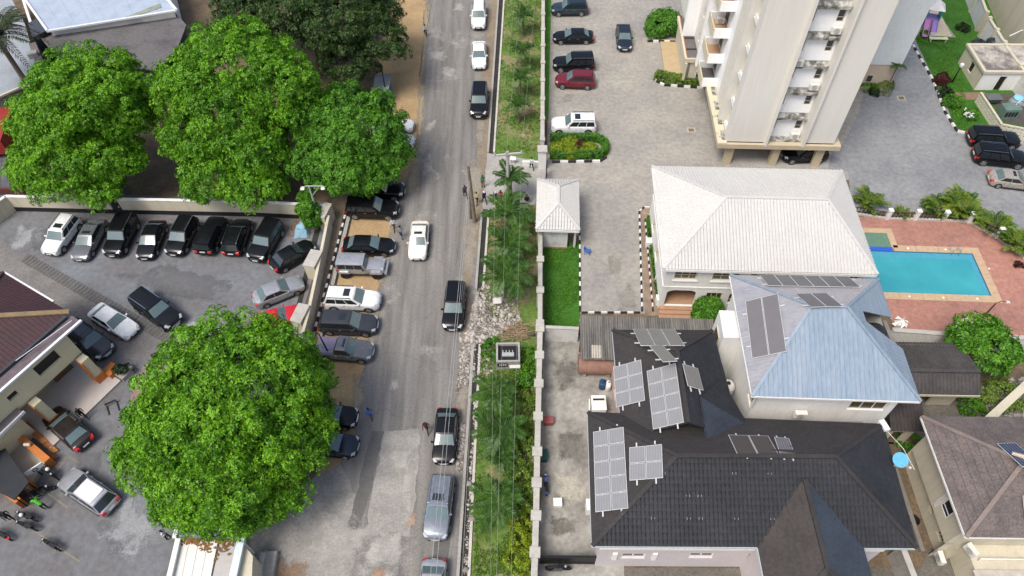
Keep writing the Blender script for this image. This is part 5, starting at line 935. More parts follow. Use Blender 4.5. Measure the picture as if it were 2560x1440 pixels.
    for x in (-2.2,2.2):
        for y in (-1.,1.): MB().tube([(x,y-.12,.45),(x,y+.12,.45)],.45,14).build('wheel',BLACK,v,world=False)
def gate_canopy():
    z = 3.2; r = empty('gate_canopy', P(520,1400,0).to_2d().to_3d(), 'car park gate canopy with white panels and blue grey sheet edge', 'canopy')
    SH = M('blue_grey_sheet',(.2,.235,.26),.5,.1,1.); n = 9
    for k in range(n):
        x0,x1 = 440+(600-440)*k/n,440+(600-440)*(k+1)/n-1.5; MB().prism(PP([(x0+14,1285+k),(x1+14,1286+k),(x1,1342+.6*k),(x0,1341+.6*k)],z),z-.06,z+.004*(k%2)).build('sheet',SH,r)
    PW = M('white_panel',(.66,.655,.625),.6,.06,1.)
    for k in range(4):
        x0,x1 = 452+24*k,475+24*k; MB().prism(PP([(x0-2,1350),(x1-2,1350),(x1-28,1480),(x0-28,1480)],z-.25),z-.32,z-.25+.006*(k%2)).build('panel',PW,r)
    MB().prism(PP([(550,1355),(590,1352),(570,1480),(523,1480)],z-.3),z-.36,z-.3).build('panel',M('grey_panel',(.42,.4,.385),.7,.08),r)
    litter = []; lm = MB()
    for k in range(260):
        px = random.uniform(452,585); py = 1347+abs(random.gauss(0,1))*(16 if px>500 else 7)
        if 505<px<556 and random.random()<.5: py = 1347+random.uniform(0,70)*(1-abs(px-535)/32 if abs(px-535)<32 else 0)
        c = P(px,py,z-.235+random.uniform(0,.03)); lm.cbox(c,.16,.09,.01,random.uniform(0,6),random.uniform(-.4,.4))
    o = lm.build('leaf_litter',M('dead_leaves',(.2,.1,.03),.9,.35,4.),r); o['kind'] = 'stuff'
    MB().beam(P(436,1346,z+.05),P(452,1295,z+.05),.3,.22).build('gutter',GUTTER,r); MB().beam(P(446,1347,z),P(415,1480,z),.34,.2).build('side_beam',WHITE,r); MB().beam(P(614,1300,z+.1),P(575,1480,z+.1),.5,.28).build('gutter',shiny('sky_reflecting_gutter',(.62,.7,.76),.3),r)
    MB().prism(PP([(608,1358),(632,1390),(628,1480),(590,1480)],z-.3),0,z-.3).build('gate_pier',CREAM,r)
    for (x,y) in ((440,1345),(604,1352)): q = P(x,y,z); MB().tube([(q.x,q.y,0),(q.x,q.y,z-.1)],.09).build('post',WHITE,r)
    # little concrete box at the entrance
    p = P(662,1415,.5); c = empty('concrete_block',(p.x,p.y,.03),'low concrete block with slot beside the entrance dirt','block'); MB().box(-.7,-1.,0,.7,1.,.55).build('body',CONC,c,world=False); MB().box(-.45,-.9,.55,-.1,.9,.6).build('lid',M('pale_edging',(.5,.48,.43)),c,world=False)

# ================================================================ BOUNDARY WALLS AND KERBS
def wall_thing(name, label, pts, h, t, mat, cap=None, piers=None, pier_h=.25, plinth=None, pier_w=.5, pxz=None):
    w_ = [P(x,y,h if pxz is None else pxz) for x,y in pts]
    for p in w_: p.z = 0
    r = empty(name, w_[0], label, 'wall')
    for a,b in zip(w_,w_[1:]):
        MB().beam(a+Vector((0,0,h/2)),b+Vector((0,0,h/2)),t,h).build('wall',mat,r)
        k_ = .004*(w_.index(a)%2) if a in w_ else 0
        if cap: MB().beam(a+Vector((0,0,h+.04+k_)),b+Vector((0,0,h+.04)),t+.1,.08).build('coping',cap,r)
        if plinth: MB().beam(a+Vector((0,0,.3)),b+Vector((0,0,.3)),t+.06,.6).build('plinth',plinth,r)
        if piers:
            n = max(1,round((b-a).length/piers)); d = (b-a).normalized(); rz = math.atan2(d.y,d.x)
            for i in range(n+1 if b is w_[-1] else n):
                c = a+(b-a)*(i/n); pr = MB().cbox(c+Vector((0,0,(h+pier_h)/2)),pier_w,pier_w,h+pier_h,rz).build('pier',mat,r); MB().cbox(c+Vector((0,0,h+pier_h+.04)),pier_w+.12,pier_w+.12,.08,rz).build('pier_cap',cap or mat,pr)
    return r
CAPG = M('grey_wall_coping',(.42,.4,.36),.9,.15,1.5)
def walls():
    wall_thing('lot_wall','long cream wall with black base behind the row of parked cars',[(13,491),(267,497)],2.,.22,CREAM,WHITE,plinth=BLACK); wall_thing('lot_wall','cream wall continuing under the overhanging leaves to the lamp post',[(292,498),(640,505),(812,514)],2.,.22,CREAM,WHITE,plinth=BLACK)
    wall_thing('lot_wall','cream side wall at the left edge of the lot',[(14,491),(-140,600)],2.,.22,CREAM,WHITE)
    g0,g1 = P(269,497,2.),P(290,498,2.); g = empty('wall_door',(g0.x,g0.y,0),'narrow black steel door in the cream lot wall','door'); dd = (g1-g0); MB().beam(Vector((g0.x,g0.y,1.)),Vector((g1.x,g1.y,1.)),.08,2.).build('leaf_panel',BLACK,g); MB().box(g1.x-.2,g1.y-.1,.9,g1.x-.12,g1.y-.04,1.1).build('handle',GUTTER,g)
    r = wall_thing('lot_wall','cream wall with broad piers between the lot and the pavement',[(821,540),(801,640),(770,785),(752,850),(715,960)],1.7,.16,CREAM,CREAM)
    for (x,y,wd) in ((818,528,.7),(789,648,1.05),(757,785,.95)):
        p = P(x,y,1.9); p.z=0; rz = rad(76); pr = MB().cbox(p+Vector((-.25,0,1.0)),1.9,wd,2.0,rz).build('pier',CREAM,r); MB().cbox(p+Vector((-.25,0,2.03)),2.0,wd+.1,.07,rz).build('pier_cap',CAPG,pr)
    sheet('drain_and_shade_bed',[(800,520),(815,520),(745,800),(715,900),(700,900),(735,790)],.05,MUD_AND_SHADE,label='painted shadow strip inside the lot wall')  # dark sheet painted in for the lot wall's shadow; no drain runs here
    # compound walls on the right
    wall_thing('compound_wall','grey topped compound wall along the upper verge',[(1360,-80),(1358,0),(1356,350)],2.2,.32,M('compound_wall_render',(.46,.44,.4),.9,.14,.8),CAPG,piers=3.2,pier_h=.12,pier_w=.42)
    pw = P(1356,372,2.5); w_ = empty('gate_pillar',(pw.x,pw.y,0),'square white gate pillar at the end of the compound wall','pillar'); MB().box(pw.x-.4,pw.y-.4,0,pw.x+.4,pw.y+.4,2.4).build('shaft',WHITE,w_); MB().box(pw.x-.5,pw.y-.5,2.4,pw.x+.5,pw.y+.5,2.55).build('cap',CAPG,w_)
    wall_thing('verge_wall','low white wall at the edge of the gate apron',[(1306,403),(1350,404)],.6,.25,WHITE)
    ga,gb = P(1368,402,1.9),P(1364,450,1.9); gt = empty('sliding_gate',(ga.x,ga.y,0),'dark steel sliding gate open beside the hedge','gate'); ga.z=gb.z=0
    for z in (.15,1.0,1.85): MB().beam(ga+Vector((0,0,z)),gb+Vector((0,0,z)),.07,.07).build('rail',BLACK,gt)
    for k in range(15): q = ga+(gb-ga)*(k/14); MB().box(q.x-.025,q.y-.025,.1,q.x+.025,q.y+.025,1.9).build('bar',BLACK,gt)
    wall_thing('compound_wall','grey compound wall with slim railing beside the small lawn',[(1351,580),(1350,812)],2.,.3,M('compound_wall_render',(.46,.44,.4)),CAPG,piers=4.,pier_h=.25,pier_w=.55)
    a,b = P(1357,585,2.3),P(1357,808,2.3); rl = empty('wall_railing',(a.x,a.y,2.05),'slim dark railing along the lawn side of the compound wall','railing'); MB().beam(a,b,.05,.05).build('rail',BLACK,rl); MB().beam(a-Vector((0,0,.2)),b-Vector((0,0,.2)),.05,.05).build('rail',BLACK,rl)
    for k in range(9): q = a+(b-a)*(k/8); MB().box(q.x-.03,q.y-.03,2.0,q.x+.03,q.y+.03,2.33).build('post',BLACK,rl)
    wall_thing('yard_wall','weathered grey yard wall with staggered piers beside the hedge',[(1350,822),(1347,960),(1343,1130),(1340,1290),(1334,1480)],2.1,.34,M('weathered_yard_wall',(.33,.31,.275),.92,.2,.8,col2=(.22,.21,.19),mask=.42,edge=.12),CAPG,piers=2.7,pier_h=.1,pier_w=.62)
    wall_thing('cross_wall','white stained cross wall below the small lawn',[(1364,818),(1447,822)],2.,.2,WHITEW,CAPG)
    wall_thing('pool_wall','weathered grey wall between pool deck and brown roofs',[(2232,825),(2400,838),(2640,848)],1.9,.3,WHITEW,CAPG)
    wall_thing('party_wall','grey party wall between the dark house and the cream house',[(2255,1365),(2300,1480)],2.2,.3,M('weathered_yard_wall',(.33,.31,.275)),CAPG)
    wall_thing('boundary_wall','cream wall slanting beside the rubble plot at the right edge',[(2470,1050),(2600,930)],2.6,.5,CREAM,CREAM)
    ya,yb = P(1350,1388,1.9),P(1515,1390,1.9); y_ = empty('yard_gate',(ya.x,ya.y,0),'black sheet steel gate across the service yard','gate'); ya.z=yb.z=0
    for k in range(8): a_ = ya+(yb-ya)*(k/8); b_ = ya+(yb-ya)*((k+.97)/8); MB().beam(a_+Vector((0,0,.95)),b_+Vector((0,0,.95)),.06,1.8).build('panel',BLACK,y_)
    for z in (.3,1.7): MB().beam(ya+Vector((0,-.06,z)),yb+Vector((0,-.06,z)),.05,.08).build('rail',BLACK,y_)
KB = {}
def kerb(label, pts, bl=.5, wd=.16, h=.17, z=.03, first=0, px=True):
    w_ = PP(pts) if px else [Vector(p) for p in pts]; r = empty('kerb', (w_[0].x,w_[0].y,0), label, None, kind='structure'); c = first
    key = (bl,wd,h)
    if key not in KB:
        m = MB(); e = .012; l = bl/2-.008; m.hexa([(-l,-wd/2,0),(l,-wd/2,0),(l,wd/2,0),(-l,wd/2,0),(-l+e,-wd/2+e,h),(l-e,-wd/2+e,h),(l-e,wd/2-e,h),(-l+e,wd/2-e,h)]); KB[key] = meshof(m,'kerb_block')
    for a,b in zip(w_,w_[1:]):
        n = max(1,round((b-a).length/bl)); d = (b-a).normalized(); rz = math.atan2(d.y,d.x)
        for i in range(n):
            q = a+(b-a)*((i+.5)/n); o = child('kerb_block',KB[key],WHITEP if c%2 else BLACKP,r,(q.x-w_[0].x,q.y-w_[0].y,z+random.uniform(-.012,.012)),(0,0,rz+random.uniform(-.015,.015)),((b-a).length/n/bl,1,1)); c += 1
    return r
def kerbs():
    kerb('black and white kerb between pavement and parked cars',[(877,470),(866,530),(783,845)],.55,.22)
    strip('kerb',(888,476),(800,845),.35,.12,CONC,'concrete gutter edge behind the parked cars')
    kerb('black and white kerb along the small lawn',[(1449,560),(1450,780)],.55); kerb('black and white kerb at the lower end of the courtyard',[(1453,783),(1600,783)],.6)
    kerb('black and white kerb beside the tiled path',[(1640,520),(1610,520),(1598,530),(1605,780)],.5)
    kerb('black and white kerb round the far lawn',[(2268,90),(2290,130),(2330,200),(2360,280),(2392,330),(2430,338)],.75,.25,.2)
    kerb('black and white kerb round the oval hedge',[(1380,407),(1500,405),(1516,395)],.8,.22,.22); kerb('black and white kerb under the tower shrub',[(1618,105),(1688,107)],.75,.2,.25); kerb('black and white kerb round the low tower hedge',[(1638,185),(1640,205),(1660,215),(1758,222)],.75,.2,.25)
    kerb('small white kerb stones along the house hedge',[(1612,550),(1632,780)],.45,.12,.2)
    # paver drain strip that crosses the lot: each slab a piece
    a,b = P(62,645),P(512,898); d = (b-a).normalized(); n = int((b-a).length/.42); r = empty('drain_cover', (a.x,a.y,0), 'strip of dark drain slabs crossing the car park', None, kind='structure'); m = MB(); m.box(-.15,-.5,0,.15,.5,.03); me = meshof(m,'slab'); DM = M('drain_slab',(.115,.11,.105),.9,.2,2.)
    for i in range(n): q = a+d*(.42*(i+.5)); child('slab',me,DM,r,(q.x-a.x,q.y-a.y,.05+random.uniform(0,.01)),(0,0,math.atan2(d.y,d.x)+random.uniform(-.03,.03)))
    for (pa,pb) in (((165,1200),(205,1260)),((120,1225),(170,1120)),((170,1120),(265,1165)),((95,1350),(205,1390)),((100,1240),(180,1290))): pass
    YL = M('faded_yellow_line',(.24,.21,.13),.9,.3,3.,col2=(.19,.185,.16),mask=.5,edge=.15)
    for pa,pb in (((172,1140),(265,1205)),((70,1270),(165,1150)),((108,1225),(170,1270)),((90,1330),(200,1405)),((150,1155),(172,1140))):
        A_,B_ = P(*pa),P(*pb); dd = (B_-A_).normalized(); nn_ = Vector((-dd.y,dd.x,0))*.06; tag(MB().poly([A_-nn_+Vector((0,0,.056)),B_-nn_+Vector((0,0,.056)),B_+nn_+Vector((0,0,.056)),A_+nn_+Vector((0,0,.056))]).build('bay_line',YL),'faded yellow parking bay line',kind='structure')
    for (x,y) in ((1728,326),(2253,246)): p = P(x,y); tag(MB().box(p.x-.45,p.y-.4,.04,p.x+.45,p.y+.4,.062).build('manhole',M('manhole_frame',(.45,.4,.32),.9)),'square drain cover set in the paver courtyard',kind='structure'); tag(MB().box(p.x-.3,p.y-.26,.062,p.x+.3,p.y+.26,.07).build('manhole',M('manhole_grate',(.16,.13,.1),.8,.2)),'brown drain grate in the paver courtyard',kind='structure')

topleft(); gate_canopy(); walls(); kerbs()
# ================================================================ VEGETATION
LEAF = {'tree': leafmat('bright_tree_leaves', (.045,.16,.006), (.23,.5,.018), .3, .5, .5, .32), 'tree2': leafmat('fresh_tree_leaves', (.042,.15,.006), (.21,.47,.018), .3, .5, .45, .32),
        'mid': leafmat('mid_tree_leaves', (.03,.115,.007), (.14,.36,.022), .26, .5, .5, .32), 'dark': leafmat('dark_tree_leaves', (.018,.045,.009), (.065,.125,.022), .2, .5, .4, .28), 'shrub_dark': leafmat('dark_shrub_leaves', (.008,.022,.006), (.03,.06,.015), .15, .5, 1., .3),
        'palm': leafmat('palm_leaves', (.022,.066,.010), (.085,.18,.025), .2, .45, .6, .3), 'palm_lime': leafmat('lime_palm_leaves', (.06,.12,.012), (.2,.27,.03), .22, .45, .6, .3), 'date': leafmat('date_palm_leaves', (.02,.035,.014), (.07,.09,.035), .2, .5, .6, .3), 'dead': leafmat('dead_fronds', (.06,.045,.03), (.16,.12,.08), .15, .7, .6, .3),
        'hedge': leafmat('clipped_hedge_leaves', (.04,.14,.01), (.12,.31,.025), .18, .5, 2., .35), 'yellow': leafmat('yellow_green_leaves', (.09,.15,.006), (.32,.40,.02), .2, .5, 1.5, .35), 'wild': leafmat('verge_shrub_leaves', (.07,.125,.018), (.22,.33,.045), .22, .5, .8, .35), 'red': leafmat('dark_red_leaves', (.03,.01,.008), (.1,.025,.02), .15, .5, 1., .3)}
BARK = M('grey_brown_bark', (.1,.075,.055), .95, .25, 3.); PALMBARK = M('palm_trunk_bark', (.16,.13,.1), .95, .2, 5.)
def leaves(pos, nor, size, k, rs, tilt=(.15,.7), wid=.42):
    """rosettes: k kite-shaped leaves round each position; returns verts, quads"""
    N = len(pos); pos = np.repeat(pos, k, 0); nor = np.repeat(nor, k, 0); M_ = len(pos)
    nor = nor/np.linalg.norm(nor,axis=1,keepdims=True)
    ref = np.where(np.abs(nor[:,2:3])<.9, np.array([[0,0,1.]]), np.array([[1.,0,0]])); t1 = np.cross(nor,ref); t1 /= np.linalg.norm(t1,axis=1,keepdims=True); t2 = np.cross(nor,t1)
    ang = np.tile(np.arange(k)*2*np.pi/k, N)+np.repeat(rs.uniform(0,6.28,N),k)+rs.normal(0,.35,M_)
    d = t1*np.cos(ang)[:,None]+t2*np.sin(ang)[:,None]; ti = rs.uniform(tilt[0],tilt[1],M_)[:,None]; d = d*np.cos(ti)+nor*np.sin(ti); wv = np.cross(nor,d); wv /= np.linalg.norm(wv,axis=1,keepdims=True)+1e-9
    L_ = (size*rs.uniform(.65,1.25,M_))[:,None]; up = np.cross(d,wv)
    b = pos+d*L_*.06; m = pos+d*L_*.6; tip = pos+d*L_-np.array([[0,0,1]])*L_*rs.uniform(.05,.3,M_)[:,None]; wd = wv*L_*wid*.5
    V = np.stack([b,m+wd,tip,m-wd],1).reshape(-1,3); return V, np.arange(M_*4).reshape(-1,4)
def crown_points(blobs, rs, clump_r, n_cl, n_ros, low=-.35):
    """clumps spread over the outside of a union of ellipsoids, rosettes over each clump's outer side"""
    B = np.array(blobs, float); area = B[:,3]*B[:,3]*.6+B[:,3]*B[:,5]*.4; cnt = np.maximum(4,(n_cl*area/area.sum())).astype(int); C=[];Nn=[]
    for i,(x,y,z,rx,ry,rz) in enumerate(B):
        d = rs.normal(size=(cnt[i]*4,3)); d /= np.linalg.norm(d,axis=1,keepdims=True); d = d[d[:,2]>low][:cnt[i]]
        f = rs.uniform(.64,1.1,len(d))[:,None]; p = np.array([x,y,z])+d*np.array([rx,ry,rz])*f
        ok = np.ones(len(p),bool)
        for j,(a,b,c,qx,qy,qz) in enumerate(B):
            if j!=i: ok &= (((p-np.array([a,b,c]))/np.array([qx,qy,qz]))**2).sum(1)>.62
        n = d/np.array([rx,ry,rz]); n /= np.linalg.norm(n,axis=1,keepdims=True); C.append(p[ok]); Nn.append(n[ok])
    C = np.concatenate(C); Nn = np.concatenate(Nn); K = len(C); r = clump_r*rs.uniform(.5,1.4,K)
    d = rs.normal(size=(K,n_ros,3)); d /= np.linalg.norm(d,axis=2,keepdims=True); d = d+Nn[:,None]*.75+np.array([0,0,.35]); d /= np.linalg.norm(d,axis=2,keepdims=True)
    p = C[:,None]+d*(r[:,None]*rs.uniform(.55,1.05,(K,n_ros)))[:,:,None]*np.array([1,1,.75]); return p.reshape(-1,3), d.reshape(-1,3), C
def blob_px(bl): return [(*P(px,py,z)[:], r, r, rz) for px,py,z,r,rz in bl]
def tree(name, label, base, blobs, mat, n_cl, n_ros=26, clump_r=1.0, leaf=.42, k=6, seed=1, trunk_r=.38, cat='tree', low=-.35, group=None):
    sh = clump_r*1.05+.14; blobs = [(x,y,z-.2*sh,max(a-sh*(.75 if a>3 else .4),.5),max(b-sh*(.75 if b>3 else .4),.5),max(c-sh*.6,.4)) for x,y,z,a,b,c in blobs]
    rs = np.random.default_rng(seed); t = empty(name, (base[0],base[1],.03), label, cat, group); p,n,C = crown_points(blobs, rs, clump_r, n_cl, n_ros, low); V,F_ = leaves(p,n,leaf,k,rs)
    off = (base[0],base[1],.03); fastmesh('crown', V, F_, LEAF[mat], t, off)
    # shaded leaf mass inside, so gaps show depth rather than daylight
    pi,ni,_ = crown_points([(x,y,z,a*.78,b*.78,c*.72) for x,y,z,a,b,c in blobs], rs, clump_r*1.1, int(n_cl*.8), max(8,n_ros//2), -.3); V,F_ = leaves(pi,ni,leaf*1.25,5,rs); fastmesh('inner_foliage', V, F_, LEAF[mat], t, off)
    m = MB(); top = max(b[2] for b in blobs); fork = Vector((base[0],base[1],max(2.,min(b[2] for b in blobs)*.55))); m.tube([(base[0],base[1],0),(base[0]+.05,base[1],fork.z*.5),fork],[trunk_r*1.35,trunk_r,trunk_r*.85],10); m.build('trunk',BARK,t,True)
    for b in blobs:
        c = Vector(b[:3]); mid = fork.lerp(c,.5)+Vector((random.uniform(-.4,.4),random.uniform(-.4,.4),.3)); lm = MB(); lm.tube([fork-Vector((0,0,.2)),mid,c],[trunk_r*.55,trunk_r*.38,trunk_r*.15],7)
        for q in range(4): e = c+Vector((rs.uniform(-1,1)*b[3]*.6,rs.uniform(-1,1)*b[4]*.6,rs.uniform(-.2,.6)*b[5])); lm.tube([mid.lerp(c,.4+.15*q),e],[trunk_r*.16,trunk_r*.05],5)
        lm.build('limb',BARK,t,True)
    return t
def leaf_blob(name, loc, blobs, n, size, mat, label, cat='shrub', k=5, seed=3, stem=True, group=None, parent=None):
    """small shrub: leaves over local ellipsoids"""
    rs = np.random.default_rng(seed+int(abs(loc[0]*13+loc[1]*7))); B = [(b[0],b[1],b[2],b[3],b[4],b[5]) for b in blobs]
    t = empty(name, loc, label, cat, group); mr = min(b[3] for b in B); p,nn_,_ = crown_points(B, rs, mr*.35, max(14,n//9), 14, -.6); V,F_ = leaves(p,nn_,size,k,rs); fastmesh('foliage',V,F_,LEAF[mat],t)
    if stem:
        m = MB()
        for q in range(4): b = B[q%len(B)]; m.tube([(rs.uniform(-.1,.1),rs.uniform(-.1,.1),0),(b[0]+rs.uniform(-.3,.3)*b[3],b[1]+rs.uniform(-.3,.3)*b[4],b[2])],[.04,.02],5)
        m.build('stem',BARK,t,world=False)
    return t
def hedge(name, label, path, wd, h, mat, n_per_m2=55, leaf=.13, z=.05, core=True, cat='hedge'):
    """clipped hedge along a plan path: solid twig core, leaves on top and sides"""
    w_ = [Vector((p[0],p[1],0)) for p in path]; t = empty(name,(w_[0].x,w_[0].y,0),label,cat); rs = np.random.default_rng(int(abs(w_[0].x*100))+5); PS=[];NS=[]
    m = MB()
    for a,b in zip(w_,w_[1:]):
        L_ = (b-a).length
        if L_ < .05: continue
        d = (b-a).normalized(); n = Vector((-d.y,d.x,0)); m.beam(a+Vector((0,0,z+h*.46))-d*wd*.2,b+Vector((0,0,z+h*.46))+d*wd*.2,wd*.84,h*.88)
        N = int(n_per_m2*(L_+wd*.5)*(wd+2*h)); u = rs.uniform(-wd*.25,L_+wd*.25,N); s = rs.uniform(-(wd/2+h),wd/2+h,N)
        x = np.clip(s,-wd/2,wd/2)+rs.normal(0,.02,N); zz = np.where(np.abs(s)>wd/2, h-(np.abs(s)-wd/2), h)+rs.normal(0,.03,N)
        A_ = np.array(a)[None]+np.outer(u,np.array(d))+np.outer(x,np.array(n)); A_[:,2] = z+zz; nr = np.where((np.abs(s)>wd/2)[:,None], np.sign(s)[:,None]*np.array(n)[None], np.array([[0,0,1.]]))+rs.normal(0,.35,(N,3)); PS.append(A_); NS.append(nr)
    V,F_ = leaves(np.concatenate(PS),np.concatenate(NS),leaf,4,rs,(.1,.8),.55); fastmesh('foliage',V,F_,LEAF[mat],t,tuple(t.location)); m.build('twig_core',M('hedge_core',(.012,.03,.006),.95,.3,3.),t)
    return t
def frond_mesh(name, L_, droop, n, lw, seed, leaflet=.5, vee=.5):
    """pinnate frond: curved rachis with two rows of leaflets"""
    rs = np.random.default_rng(seed); m = MB(); pts = []
    for i in range(n+1): t = i/n; pts.append(Vector((L_*t*(1-.18*t*droop), 0, L_*(.42*t-.62*droop*t*t))))
    m.tube(pts,[.035*(1-.8*i/n)+.006 for i in range(n+1)],4)
    for i in range(1,n+1):
        for s in (-1,1):
            for q in range(2):
                p = pts[i-1].lerp(pts[i],q*.5+.2); d = (pts[i]-pts[i-1]).normalized(); t = (i-1+q*.5)/n; ll = leaflet*L_*.55*(.55+1.1*t-1.35*t*t)*rs.uniform(.85,1.15)
                sd = Vector((d.x*.6,s*1.,d.z*.6+vee*rs.uniform(.05,.5))).normalized(); e = p+sd*ll-Vector((0,0,ll*.35*rs.uniform(.5,1.5))); md = p.lerp(e,.5)+Vector((0,0,ll*.08)); wv = d*lw
                m.poly([p,md+wv,e,md-wv])
    me = meshof(m,name); return me
FR = {'a': frond_mesh('frond',2.6,.9,14,.075,1,.58), 'b': frond_mesh('frond',2.6,1.25,14,.075,2,.58), 'c': frond_mesh('frond',2.4,.55,14,.075,3,.58), 'd': frond_mesh('frond',3.6,.8,16,.055,4,.42,.3), 'e': frond_mesh('frond',3.4,1.7,14,.05,5,.34,.2), 'f': frond_mesh('frond',1.9,.8,10,.07,6,.6)}
def palm(label, px, py, z, sc=1., n=11, kinds='abc', mat='palm', trunk=True, name='palm_tree', group='young palms on the verge', r=.12, tall=None, lean=(0,0)):
    c = P(px,py,z); t = empty(name,(c.x-lean[0],c.y-lean[1],.03),label,'palm',group); h = z-.03
    if trunk: m = MB(); m.tube([(0,0,0),(lean[0]*.4,lean[1]*.4,h*.5),(lean[0],lean[1],h)],[r*1.4,r,r*.9],9); m.build('trunk',PALMBARK,t,True,world=False)
    a0 = random.uniform(0,6)
    for i in range(n):
        kk = kinds[i%len(kinds)]; a = a0+i*2.399; up = (i%4)*.16; s_ = sc*random.uniform(.8,1.12); me = FR[kk]
        if not me.materials: me.materials.append(LEAF[mat])
        child('frond',me,LEAF['dead' if kk=='e' and mat=='date' else mat],t,(lean[0],lean[1],h),(0,-.15-up,a),(s_,s_,s_))
    return t
def areca(label, px, py, w_, h_, n, mat='palm_lime', group='clump palms along the pool fence'):
    c = P(px,py,0); t = empty('clump_palm',(c.x,c.y,.04),label,'palm',group)
    for i in range(n):
        a = random.uniform(0,6.28); rr = w_*.4*math.sqrt(random.random()); s_ = random.uniform(.75,1.15)*h_/2.2; me = FR['f']
        if not me.materials: me.materials.append(LEAF[mat])
        o = child('frond',me,None,t,(rr*math.cos(a),rr*math.sin(a),h_*random.uniform(.05,.4)),(0,random.uniform(-.95,-.25),a+random.uniform(-.6,.6)),(s_,s_,s_)); o.material_slots[0].link='OBJECT'; o.material_slots[0].material = LEAF[mat if random.random()<.75 else 'palm']
    m = MB()
    for i in range(6): a = i*1.05; m.tube([(.3*math.cos(a),.3*math.sin(a),0),(.45*math.cos(a),.45*math.sin(a),h_*.45)],.04,5)
    m.build('stem',PALMBARK,t,world=False)

bp = blob_px
tree('shade_tree','broad bright green shade tree at the left above the white parked car',P(190,400)[:2],bp([(218,240,10,5.8,4.4),(140,300,7.6,4.4,3.8),(300,280,8,4.,3.6),(160,400,5.8,4.8,3.6),(270,395,5.6,3.7,3.1),(100,420,4.6,3.,2.5),(250,470,3.9,2.4,1.8)]),'tree',760,40,.85,.25,6,11)
tree('shade_tree','tallest bright green shade tree in the middle of the tree group',P(560,400)[:2],bp([(592,172,11.2,6.0,4.3),(700,228,9.6,4.5,4.),(490,225,9.8,4.2,4.),(570,290,8.2,5.2,4.2),(472,330,6.6,3.2,3.),(625,370,6.2,4.,3.4),(530,430,4.8,3.8,3.),(640,460,4.2,2.8,2.2)]),'tree2',820,40,.85,.25,6,12)
tree('shade_tree','rounded green shade tree overhanging the sandy shoulder and black cars',P(850,420)[:2],bp([(880,315,6.8,5.2,3.6),(795,290,6.6,4.,3.2),(955,375,5.2,3.2,2.8),(850,410,4.8,3.9,2.8),(920,430,4.,2.6,2.),(785,400,4.6,2.5,2.2)]),'mid',560,40,.78,.245,6,13)
tree('mango_tree','dark dense mango tree at the top beyond the bright trees',P(800,160)[:2],bp([(700,30,8.2,6.2,4.2),(850,45,8.4,5.6,4.2),(945,105,6.6,3.6,3.2),(610,10,7.,4.2,3.2),(870,150,5.2,3.8,3.2),(760,-40,8.5,6.,4.),(940,30,6.5,3.5,3.)]),'dark',640,32,.85,.28,6,14)
tree('shade_tree','huge bright green tree in front between car park and road',P(590,1150)[:2],bp([(580,985,9.2,6.4,4.2),(690,945,7.6,3.6,2.9),(450,1070,6.8,4.2,3.2),(570,1160,6.4,5.,3.4),(715,1090,6.2,3.6,3.),(475,1205,5.,3.,2.4),(380,1135,5.2,2.5,2.2),(630,890,8.2,2.8,2.2),(610,1232,4.6,2.9,2.2),(755,1030,5.4,2.3,2.1),(765,950,6.2,2.1,1.8),(690,1205,4.4,2.4,2.)]),'tree',940,40,.8,.235,6,15)
tree('garden_tree','round leafy tree beside the brown roofed annex at the right',P(2470,915)[:2],bp([(2460,862,3.6,2.6,1.9),(2425,855,3.3,1.5,1.3),(2500,880,3.2,1.7,1.4)]),'mid',120,20,.55,.3,6,16,.16)
tree('shrub_tree','small bushy tree beside the white house porch',P(1778,800)[:2],bp([(1775,772,1.7,1.25,1.1),(1760,790,1.2,.9,.8)]),'mid',60,18,.34,.24,6,17,.08,'shrub')
tree('garden_tree','thin young tree growing by the corner lamp post',P(782,560)[:2],bp([(770,520,2.6,1.1,1.2),(780,550,1.6,.9,.9),(765,490,3.2,.8,.8)]),'mid',60,16,.35,.24,6,18,.08)
maroon_house()
# verge palms, from the gate downwards and beside the upper verge
for i,(x,y,z,s_,lb) in enumerate(((1277,447,3.2,.95,'slim palm at the gate apron beside the power pole'),(1272,532,2.9,1.2,'bushy palm below the gate apron'),(1272,610,2.6,1.1,'palm standing on the verge left of the gatehouse'),(1262,692,3.,1.2,'palm at the top end of the rubble heap'),
      (1238,988,2.2,1.0,'palm just below the black topped pillar box'),(1248,1075,2.3,1.05,'young palm beside the maroon pedestrian'),(1240,1262,2.2,1.05,'dark palm level with the silver jeep roof'),(1252,1148,1.5,.6,'small palm between two verge palms'),
      (1308,40,2.6,.85,'topmost palm on the upper verge'),(1306,125,2.6,.85,'second palm from the top of the upper verge'),(1300,195,2.6,.85,'third palm from the top of the upper verge'),(1297,262,2.4,.75,'lowest palm of the upper verge'))):
    palm(lb,x,y,z,s_*.92,13,'abc','palm')
palm('tall date palm with hanging dead fronds at the top left corner',-8,95,8.5,1.35,34,'dde','date',True,'date_palm',None,.28)
for x,y,w_,h_,n,lb in ((2168,512,1.8,2.0,16,'clump palm against the white house roof corner'),(2254,538,.8,1.2,7,'small clump palm between two fence posts'),(2345,530,2.2,2.0,18,'yellowish clump palm left of the tall one at the pool fence'),(2398,530,2.2,2.6,20,'tallest clump palm behind the pool fence'),(2480,580,2.4,2.2,20,'clump palm at the bend of the pool fence'),(2535,620,2.2,2.2,18,'clump palm at the right edge of the pool fence')): areca(lb,x,y,w_,h_*.8,int(n*2.3))
palm('thin palm leaning by the tower wing',2245,165,3.6,.5,9,'abc','palm',True,'palm_tree',None,.07)
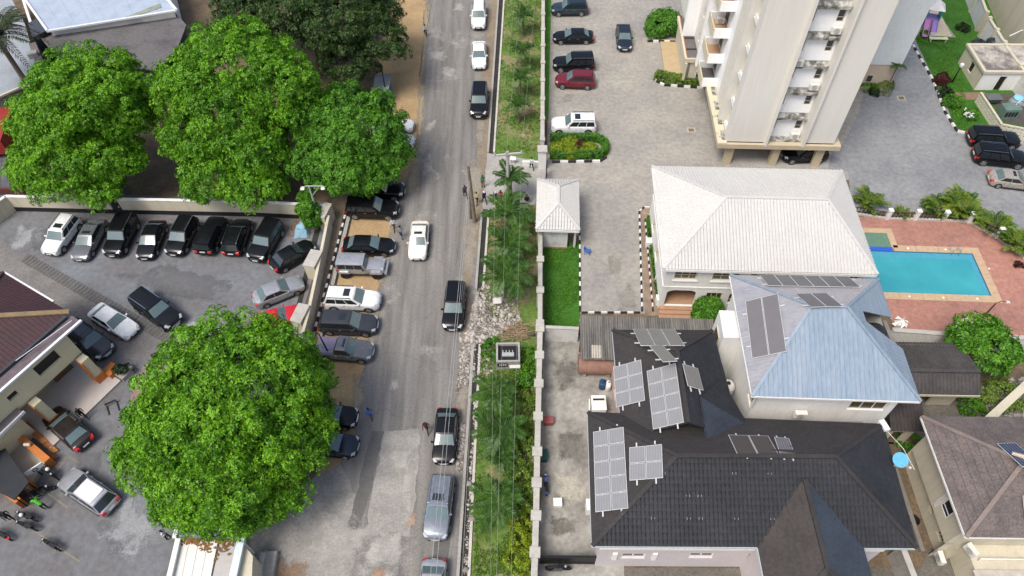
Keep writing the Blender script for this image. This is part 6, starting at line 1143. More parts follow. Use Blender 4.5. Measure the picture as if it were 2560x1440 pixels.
# hedges
def arc(cx,cy,rx,ry,a0,a1,n): return [(cx+rx*math.cos(a0+(a1-a0)*i/n),cy+ry*math.sin(a0+(a1-a0)*i/n)) for i in range(n+1)]
q0,q1,q2,q3 = P(1378,352),P(1470,352),P(1470,395),P(1378,395); cy = (q1.y+q2.y)/2; ry = (q1.y-q2.y)/2
hedge('oval_hedge','clipped green hedge looping round the yellow shrubs',[(q0.x,q0.y)]+arc(q1.x+.6,cy,1.2,ry,math.pi/2,-math.pi/2,10)+[(q3.x,q3.y)],.62,.8,'hedge',70,.12)
for x,y,rr,lb,mt in ((1395,378,.8,'yellow green shrub at the wall end inside the oval hedge','yellow'),(1425,366,.85,'yellow green shrub in the middle of the oval hedge','yellow'),(1448,372,.55,'reddish brown shrub inside the oval hedge','red'),(1470,378,.75,'yellow green shrub at the round end inside the oval hedge','yellow'),(1425,388,.7,'yellow green shrub at the front of the oval hedge','yellow')): leaf_blob('low_shrub',P(x,y,.05),[(0,0,.35,rr,rr*.8,.42)],900,.2,mt,lb,group='low shrubs inside the oval hedge')
leaf_blob('tower_shrub',P(1655,85,.05),[(-.7,0,1.1,1.3,1.2,1.3),(.7,.1,1.2,1.3,1.2,1.4),(0,.8,1.2,1.5,1.1,1.3)],4200,.26,'hedge','big clipped green shrub beside the tower annex')
hh = [P(1645,195),P(1680,205),P(1755,210)]; hedge('low_hedge','low bright hedge at the foot of the tower annex',[(p.x,p.y) for p in hh],1.35,.7,'wild',60,.17)
for a,b,lb in (((1622,552),(1628,600),'narrow hedge beside the tiled path, upper length'),((1630,625),(1640,695),'narrow hedge beside the tiled path, middle length'),((1642,712),(1647,745),'narrow hedge beside the tiled path, lower length')): hedge('narrow_hedge',lb,[P(*a)[:2],P(*b)[:2]],.5,.7,'hedge',70,.11)
# shrubs that line the yard wall
for i,(x,y,rr,hh_,mt) in enumerate(((1325,1000,.8,1.,'wild'),(1318,1045,1.0,1.2,'wild'),(1312,1100,.8,1.,'wild'),(1316,1150,.9,1.1,'wild'),(1310,1205,.9,1.,'wild'),(1313,1260,1.,1.1,'wild'),(1306,1310,.9,1.,'yellow'),(1308,1355,1.,1.2,'yellow'),(1300,1410,1.1,1.3,'yellow'),(1318,950,.9,1.,'mid'),(1322,905,.8,.8,'mid'),(1228,880,.8,.8,'mid'))):
    leaf_blob('verge_shrub',P(x,y,.03),[(0,0,hh_*.5,rr,rr*1.1,hh_*.6),(.2,.5,hh_*.4,rr*.7,rr*.8,hh_*.5)],420,.2,mt,('verge shrub against the yard wall, number %d counted downwards' % (i+1)) if False else ['shrub high on the yard wall side of the verge','lime shrub at the red box by the yard wall','bushy shrub below the lime one on the wall side','green shrub level with the green tub','green shrub level with the motorcycle by the wall','shrub opposite the white box in the yard','yellow green shrub just above the bottom pair','yellow green shrub, upper of the bottom pair','yellow green shrub at the very bottom of the verge','dark green shrub beside the pillar box','leafy shrub right of the pillar box','green shrub at the rubble end left of the pillar box'][i],'shrub',group='shrubs on the lower verge')
leaf_blob('flower_shrub',P(2423,292,.05),[(0,0,.4,.8,.7,.5)],240,.14,'mid','shrub with white blossoms on the far lawn'); fm_ = MB(); fp = P(2423,285,.9)
for i in range(26): c = fp+Vector((random.gauss(0,.45),random.gauss(0,.35),random.uniform(-.1,.12))); fm_.cbox(c,.14,.14,.03,random.uniform(0,3),random.uniform(-.4,.4),random.uniform(-.4,.4))
fo = fm_.build('blossom',WHITE,bpy.data.objects.get('flower_shrub')); 
for x,y,rr,mt,lb in ((2352,205,.8,'red','dark red shrub at the kerb of the far lawn'),(2365,240,.7,'shrub_dark','dark shrub at the end of the brown path'),(2375,262,.9,'mid','green shrub below the brown path'),(2310,88,.5,'mid','small shrub beside the play area'),(2405,75,.6,'shrub_dark','spiky dark shrub on the far lawn'),(2200,225,1.1,'palm_lime','leafy plant bed beside the tower wing, outer'),(2165,222,.9,'mid','leafy plant bed beside the tower wing, inner'),(2185,235,.5,'shrub_dark','dark potted plant by the tower wing'),(2490,1000,1.5,'wild','lime shrub in the gap behind the brown shingle roof'),(2420,1020,.8,'mid','green shrub beside the annex porch'),(2270,1110,.8,'mid','green shrub in the gap beside the outbuilding'),(2545,665,.3,'red','reddish plant on the pool deck')):
    leaf_blob('garden_shrub',P(x,y,.05),[(0,0,rr*.5,rr,rr,rr*.6)],int(260*rr+60),.2,mt,lb)
# grass and weeds: uncountable cover on the verge, lawns
def cover(name, polys, n, size, mat, seed, label, z=.04, k=4):
    rs = np.random.default_rng(seed); PT=[]
    for pts,nn_ in polys:
        w_ = np.array([P(x,y)[:2] for x,y in pts]); lo,hi = w_.min(0),w_.max(0); q = rs.uniform(lo,hi,(nn_*4,2)); ins = np.zeros(len(q),bool); j = len(w_)-1
        for i in range(len(w_)):
            c = ((w_[i,1]>q[:,1])!=(w_[j,1]>q[:,1]))&(q[:,0]<(w_[j,0]-w_[i,0])*(q[:,1]-w_[i,1])/(w_[j,1]-w_[i,1]+1e-12)+w_[i,0]); ins ^= c; j = i
        PT.append(q[ins][:nn_])
    p = np.concatenate(PT); f = np.sin(p[:,0]*1.7+np.sin(p[:,1]*.9)*2)+np.sin(p[:,1]*1.3+1.)+rs.normal(0,.6,len(p)); p = p[f>-.5]
    P3 = np.concatenate([p,np.full((len(p),1),z)],1); V,F_ = leaves(P3,np.tile([0,0,1.],(len(p),1))+rs.normal(0,.15,(len(p),3)),size,k,rs,(.5,1.3),.3); o = fastmesh(name,V,F_,LEAF[mat]); return tag(o,label,kind='stuff')
VG = [([(1262,0),(1234,383),(1350,383),(1360,0)],2600),([(1225,530),(1210,720),(1345,720),(1345,530)],900),([(1198,870),(1185,1440),(1335,1440),(1345,870)],5200)]
cover('verge_grass',VG,0,.2,'wild',21,'rough grass and weeds over the verge'); cover('verge_weeds',[(a,b//3) for a,b in VG],0,.22,'mid',22,'darker weeds scattered over the verge')
cover('lawn_grass',[([(1360,608),(1448,608),(1449,816),(1363,816)],5000),([(2290,95),(2400,95),(2420,330),(2390,320)],5000)],0,.14,'hedge',23,'short grass of the lawns')
# ================================================================ CARS
PAINT = {'black': shiny('black_car_paint',(.007,.0075,.009),.2,0.,.32,.12), 'white': shiny('white_car_paint',(.74,.74,.73),.25,0.,.5,.6), 'pearl': shiny('cream_white_car_paint',(.72,.69,.60),.25,0.,.5,.6), 'silver': shiny('silver_car_paint',(.42,.425,.44),.28,.5,.5,.8), 'grey': shiny('dark_grey_car_paint',(.05,.055,.062),.18,.3,.4,.3),
         'midgrey': shiny('mid_grey_car_paint',(.16,.165,.175),.22,.4,.4,.3), 'red': shiny('red_car_paint',(.55,.012,.02),.2,0.,.5,1.), 'maroon': shiny('maroon_car_paint',(.17,.018,.03),.18,.2,.4,.3), 'navy': shiny('navy_car_paint',(.02,.028,.042),.15,.2,.4,.3), 'teal': shiny('dark_teal_car_paint',(.03,.05,.065),.16,.3,.4,.3), 'beige': shiny('beige_car_paint',(.40,.365,.31),.25,.3,.5,.6), 'steel': shiny('steel_blue_car_paint',(.21,.235,.27),.22,.4,.4,.3), 'brown': shiny('brown_black_car_paint',(.028,.022,.02),.15,.2,.4,.3)}
SCREEN = shiny('windscreen_glass',(.10,.15,.155),.06,0.,.8); SIDEG = shiny('side_window_glass',(.02,.025,.028),.08,0.,.7); SCREEN_DK = shiny('dark_windscreen_glass',(.03,.045,.05),.06,0.,.8)
TYRE = M('tyre_rubber',(.014,.014,.015),.85,.2,8.,local=True); RIM = shiny('alloy_rim',(.5,.5,.51),.3,.8); HEADL = shiny('headlamp_lens',(.42,.44,.46),.12,0.,.8); TAILL = shiny('red_tail_lamp',(.5,.015,.015),.15,0.,.7); TRIM = M('black_trim',(.016,.016,.017),.5,.1); CHROME = shiny('chrome',(.6,.6,.61),.2,1.); PLATE = M('number_plate',(.68,.7,.68),.5,.03)
T_ = dict(
 sedan=dict(L=4.75,W=1.84,H=1.45,zb=.2,belt=.95,prof=[(0,.6),(.012,.86),(.05,.99),(.16,1.02),(.45,.97),(.7,.985),(.85,.9),(.94,.79),(.985,.66),(1,.5)],cab=(.1,.26,.53,.73),rw=.74,ns=2,wx=(.19,.81),wr=.33),
 coupe=dict(L=4.5,W=1.86,H=1.3,zb=.18,belt=.88,prof=[(0,.6),(.012,.84),(.05,.92),(.2,.95),(.45,.9),(.68,.92),(.85,.82),(.94,.7),(.985,.58),(1,.45)],cab=(.12,.3,.47,.68),rw=.7,ns=1,wx=(.19,.81),wr=.34),
 suv=dict(L=4.8,W=1.92,H=1.72,zb=.25,belt=1.08,prof=[(0,.68),(.008,.95),(.03,1.09),(.3,1.08),(.69,1.11),(.84,1.05),(.94,.94),(.985,.78),(1,.55)],cab=(.012,.085,.55,.72),rw=.77,ns=3,wx=(.19,.81),wr=.37),
 cross=dict(L=4.75,W=1.9,H=1.58,zb=.22,belt=1.0,prof=[(0,.66),(.01,.92),(.04,1.02),(.3,1.0),(.7,1.03),(.84,.96),(.94,.85),(.985,.7),(1,.5)],cab=(.03,.14,.54,.74),rw=.75,ns=3,wx=(.19,.81),wr=.36),
 big=dict(L=4.95,W=1.97,H=1.86,zb=.28,belt=1.16,prof=[(0,.75),(.006,1.05),(.02,1.17),(.3,1.16),(.67,1.19),(.83,1.16),(.95,1.08),(.985,.9),(1,.62)],cab=(.008,.05,.55,.69),rw=.8,ns=3,wx=(.18,.82),wr=.4),
 pickup=dict(L=5.2,W=1.9,H=1.74,zb=.28,belt=1.1,prof=[(0,.75),(.006,1.0),(.02,1.1),(.34,1.1),(.7,1.11),(.84,1.06),(.94,.96),(.985,.8),(1,.58)],cab=(.345,.39,.56,.71),rw=.78,ns=2,wx=(.2,.82),wr=.39),
 jeep=dict(L=4.55,W=1.62,H=1.84,zb=.42,belt=1.16,prof=[(0,.8),(.004,1.1),(.01,1.16),(.6,1.17),(.75,1.14),(.96,1.1),(.985,1.05),(1,.7)],cab=(.0,.012,.585,.63),rw=.9,ns=3,wx=(.17,.83),wr=.43,wf=[(0,.98),(.6,1.),(.68,.86),(.96,.8),(1,.78)]))
WF = [(0,.82),(.02,.9),(.07,.965),(.16,.99),(.5,1.),(.85,.985),(.92,.94),(.965,.87),(1,.68)]
def lerpt(tab,t):
    for (a,x),(b,y) in zip(tab,tab[1:]):
        if t <= b: return x+(y-x)*(t-a)/(b-a)
    return tab[-1][1]
CARM = {}
def car_meshes(kind):
    if kind in CARM: return CARM[kind]
    p = T_[kind]; L_,W,H_ = p['L'],p['W']/2,p['H']; wf = p.get('wf',WF); belt = p['belt']; out = {}
    ts = sorted({0,.006,.015,.03,.06,.1,.16,.24,.34,.45,.56,.64,.7,.76,.82,.87,.91,.94,.965,.985,.995,1.}); m = MB(); ring = []
    for t in ts:
        zt = lerpt(p['prof'],t); w_ = W*lerpt(wf,t); zb = p['zb']+(.12 if t<.02 or t>.985 else 0)+(.06 if t<.06 or t>.95 else 0); x = (t-.5)*L_; zm = min(zb+.34,zt-.12); e = .985 if .1<t<.9 else 1.
        half = [(.0,zb),(.8*w_,zb),(.955*w_,zb+.07),(w_,zm),(.992*w_*e,(zm+zt)/2),(.965*w_,zt-.1),(.90*w_,zt-.025),(.6*w_,zt+.012),(0,zt+.028)]
        full = [(x,y,z) for y,z in half]+[(x,-y,z) for y,z in reversed(half[1:-1])]; ring.append(full)
    n = len(ring[0])
    for r in ring: m.v += r
    for i in range(len(ring)-1):
        for j in range(n): k = (j+1)%n; m.f.append((i*n+j,i*n+k,(i+1)*n+k,(i+1)*n+j))
    m.f.append(tuple(range(n))); m.f.append(tuple(reversed(range((len(ring)-1)*n,len(ring)*n))))
    # greenhouse hull
    b0,r0,r1,b1 = [(t-.5)*L_ for t in p['cab']]; yb,yr = .9*W,p['rw']*W
    if kind == 'jeep': yb = .97*W
    S = lambda u,s,sd,o=0.: Vector(((b0+(b1-b0)*u)*(1-s)+(r0+(r1-r0)*u)*s, sd*((yb+(yr-yb)*s)+o), (belt-.06)+(H_-.07-belt+.06)*s))
    NU,NY = 8,8; i0 = len(m.v)
    def roofz(u,y): return H_-.07+.07*(1-abs(y)**3)*(1-abs(2*u-1)**4*.35)
    for iu in range(NU+1):
        u = iu/NU
        for iy in range(NY+1): y = -1+2*iy/NY; q = S(u,1,1); m.v.append((q.x,y*yr,roofz(u,y)))
    for iu in range(NU):
        for iy in range(NY): a = i0+iu*(NY+1)+iy; m.f.append((a,a+NY+1,a+NY+2,a+1))
    for sd in (1,-1):
        j0 = len(m.v)
        for iu in range(NU+1): u = iu/NU; m.v.append(tuple(S(u,0,sd))); q = S(u,1,sd); m.v.append((q.x,q.y,roofz(u,1)))
        for iu in range(NU): a = j0+iu*2; m.f.append((a,a+1,a+3,a+2) if sd<0 else (a,a+2,a+3,a+1))
    for u in (0,1):
        j0 = len(m.v)
        for iy in range(NY+1): y = -1+2*iy/NY; q = S(u,0,1); m.v.append((q.x,y*yb,q.z)); q = S(u,1,1); m.v.append((q.x,y*yr,roofz(u,y)))
        for iy in range(NY): a = j0+iy*2; m.f.append((a,a+1,a+3,a+2) if u else (a,a+2,a+3,a+1))
    out['body'] = meshof(m,'body',True)
    # glass, set just proud of the hull
    def pane(u,i):
        mm = MB(); dx = (.022 if u else -.022)
        for iy in range(5):
            y0 = -1+.4*iy; 
        pts = []; N = 6
        for s in (.10,.9):
            for iy in range(N+1): y = (-1+2*iy/N)*(.93-.03*s); a,b = S(u,0,1),S(u,1,1); q = a.lerp(b,s); yy = y*(yb+(yr-yb)*s); zz = q.z+(.045*(1-abs(y)**3)*s); mm.v.append((q.x+dx+(.05*(1-y*y) if u else -.04*(1-y*y))*(1-.4*s),yy,zz+.02))
        for iy in range(N): mm.f.append((iy,iy+1,N+1+iy+1,N+1+iy) if u==0 else (iy+1,iy,N+1+iy,N+1+iy+1))
        return meshof(mm,i,True)
    out['windscreen'] = pane(1,'windscreen'); out['rear_window'] = pane(0,'rear_window')
    ns = p['ns']; us = [.04+(.93-.04)*i/ns for i in range(ns+1)]
    for i in range(ns):
        for sd in (1,-1):
            mm = MB(); ua,ub = us[i]+.012,us[i+1]-.012; mm.poly([S(ua,.12,sd,.014),S(ub,.12,sd,.014),S(ub,.88,sd,.014),S(ua,.88,sd,.014)] if sd>0 else [S(ua,.12,sd,.014),S(ua,.88,sd,.014),S(ub,.88,sd,.014),S(ub,.12,sd,.014)]); out['side_window',i,sd] = meshof(mm,'side_window')
    # lamps, grille, mirrors, plates
    zf = lerpt(p['prof'],.965); zr = lerpt(p['prof'],.01); hl = MB()
    def surf(t,y): return Vector(((t-.5)*L_,y,lerpt(p['prof'],t)))
    for nm,t0,t1,ya,yb2,dz,mat in (('headlight',.93,.98,.52,.86,-.03,0),('taillight',.0,.045,.6,.9,-.03,1)):
        for sd in (1,-1):
            mm = MB(); za,zb_ = lerpt(p['prof'],t0),lerpt(p['prof'],t1); w0,w1 = W*lerpt(wf,t0),W*lerpt(wf,t1); x0,x1 = (t0-.5)*L_,(t1-.5)*L_
            if mat==0: mm.hexa([(x0,sd*w0*.8,za-.16),(x1+.015,sd*w1*.6,zb_-.12),(x1+.015,sd*w1*.99,zb_-.15),(x0,sd*w0*1.008,za-.2),(x0,sd*w0*.82,za+.02),(x1+.02,sd*w1*.62,zb_+.015),(x1+.01,sd*w1*1.0,zb_+.0),(x0,sd*w0*.985,za-.02)])
            else: mm.hexa([(x0-.02,sd*w0*.62,za-.05),(x1,sd*w1*.8,zb_-.25),(x1,sd*w1*1.012,zb_-.25),(x0-.02,sd*w0*1.01,za-.05),(x0-.02,sd*w0*.62,za+.2),(x1,sd*w1*.82,zb_+.02),(x1,sd*w1*.985,zb_-.03),(x0-.015,sd*w0*1.0,za+.2)])
            out[nm,sd] = meshof(mm,nm)
    xf = .5*L_; zg = lerpt(p['prof'],.99); mm = MB(); mm.box(xf-.12,-.42*W,zg-.26,xf+.03,.42*W,zg-.06); mm.box(xf-.1,-.55*W,p['zb']+.12,xf+.02,.55*W,p['zb']+.24); out['grille'] = meshof(mm,'grille')
    mm = MB(); mm.box(xf-.02,-.42*W,zg-.04,xf+.045,.42*W,zg-.0); out['grille_bar'] = meshof(mm,'grille_bar')
    mm = MB(); mm.box(xf+.02,-.26,p['zb']+.26,xf+.05,.26,p['zb']+.38); out['plate_f'] = meshof(mm,'number_plate'); mm = MB(); mm.box(-xf-.045,-.26,lerpt(p['prof'],.005)-.2,-xf-.015,.26,lerpt(p['prof'],.005)-.07); out['plate_r'] = meshof(mm,'number_plate')
    for sd in (1,-1):
        q = S(.93,.1,sd); mm = MB(); mm.cbox((q.x-.02,sd*(abs(q.y)+.13),q.z+.1),.12,.2,.14,sd*.15); out['mirror',sd] = meshof(mm,'mirror')
        mm = MB(); mm.beam((r0+.1,sd*yr*.94,H_+.025),(r1-.15,sd*yr*.94,H_+.025),.05,.045); mm.box(r0+.08,sd*yr*.94-.025,H_-.06,r0+.16,sd*yr*.94+.025,H_+.01); mm.box(r1-.22,sd*yr*.94-.025,H_-.06,r1-.14,sd*yr*.94+.025,H_+.01); out['roof_rail',sd] = meshof(mm,'roof_rail')
        for k in range(min(2,ns)): mm = MB(); xx = (-.02+.26*k-.2)*L_*.8; mm.cbox((xx+.35,sd*W*.992,belt-.14),.2,.03,.035); out['handle',sd,k] = meshof(mm,'door_handle')
        mm = MB(); mm.beam(((p['wx'][0]+.09-.5)*L_,sd*W*.97,p['zb']+.04),((p['wx'][1]-.09-.5)*L_,sd*W*.97,p['zb']+.04),.12,.05); out['sill',sd] = meshof(mm,'side_sill')
    mm = MB(); ux0,ux1 = r0+(r1-r0)*.62,r0+(r1-r0)*.86; mm.box(ux0,-yr*.55,H_-.02,ux1,yr*.55,H_+.008); out['sunroof'] = meshof(mm,'sunroof')
    mm = MB()
    for k in range(5): yy = (-.6+.3*k)*yr; mm.beam((r0+.15,yy,H_+.004),(r1-.2,yy,H_+.004),.05,.02)
    out['roof_ribs'] = meshof(mm,'roof_ribs')
    R_ = p['wr']; mm = MB(); prof = [(R_*.62,-.1),(R_*.95,-.11),(R_,-.07),(R_,.07),(R_*.95,.11),(R_*.62,.1)]; nn_ = 18
    for r,y in prof: mm.v += [(r*math.cos(2*math.pi*q/nn_),y,r*math.sin(2*math.pi*q/nn_)) for q in range(nn_)]
    for k in range(len(prof)-1): mm.f += [(k*nn_+q,k*nn_+(q+1)%nn_,(k+1)*nn_+(q+1)%nn_,(k+1)*nn_+q) for q in range(nn_)]
    out['wheel'] = meshof(mm,'wheel',True)
    mm = MB()
    for q in range(5): a = 2*math.pi*q/5; mm.cbox((math.cos(a)*R_*.32,.085,math.sin(a)*R_*.32),R_*.58,.03,R_*.2,0,0,-a)
    mm.tube([(0,.05,0),(0,.1,0)],R_*.16,10); mm.tube([(R_*.6*math.cos(t),.09,R_*.6*math.sin(t)) for t in [k*math.pi/9 for k in range(19)]],.025,5,False); out['rim'] = meshof(mm,'rim')
    mm = MB(); mm.tube([(0,-.1,0),(0,.04,0)],R_*.62,14); out['hub'] = meshof(mm,'brake_disc')
    mm = MB(); ra = R_*1.14
    pts = [(ra*math.cos(t),ra*math.sin(t)) for t in [math.pi*(-.12+1.24*k/12) for k in range(13)]]
    mm.poly([(x,0,z) for x,z in pts]); out['arch'] = meshof(mm,'wheel_arch')
    CARM[kind] = out; return out
NCAR = [0]
def car(kind, nose, tail, paint, label, zn=.7, zt=.7, screen=None, rails=None, sunroof=False, ribs=False, group='parked cars', z=.05, chrome=True, plate=True, cat='car', fixed=None, lock=None):
    a,b = P(*nose,zn),P(*tail,zt); a.z=b.z=0; d = a-b; p = T_[kind]; ln = d.length; k = max(.94,min(1.07,ln/p['L'])); c = (a+b)/2
    if fixed: k = 1.; c = (a-d.normalized()*p['L']*.5) if fixed=='nose' else (b+d.normalized()*p['L']*.5)
    t = empty({'sedan':'sedan_car','coupe':'sports_car','suv':'suv_car','cross':'estate_car','big':'suv_car','pickup':'pickup_truck','jeep':'off_road_car'}[kind], (c.x,c.y,z), label, cat, group, math.atan2(d.y,d.x)); t.scale = (k,1,1)
    o = car_meshes(kind); pm = PAINT[paint]; W = p['W']/2; sc = screen or SCREEN
    body = child('body',o['body'],pm,t)
    child('windscreen',o['windscreen'],sc,t); child('rear_window',o['rear_window'],SIDEG if p['ns']==3 else sc,t)
    for key,me in o.items():
        if isinstance(key,tuple):
            nm = key[0]
            if nm=='side_window': child('side_window',me,SIDEG,t)
            elif nm=='headlight': child('headlight',me,HEADL,t)
            elif nm=='taillight': child('taillight',me,TAILL,t)
            elif nm=='mirror': child('mirror',me,pm if kind!='jeep' else TRIM,t)
            elif nm=='handle': child('door_handle',me,CHROME if chrome else pm,t)
            elif nm=='sill': child('side_sill',me,TRIM,t)
            elif nm=='roof_rail' and (rails if rails is not None else kind in ('suv','big','cross')): child('roof_rail',me,CHROME if rails=='chrome' else (TRIM if paint!='black' else shiny('dull_rail',(.25,.25,.26),.35,.8)),t)
    child('grille',o['grille'],TRIM,t)
    if chrome: child('grille_bar',o['grille_bar'],CHROME,t)
    if plate: child('number_plate',o['plate_f'],PLATE,t); child('number_plate',o['plate_r'],PLATE,t)
    if sunroof: child('sunroof',o['sunroof'],SIDEG,t)
    if ribs: child('roof_ribs',o['roof_ribs'],pm if ribs==1 else TRIM,t)
    yo = W-.09 if kind!='jeep' else W+.08
    for tx in p['wx']:
        for sd in (1,-1):
            x = (tx-.5)*p['L']; w_ = child('wheel',o['wheel'],TYRE,t,(x,sd*yo,p['wr']),(0,0,0 if sd>0 else math.pi)); child('rim',o['rim'],RIM if kind!='jeep' else TRIM,w_); child('brake_disc',o['hub'],TRIM,w_)
            if kind!='jeep': child('wheel_arch',o['arch'],TRIM,t,(x,sd*(W+.004)*(1 if .3<tx<.7 else .995),p['wr']),(0,0,0 if sd<0 else math.pi))
    if kind=='jeep':
        for tx in p['wx']:
            for sd in (1,-1): x=(tx-.5)*p['L']; MB().hexa([(x-.6,sd*W*.8,.75),(x+.6,sd*W*.8,.75),(x+.6,sd*(W+.2),.75),(x-.6,sd*(W+.2),.75),(x-.42,sd*W*.8,1.0),(x+.42,sd*W*.8,1.0),(x+.42,sd*(W+.2),.98),(x-.42,sd*(W+.2),.98)]).build('fender',pm,t,world=False)
        MB().box(p['L']/2,-.78,.5,p['L']/2+.22,.78,.72).build('bumper',WHITE if False else PAINT['silver'],t,world=False); s_ = child('spare_wheel',o['wheel'],TYRE,t,(-p['L']/2-.16,0,1.05),(0,0,math.pi/2),(1,1.1,1))
        MB().box(.38,-.7,1.17,.46,.7,1.2).build('hood_vent',TRIM,t,world=False)
    if kind=='pickup': MB().hexa([(-2.5,-.8,1.1),(-.85,-.8,1.1),(-.85,.8,1.1),(-2.5,.8,1.1),(-2.5,-.78,1.19),(-.85,-.78,1.19),(-.85,.78,1.19),(-2.5,.78,1.19)]).build('bed_cover',M('lilac_bed_cover',(.2,.175,.27),.6,.1,1.),t,world=False)
    return t
G1,G2,G3,G4 = 'cars parked nose out along the shoulder','cars along the right side of the street','cars in the left car park','cars in the right courtyard'
car('suv',(1196,79),(1197,-8),'white','white people carrier at the very top of the street',.35,1.6,group=G2)
car('sedan',(1198,179),(1197,96),'white','white saloon between white people carrier and black four by four',.35,1.,group=G2)
car('big',(1196,297),(1200,203),'black','black four by four with silver roof rails beside the drain',.35,1.65,rails='chrome',ribs=1,group=G2)
car('sedan',(1043,652),(1051,549),'pearl','cream white saloon with sunroof driving down the street',.35,1.,sunroof=True,group=G2)
car('suv',(1131,829),(1140,695),'black','black four by four with ribbed roof beside the rubble',.35,1.6,rails=True,ribs=1,group=G2)
car('sedan',(1109,1163),(1119,1017),'black','black saloon beside the maroon pedestrian',.35,1.,group=G2)
car('suv',(1088,1353),(1105,1177),'steel','silver blue four by four with sunroof under the wires',.35,1.65,sunroof=True,ribs=1,group=G2,rails='chrome')
car('sedan',(1074,1530),(1086,1394),'silver','silver saloon cut off by the bottom edge of the street',.35,1.05,group=G2,fixed='tail')
car('big',(1012,478),(882,474),'black','black four by four half under the round shade tree',group=G1); car('big',(997,525),(867,520),'black','black four by four with side steps beside two men',group=G1,rails=False)
car('sedan',(987,615),(857,612),'black','black saloon with shiny roof beside the grey off roader',group=G1); car('jeep',(964,668),(846,665),'silver','boxy grey off road car with spare wheel',group=G1,fixed=None,chrome=False)
car('suv',(951,752),(813,746),'white','white four by four with sunroof in the shoulder row',group=G1,sunroof=True); car('suv',(945,812),(799,806),'grey','dark grey four by four with sunroof in the shoulder row',group=G1,sunroof=True,rails=False)
car('pickup',(932,880),(795,868),'midgrey','grey pickup with lilac bed cover under the big tree',group=G1,sunroof=True); car('sedan',(893,1044),(755,1034),'black','black saloon, upper of the two poking out of the big tree',group=G1); car('sedan',(893,1116),(757,1102),'navy','blue black saloon, lower of the two poking out of the big tree',group=G1)
car('sedan',(1034,314),(925,306),'white','white saloon bonnet, upper one peeking from the round tree',group=G1); car('suv',(1036,356),(925,348),'white','white car bonnet, lower one peeking from the round tree',group=G1)
car('suv',(126,640),(177,533),'white','white four by four with sunroof at the left end of the lot row',.35,1.4,sunroof=True,group=G3); car('sedan',(200,654),(245,545),'midgrey','grey saloon with sunroof second in the lot row',.35,1.,sunroof=True,group=G3)
car('big',(283,645),(316,528),'black','black four by four with roof bars third in the lot row',.35,1.7,rails='chrome',ribs=1,group=G3); car('sedan',(363,651),(394,548),'black','black saloon fourth in the lot row under the leaves',.35,1.,group=G3)
car('suv',(435,642),(470,532),'black','black four by four fifth in the lot row with silver grille',.35,1.65,group=G3); car('big',(544,542),(513,634),'black','black boxy four by four parked tail out, sixth in the lot row',1.1,.4,group=G3,rails=False)
car('suv',(606,543),(580,640),'black','black four by four with red tail lamps, seventh in the lot row',1.1,.4,group=G3,rails='chrome'); car('big',(640,657),(684,543),'black','black four by four last in the lot row beside the saloon',.35,1.7,group=G3,rails=False)
car('sedan',(782,608),(680,668),'black','black saloon with bright roof glint near the lot wall',group=G3,screen=SCREEN_DK); car('sedan',(756,702),(634,752),'silver','silver saloon parked askew by the lot wall',group=G3)
car('coupe',(750,780),(648,806),'red','red sports car half under the big tree',group=G3,chrome=False); car('sedan',(338,837),(230,768),'white','white saloon on the drain slabs beside the maroon house',.45,.95,group=G3)
car('big',(446,816),(335,730),'black','black four by four with silver roof rails standing alone in the lot',.45,1.5,rails='chrome',group=G3); car('suv',(273,888),(172,806),'grey','dark blue grey four by four behind the corner of the maroon house',.45,1.4,group=G3,sunroof=True)
car('sedan',(124,1030),(216,1112),'brown','brown black saloon backing out by the orange steps',.6,.6,group=G3); car('cross',(163,1190),(282,1270),'silver','silver estate car with white roof and red tail lamps',.6,.6,group=G3,screen=SCREEN_DK,rails=False)
car('suv',(1378,22),(1470,20),'teal','dark teal four by four at the top of the courtyard row',group=G4,ribs=1); car('sedan',(1382,91),(1484,90),'black','black saloon second in the courtyard row',group=G4); car('big',(1382,160),(1486,158),'black','black four by four touching the maroon one in the courtyard row',group=G4); car('suv',(1388,199),(1488,203),'maroon','maroon four by four in the courtyard row',group=G4)
car('big',(1377,313),(1490,313),'white','white four by four with sunroof beside the oval hedge',group=G4,sunroof=True,chrome=False); car('sedan',(1562,128),(1558,58),'navy','dark blue saloon driving through the courtyard',.35,1.,group=G4)
car('big',(2548,352),(2420,345),'black','black four by four nearest the pierced block wall',group=G4,ribs=1); car('big',(2572,400),(2427,385),'black','black four by four between another black one and the beige saloon',group=G4,ribs=1,rails='chrome'); car('sedan',(2590,456),(2473,442),'beige','beige saloon with sunroof at the right edge',group=G4,sunroof=True); car('suv',(1955,386),(2066,382),'black','black four by four parked under the tower columns',group=G4)
sr = [o_ for o_ in bpy.data.objects if o_.get('label','').startswith('silver estate car')][0]
MB().box(-1.45,-.62,1.585,.15,.62,1.592).build('roof_panel',PAINT['white'],sr,world=False)
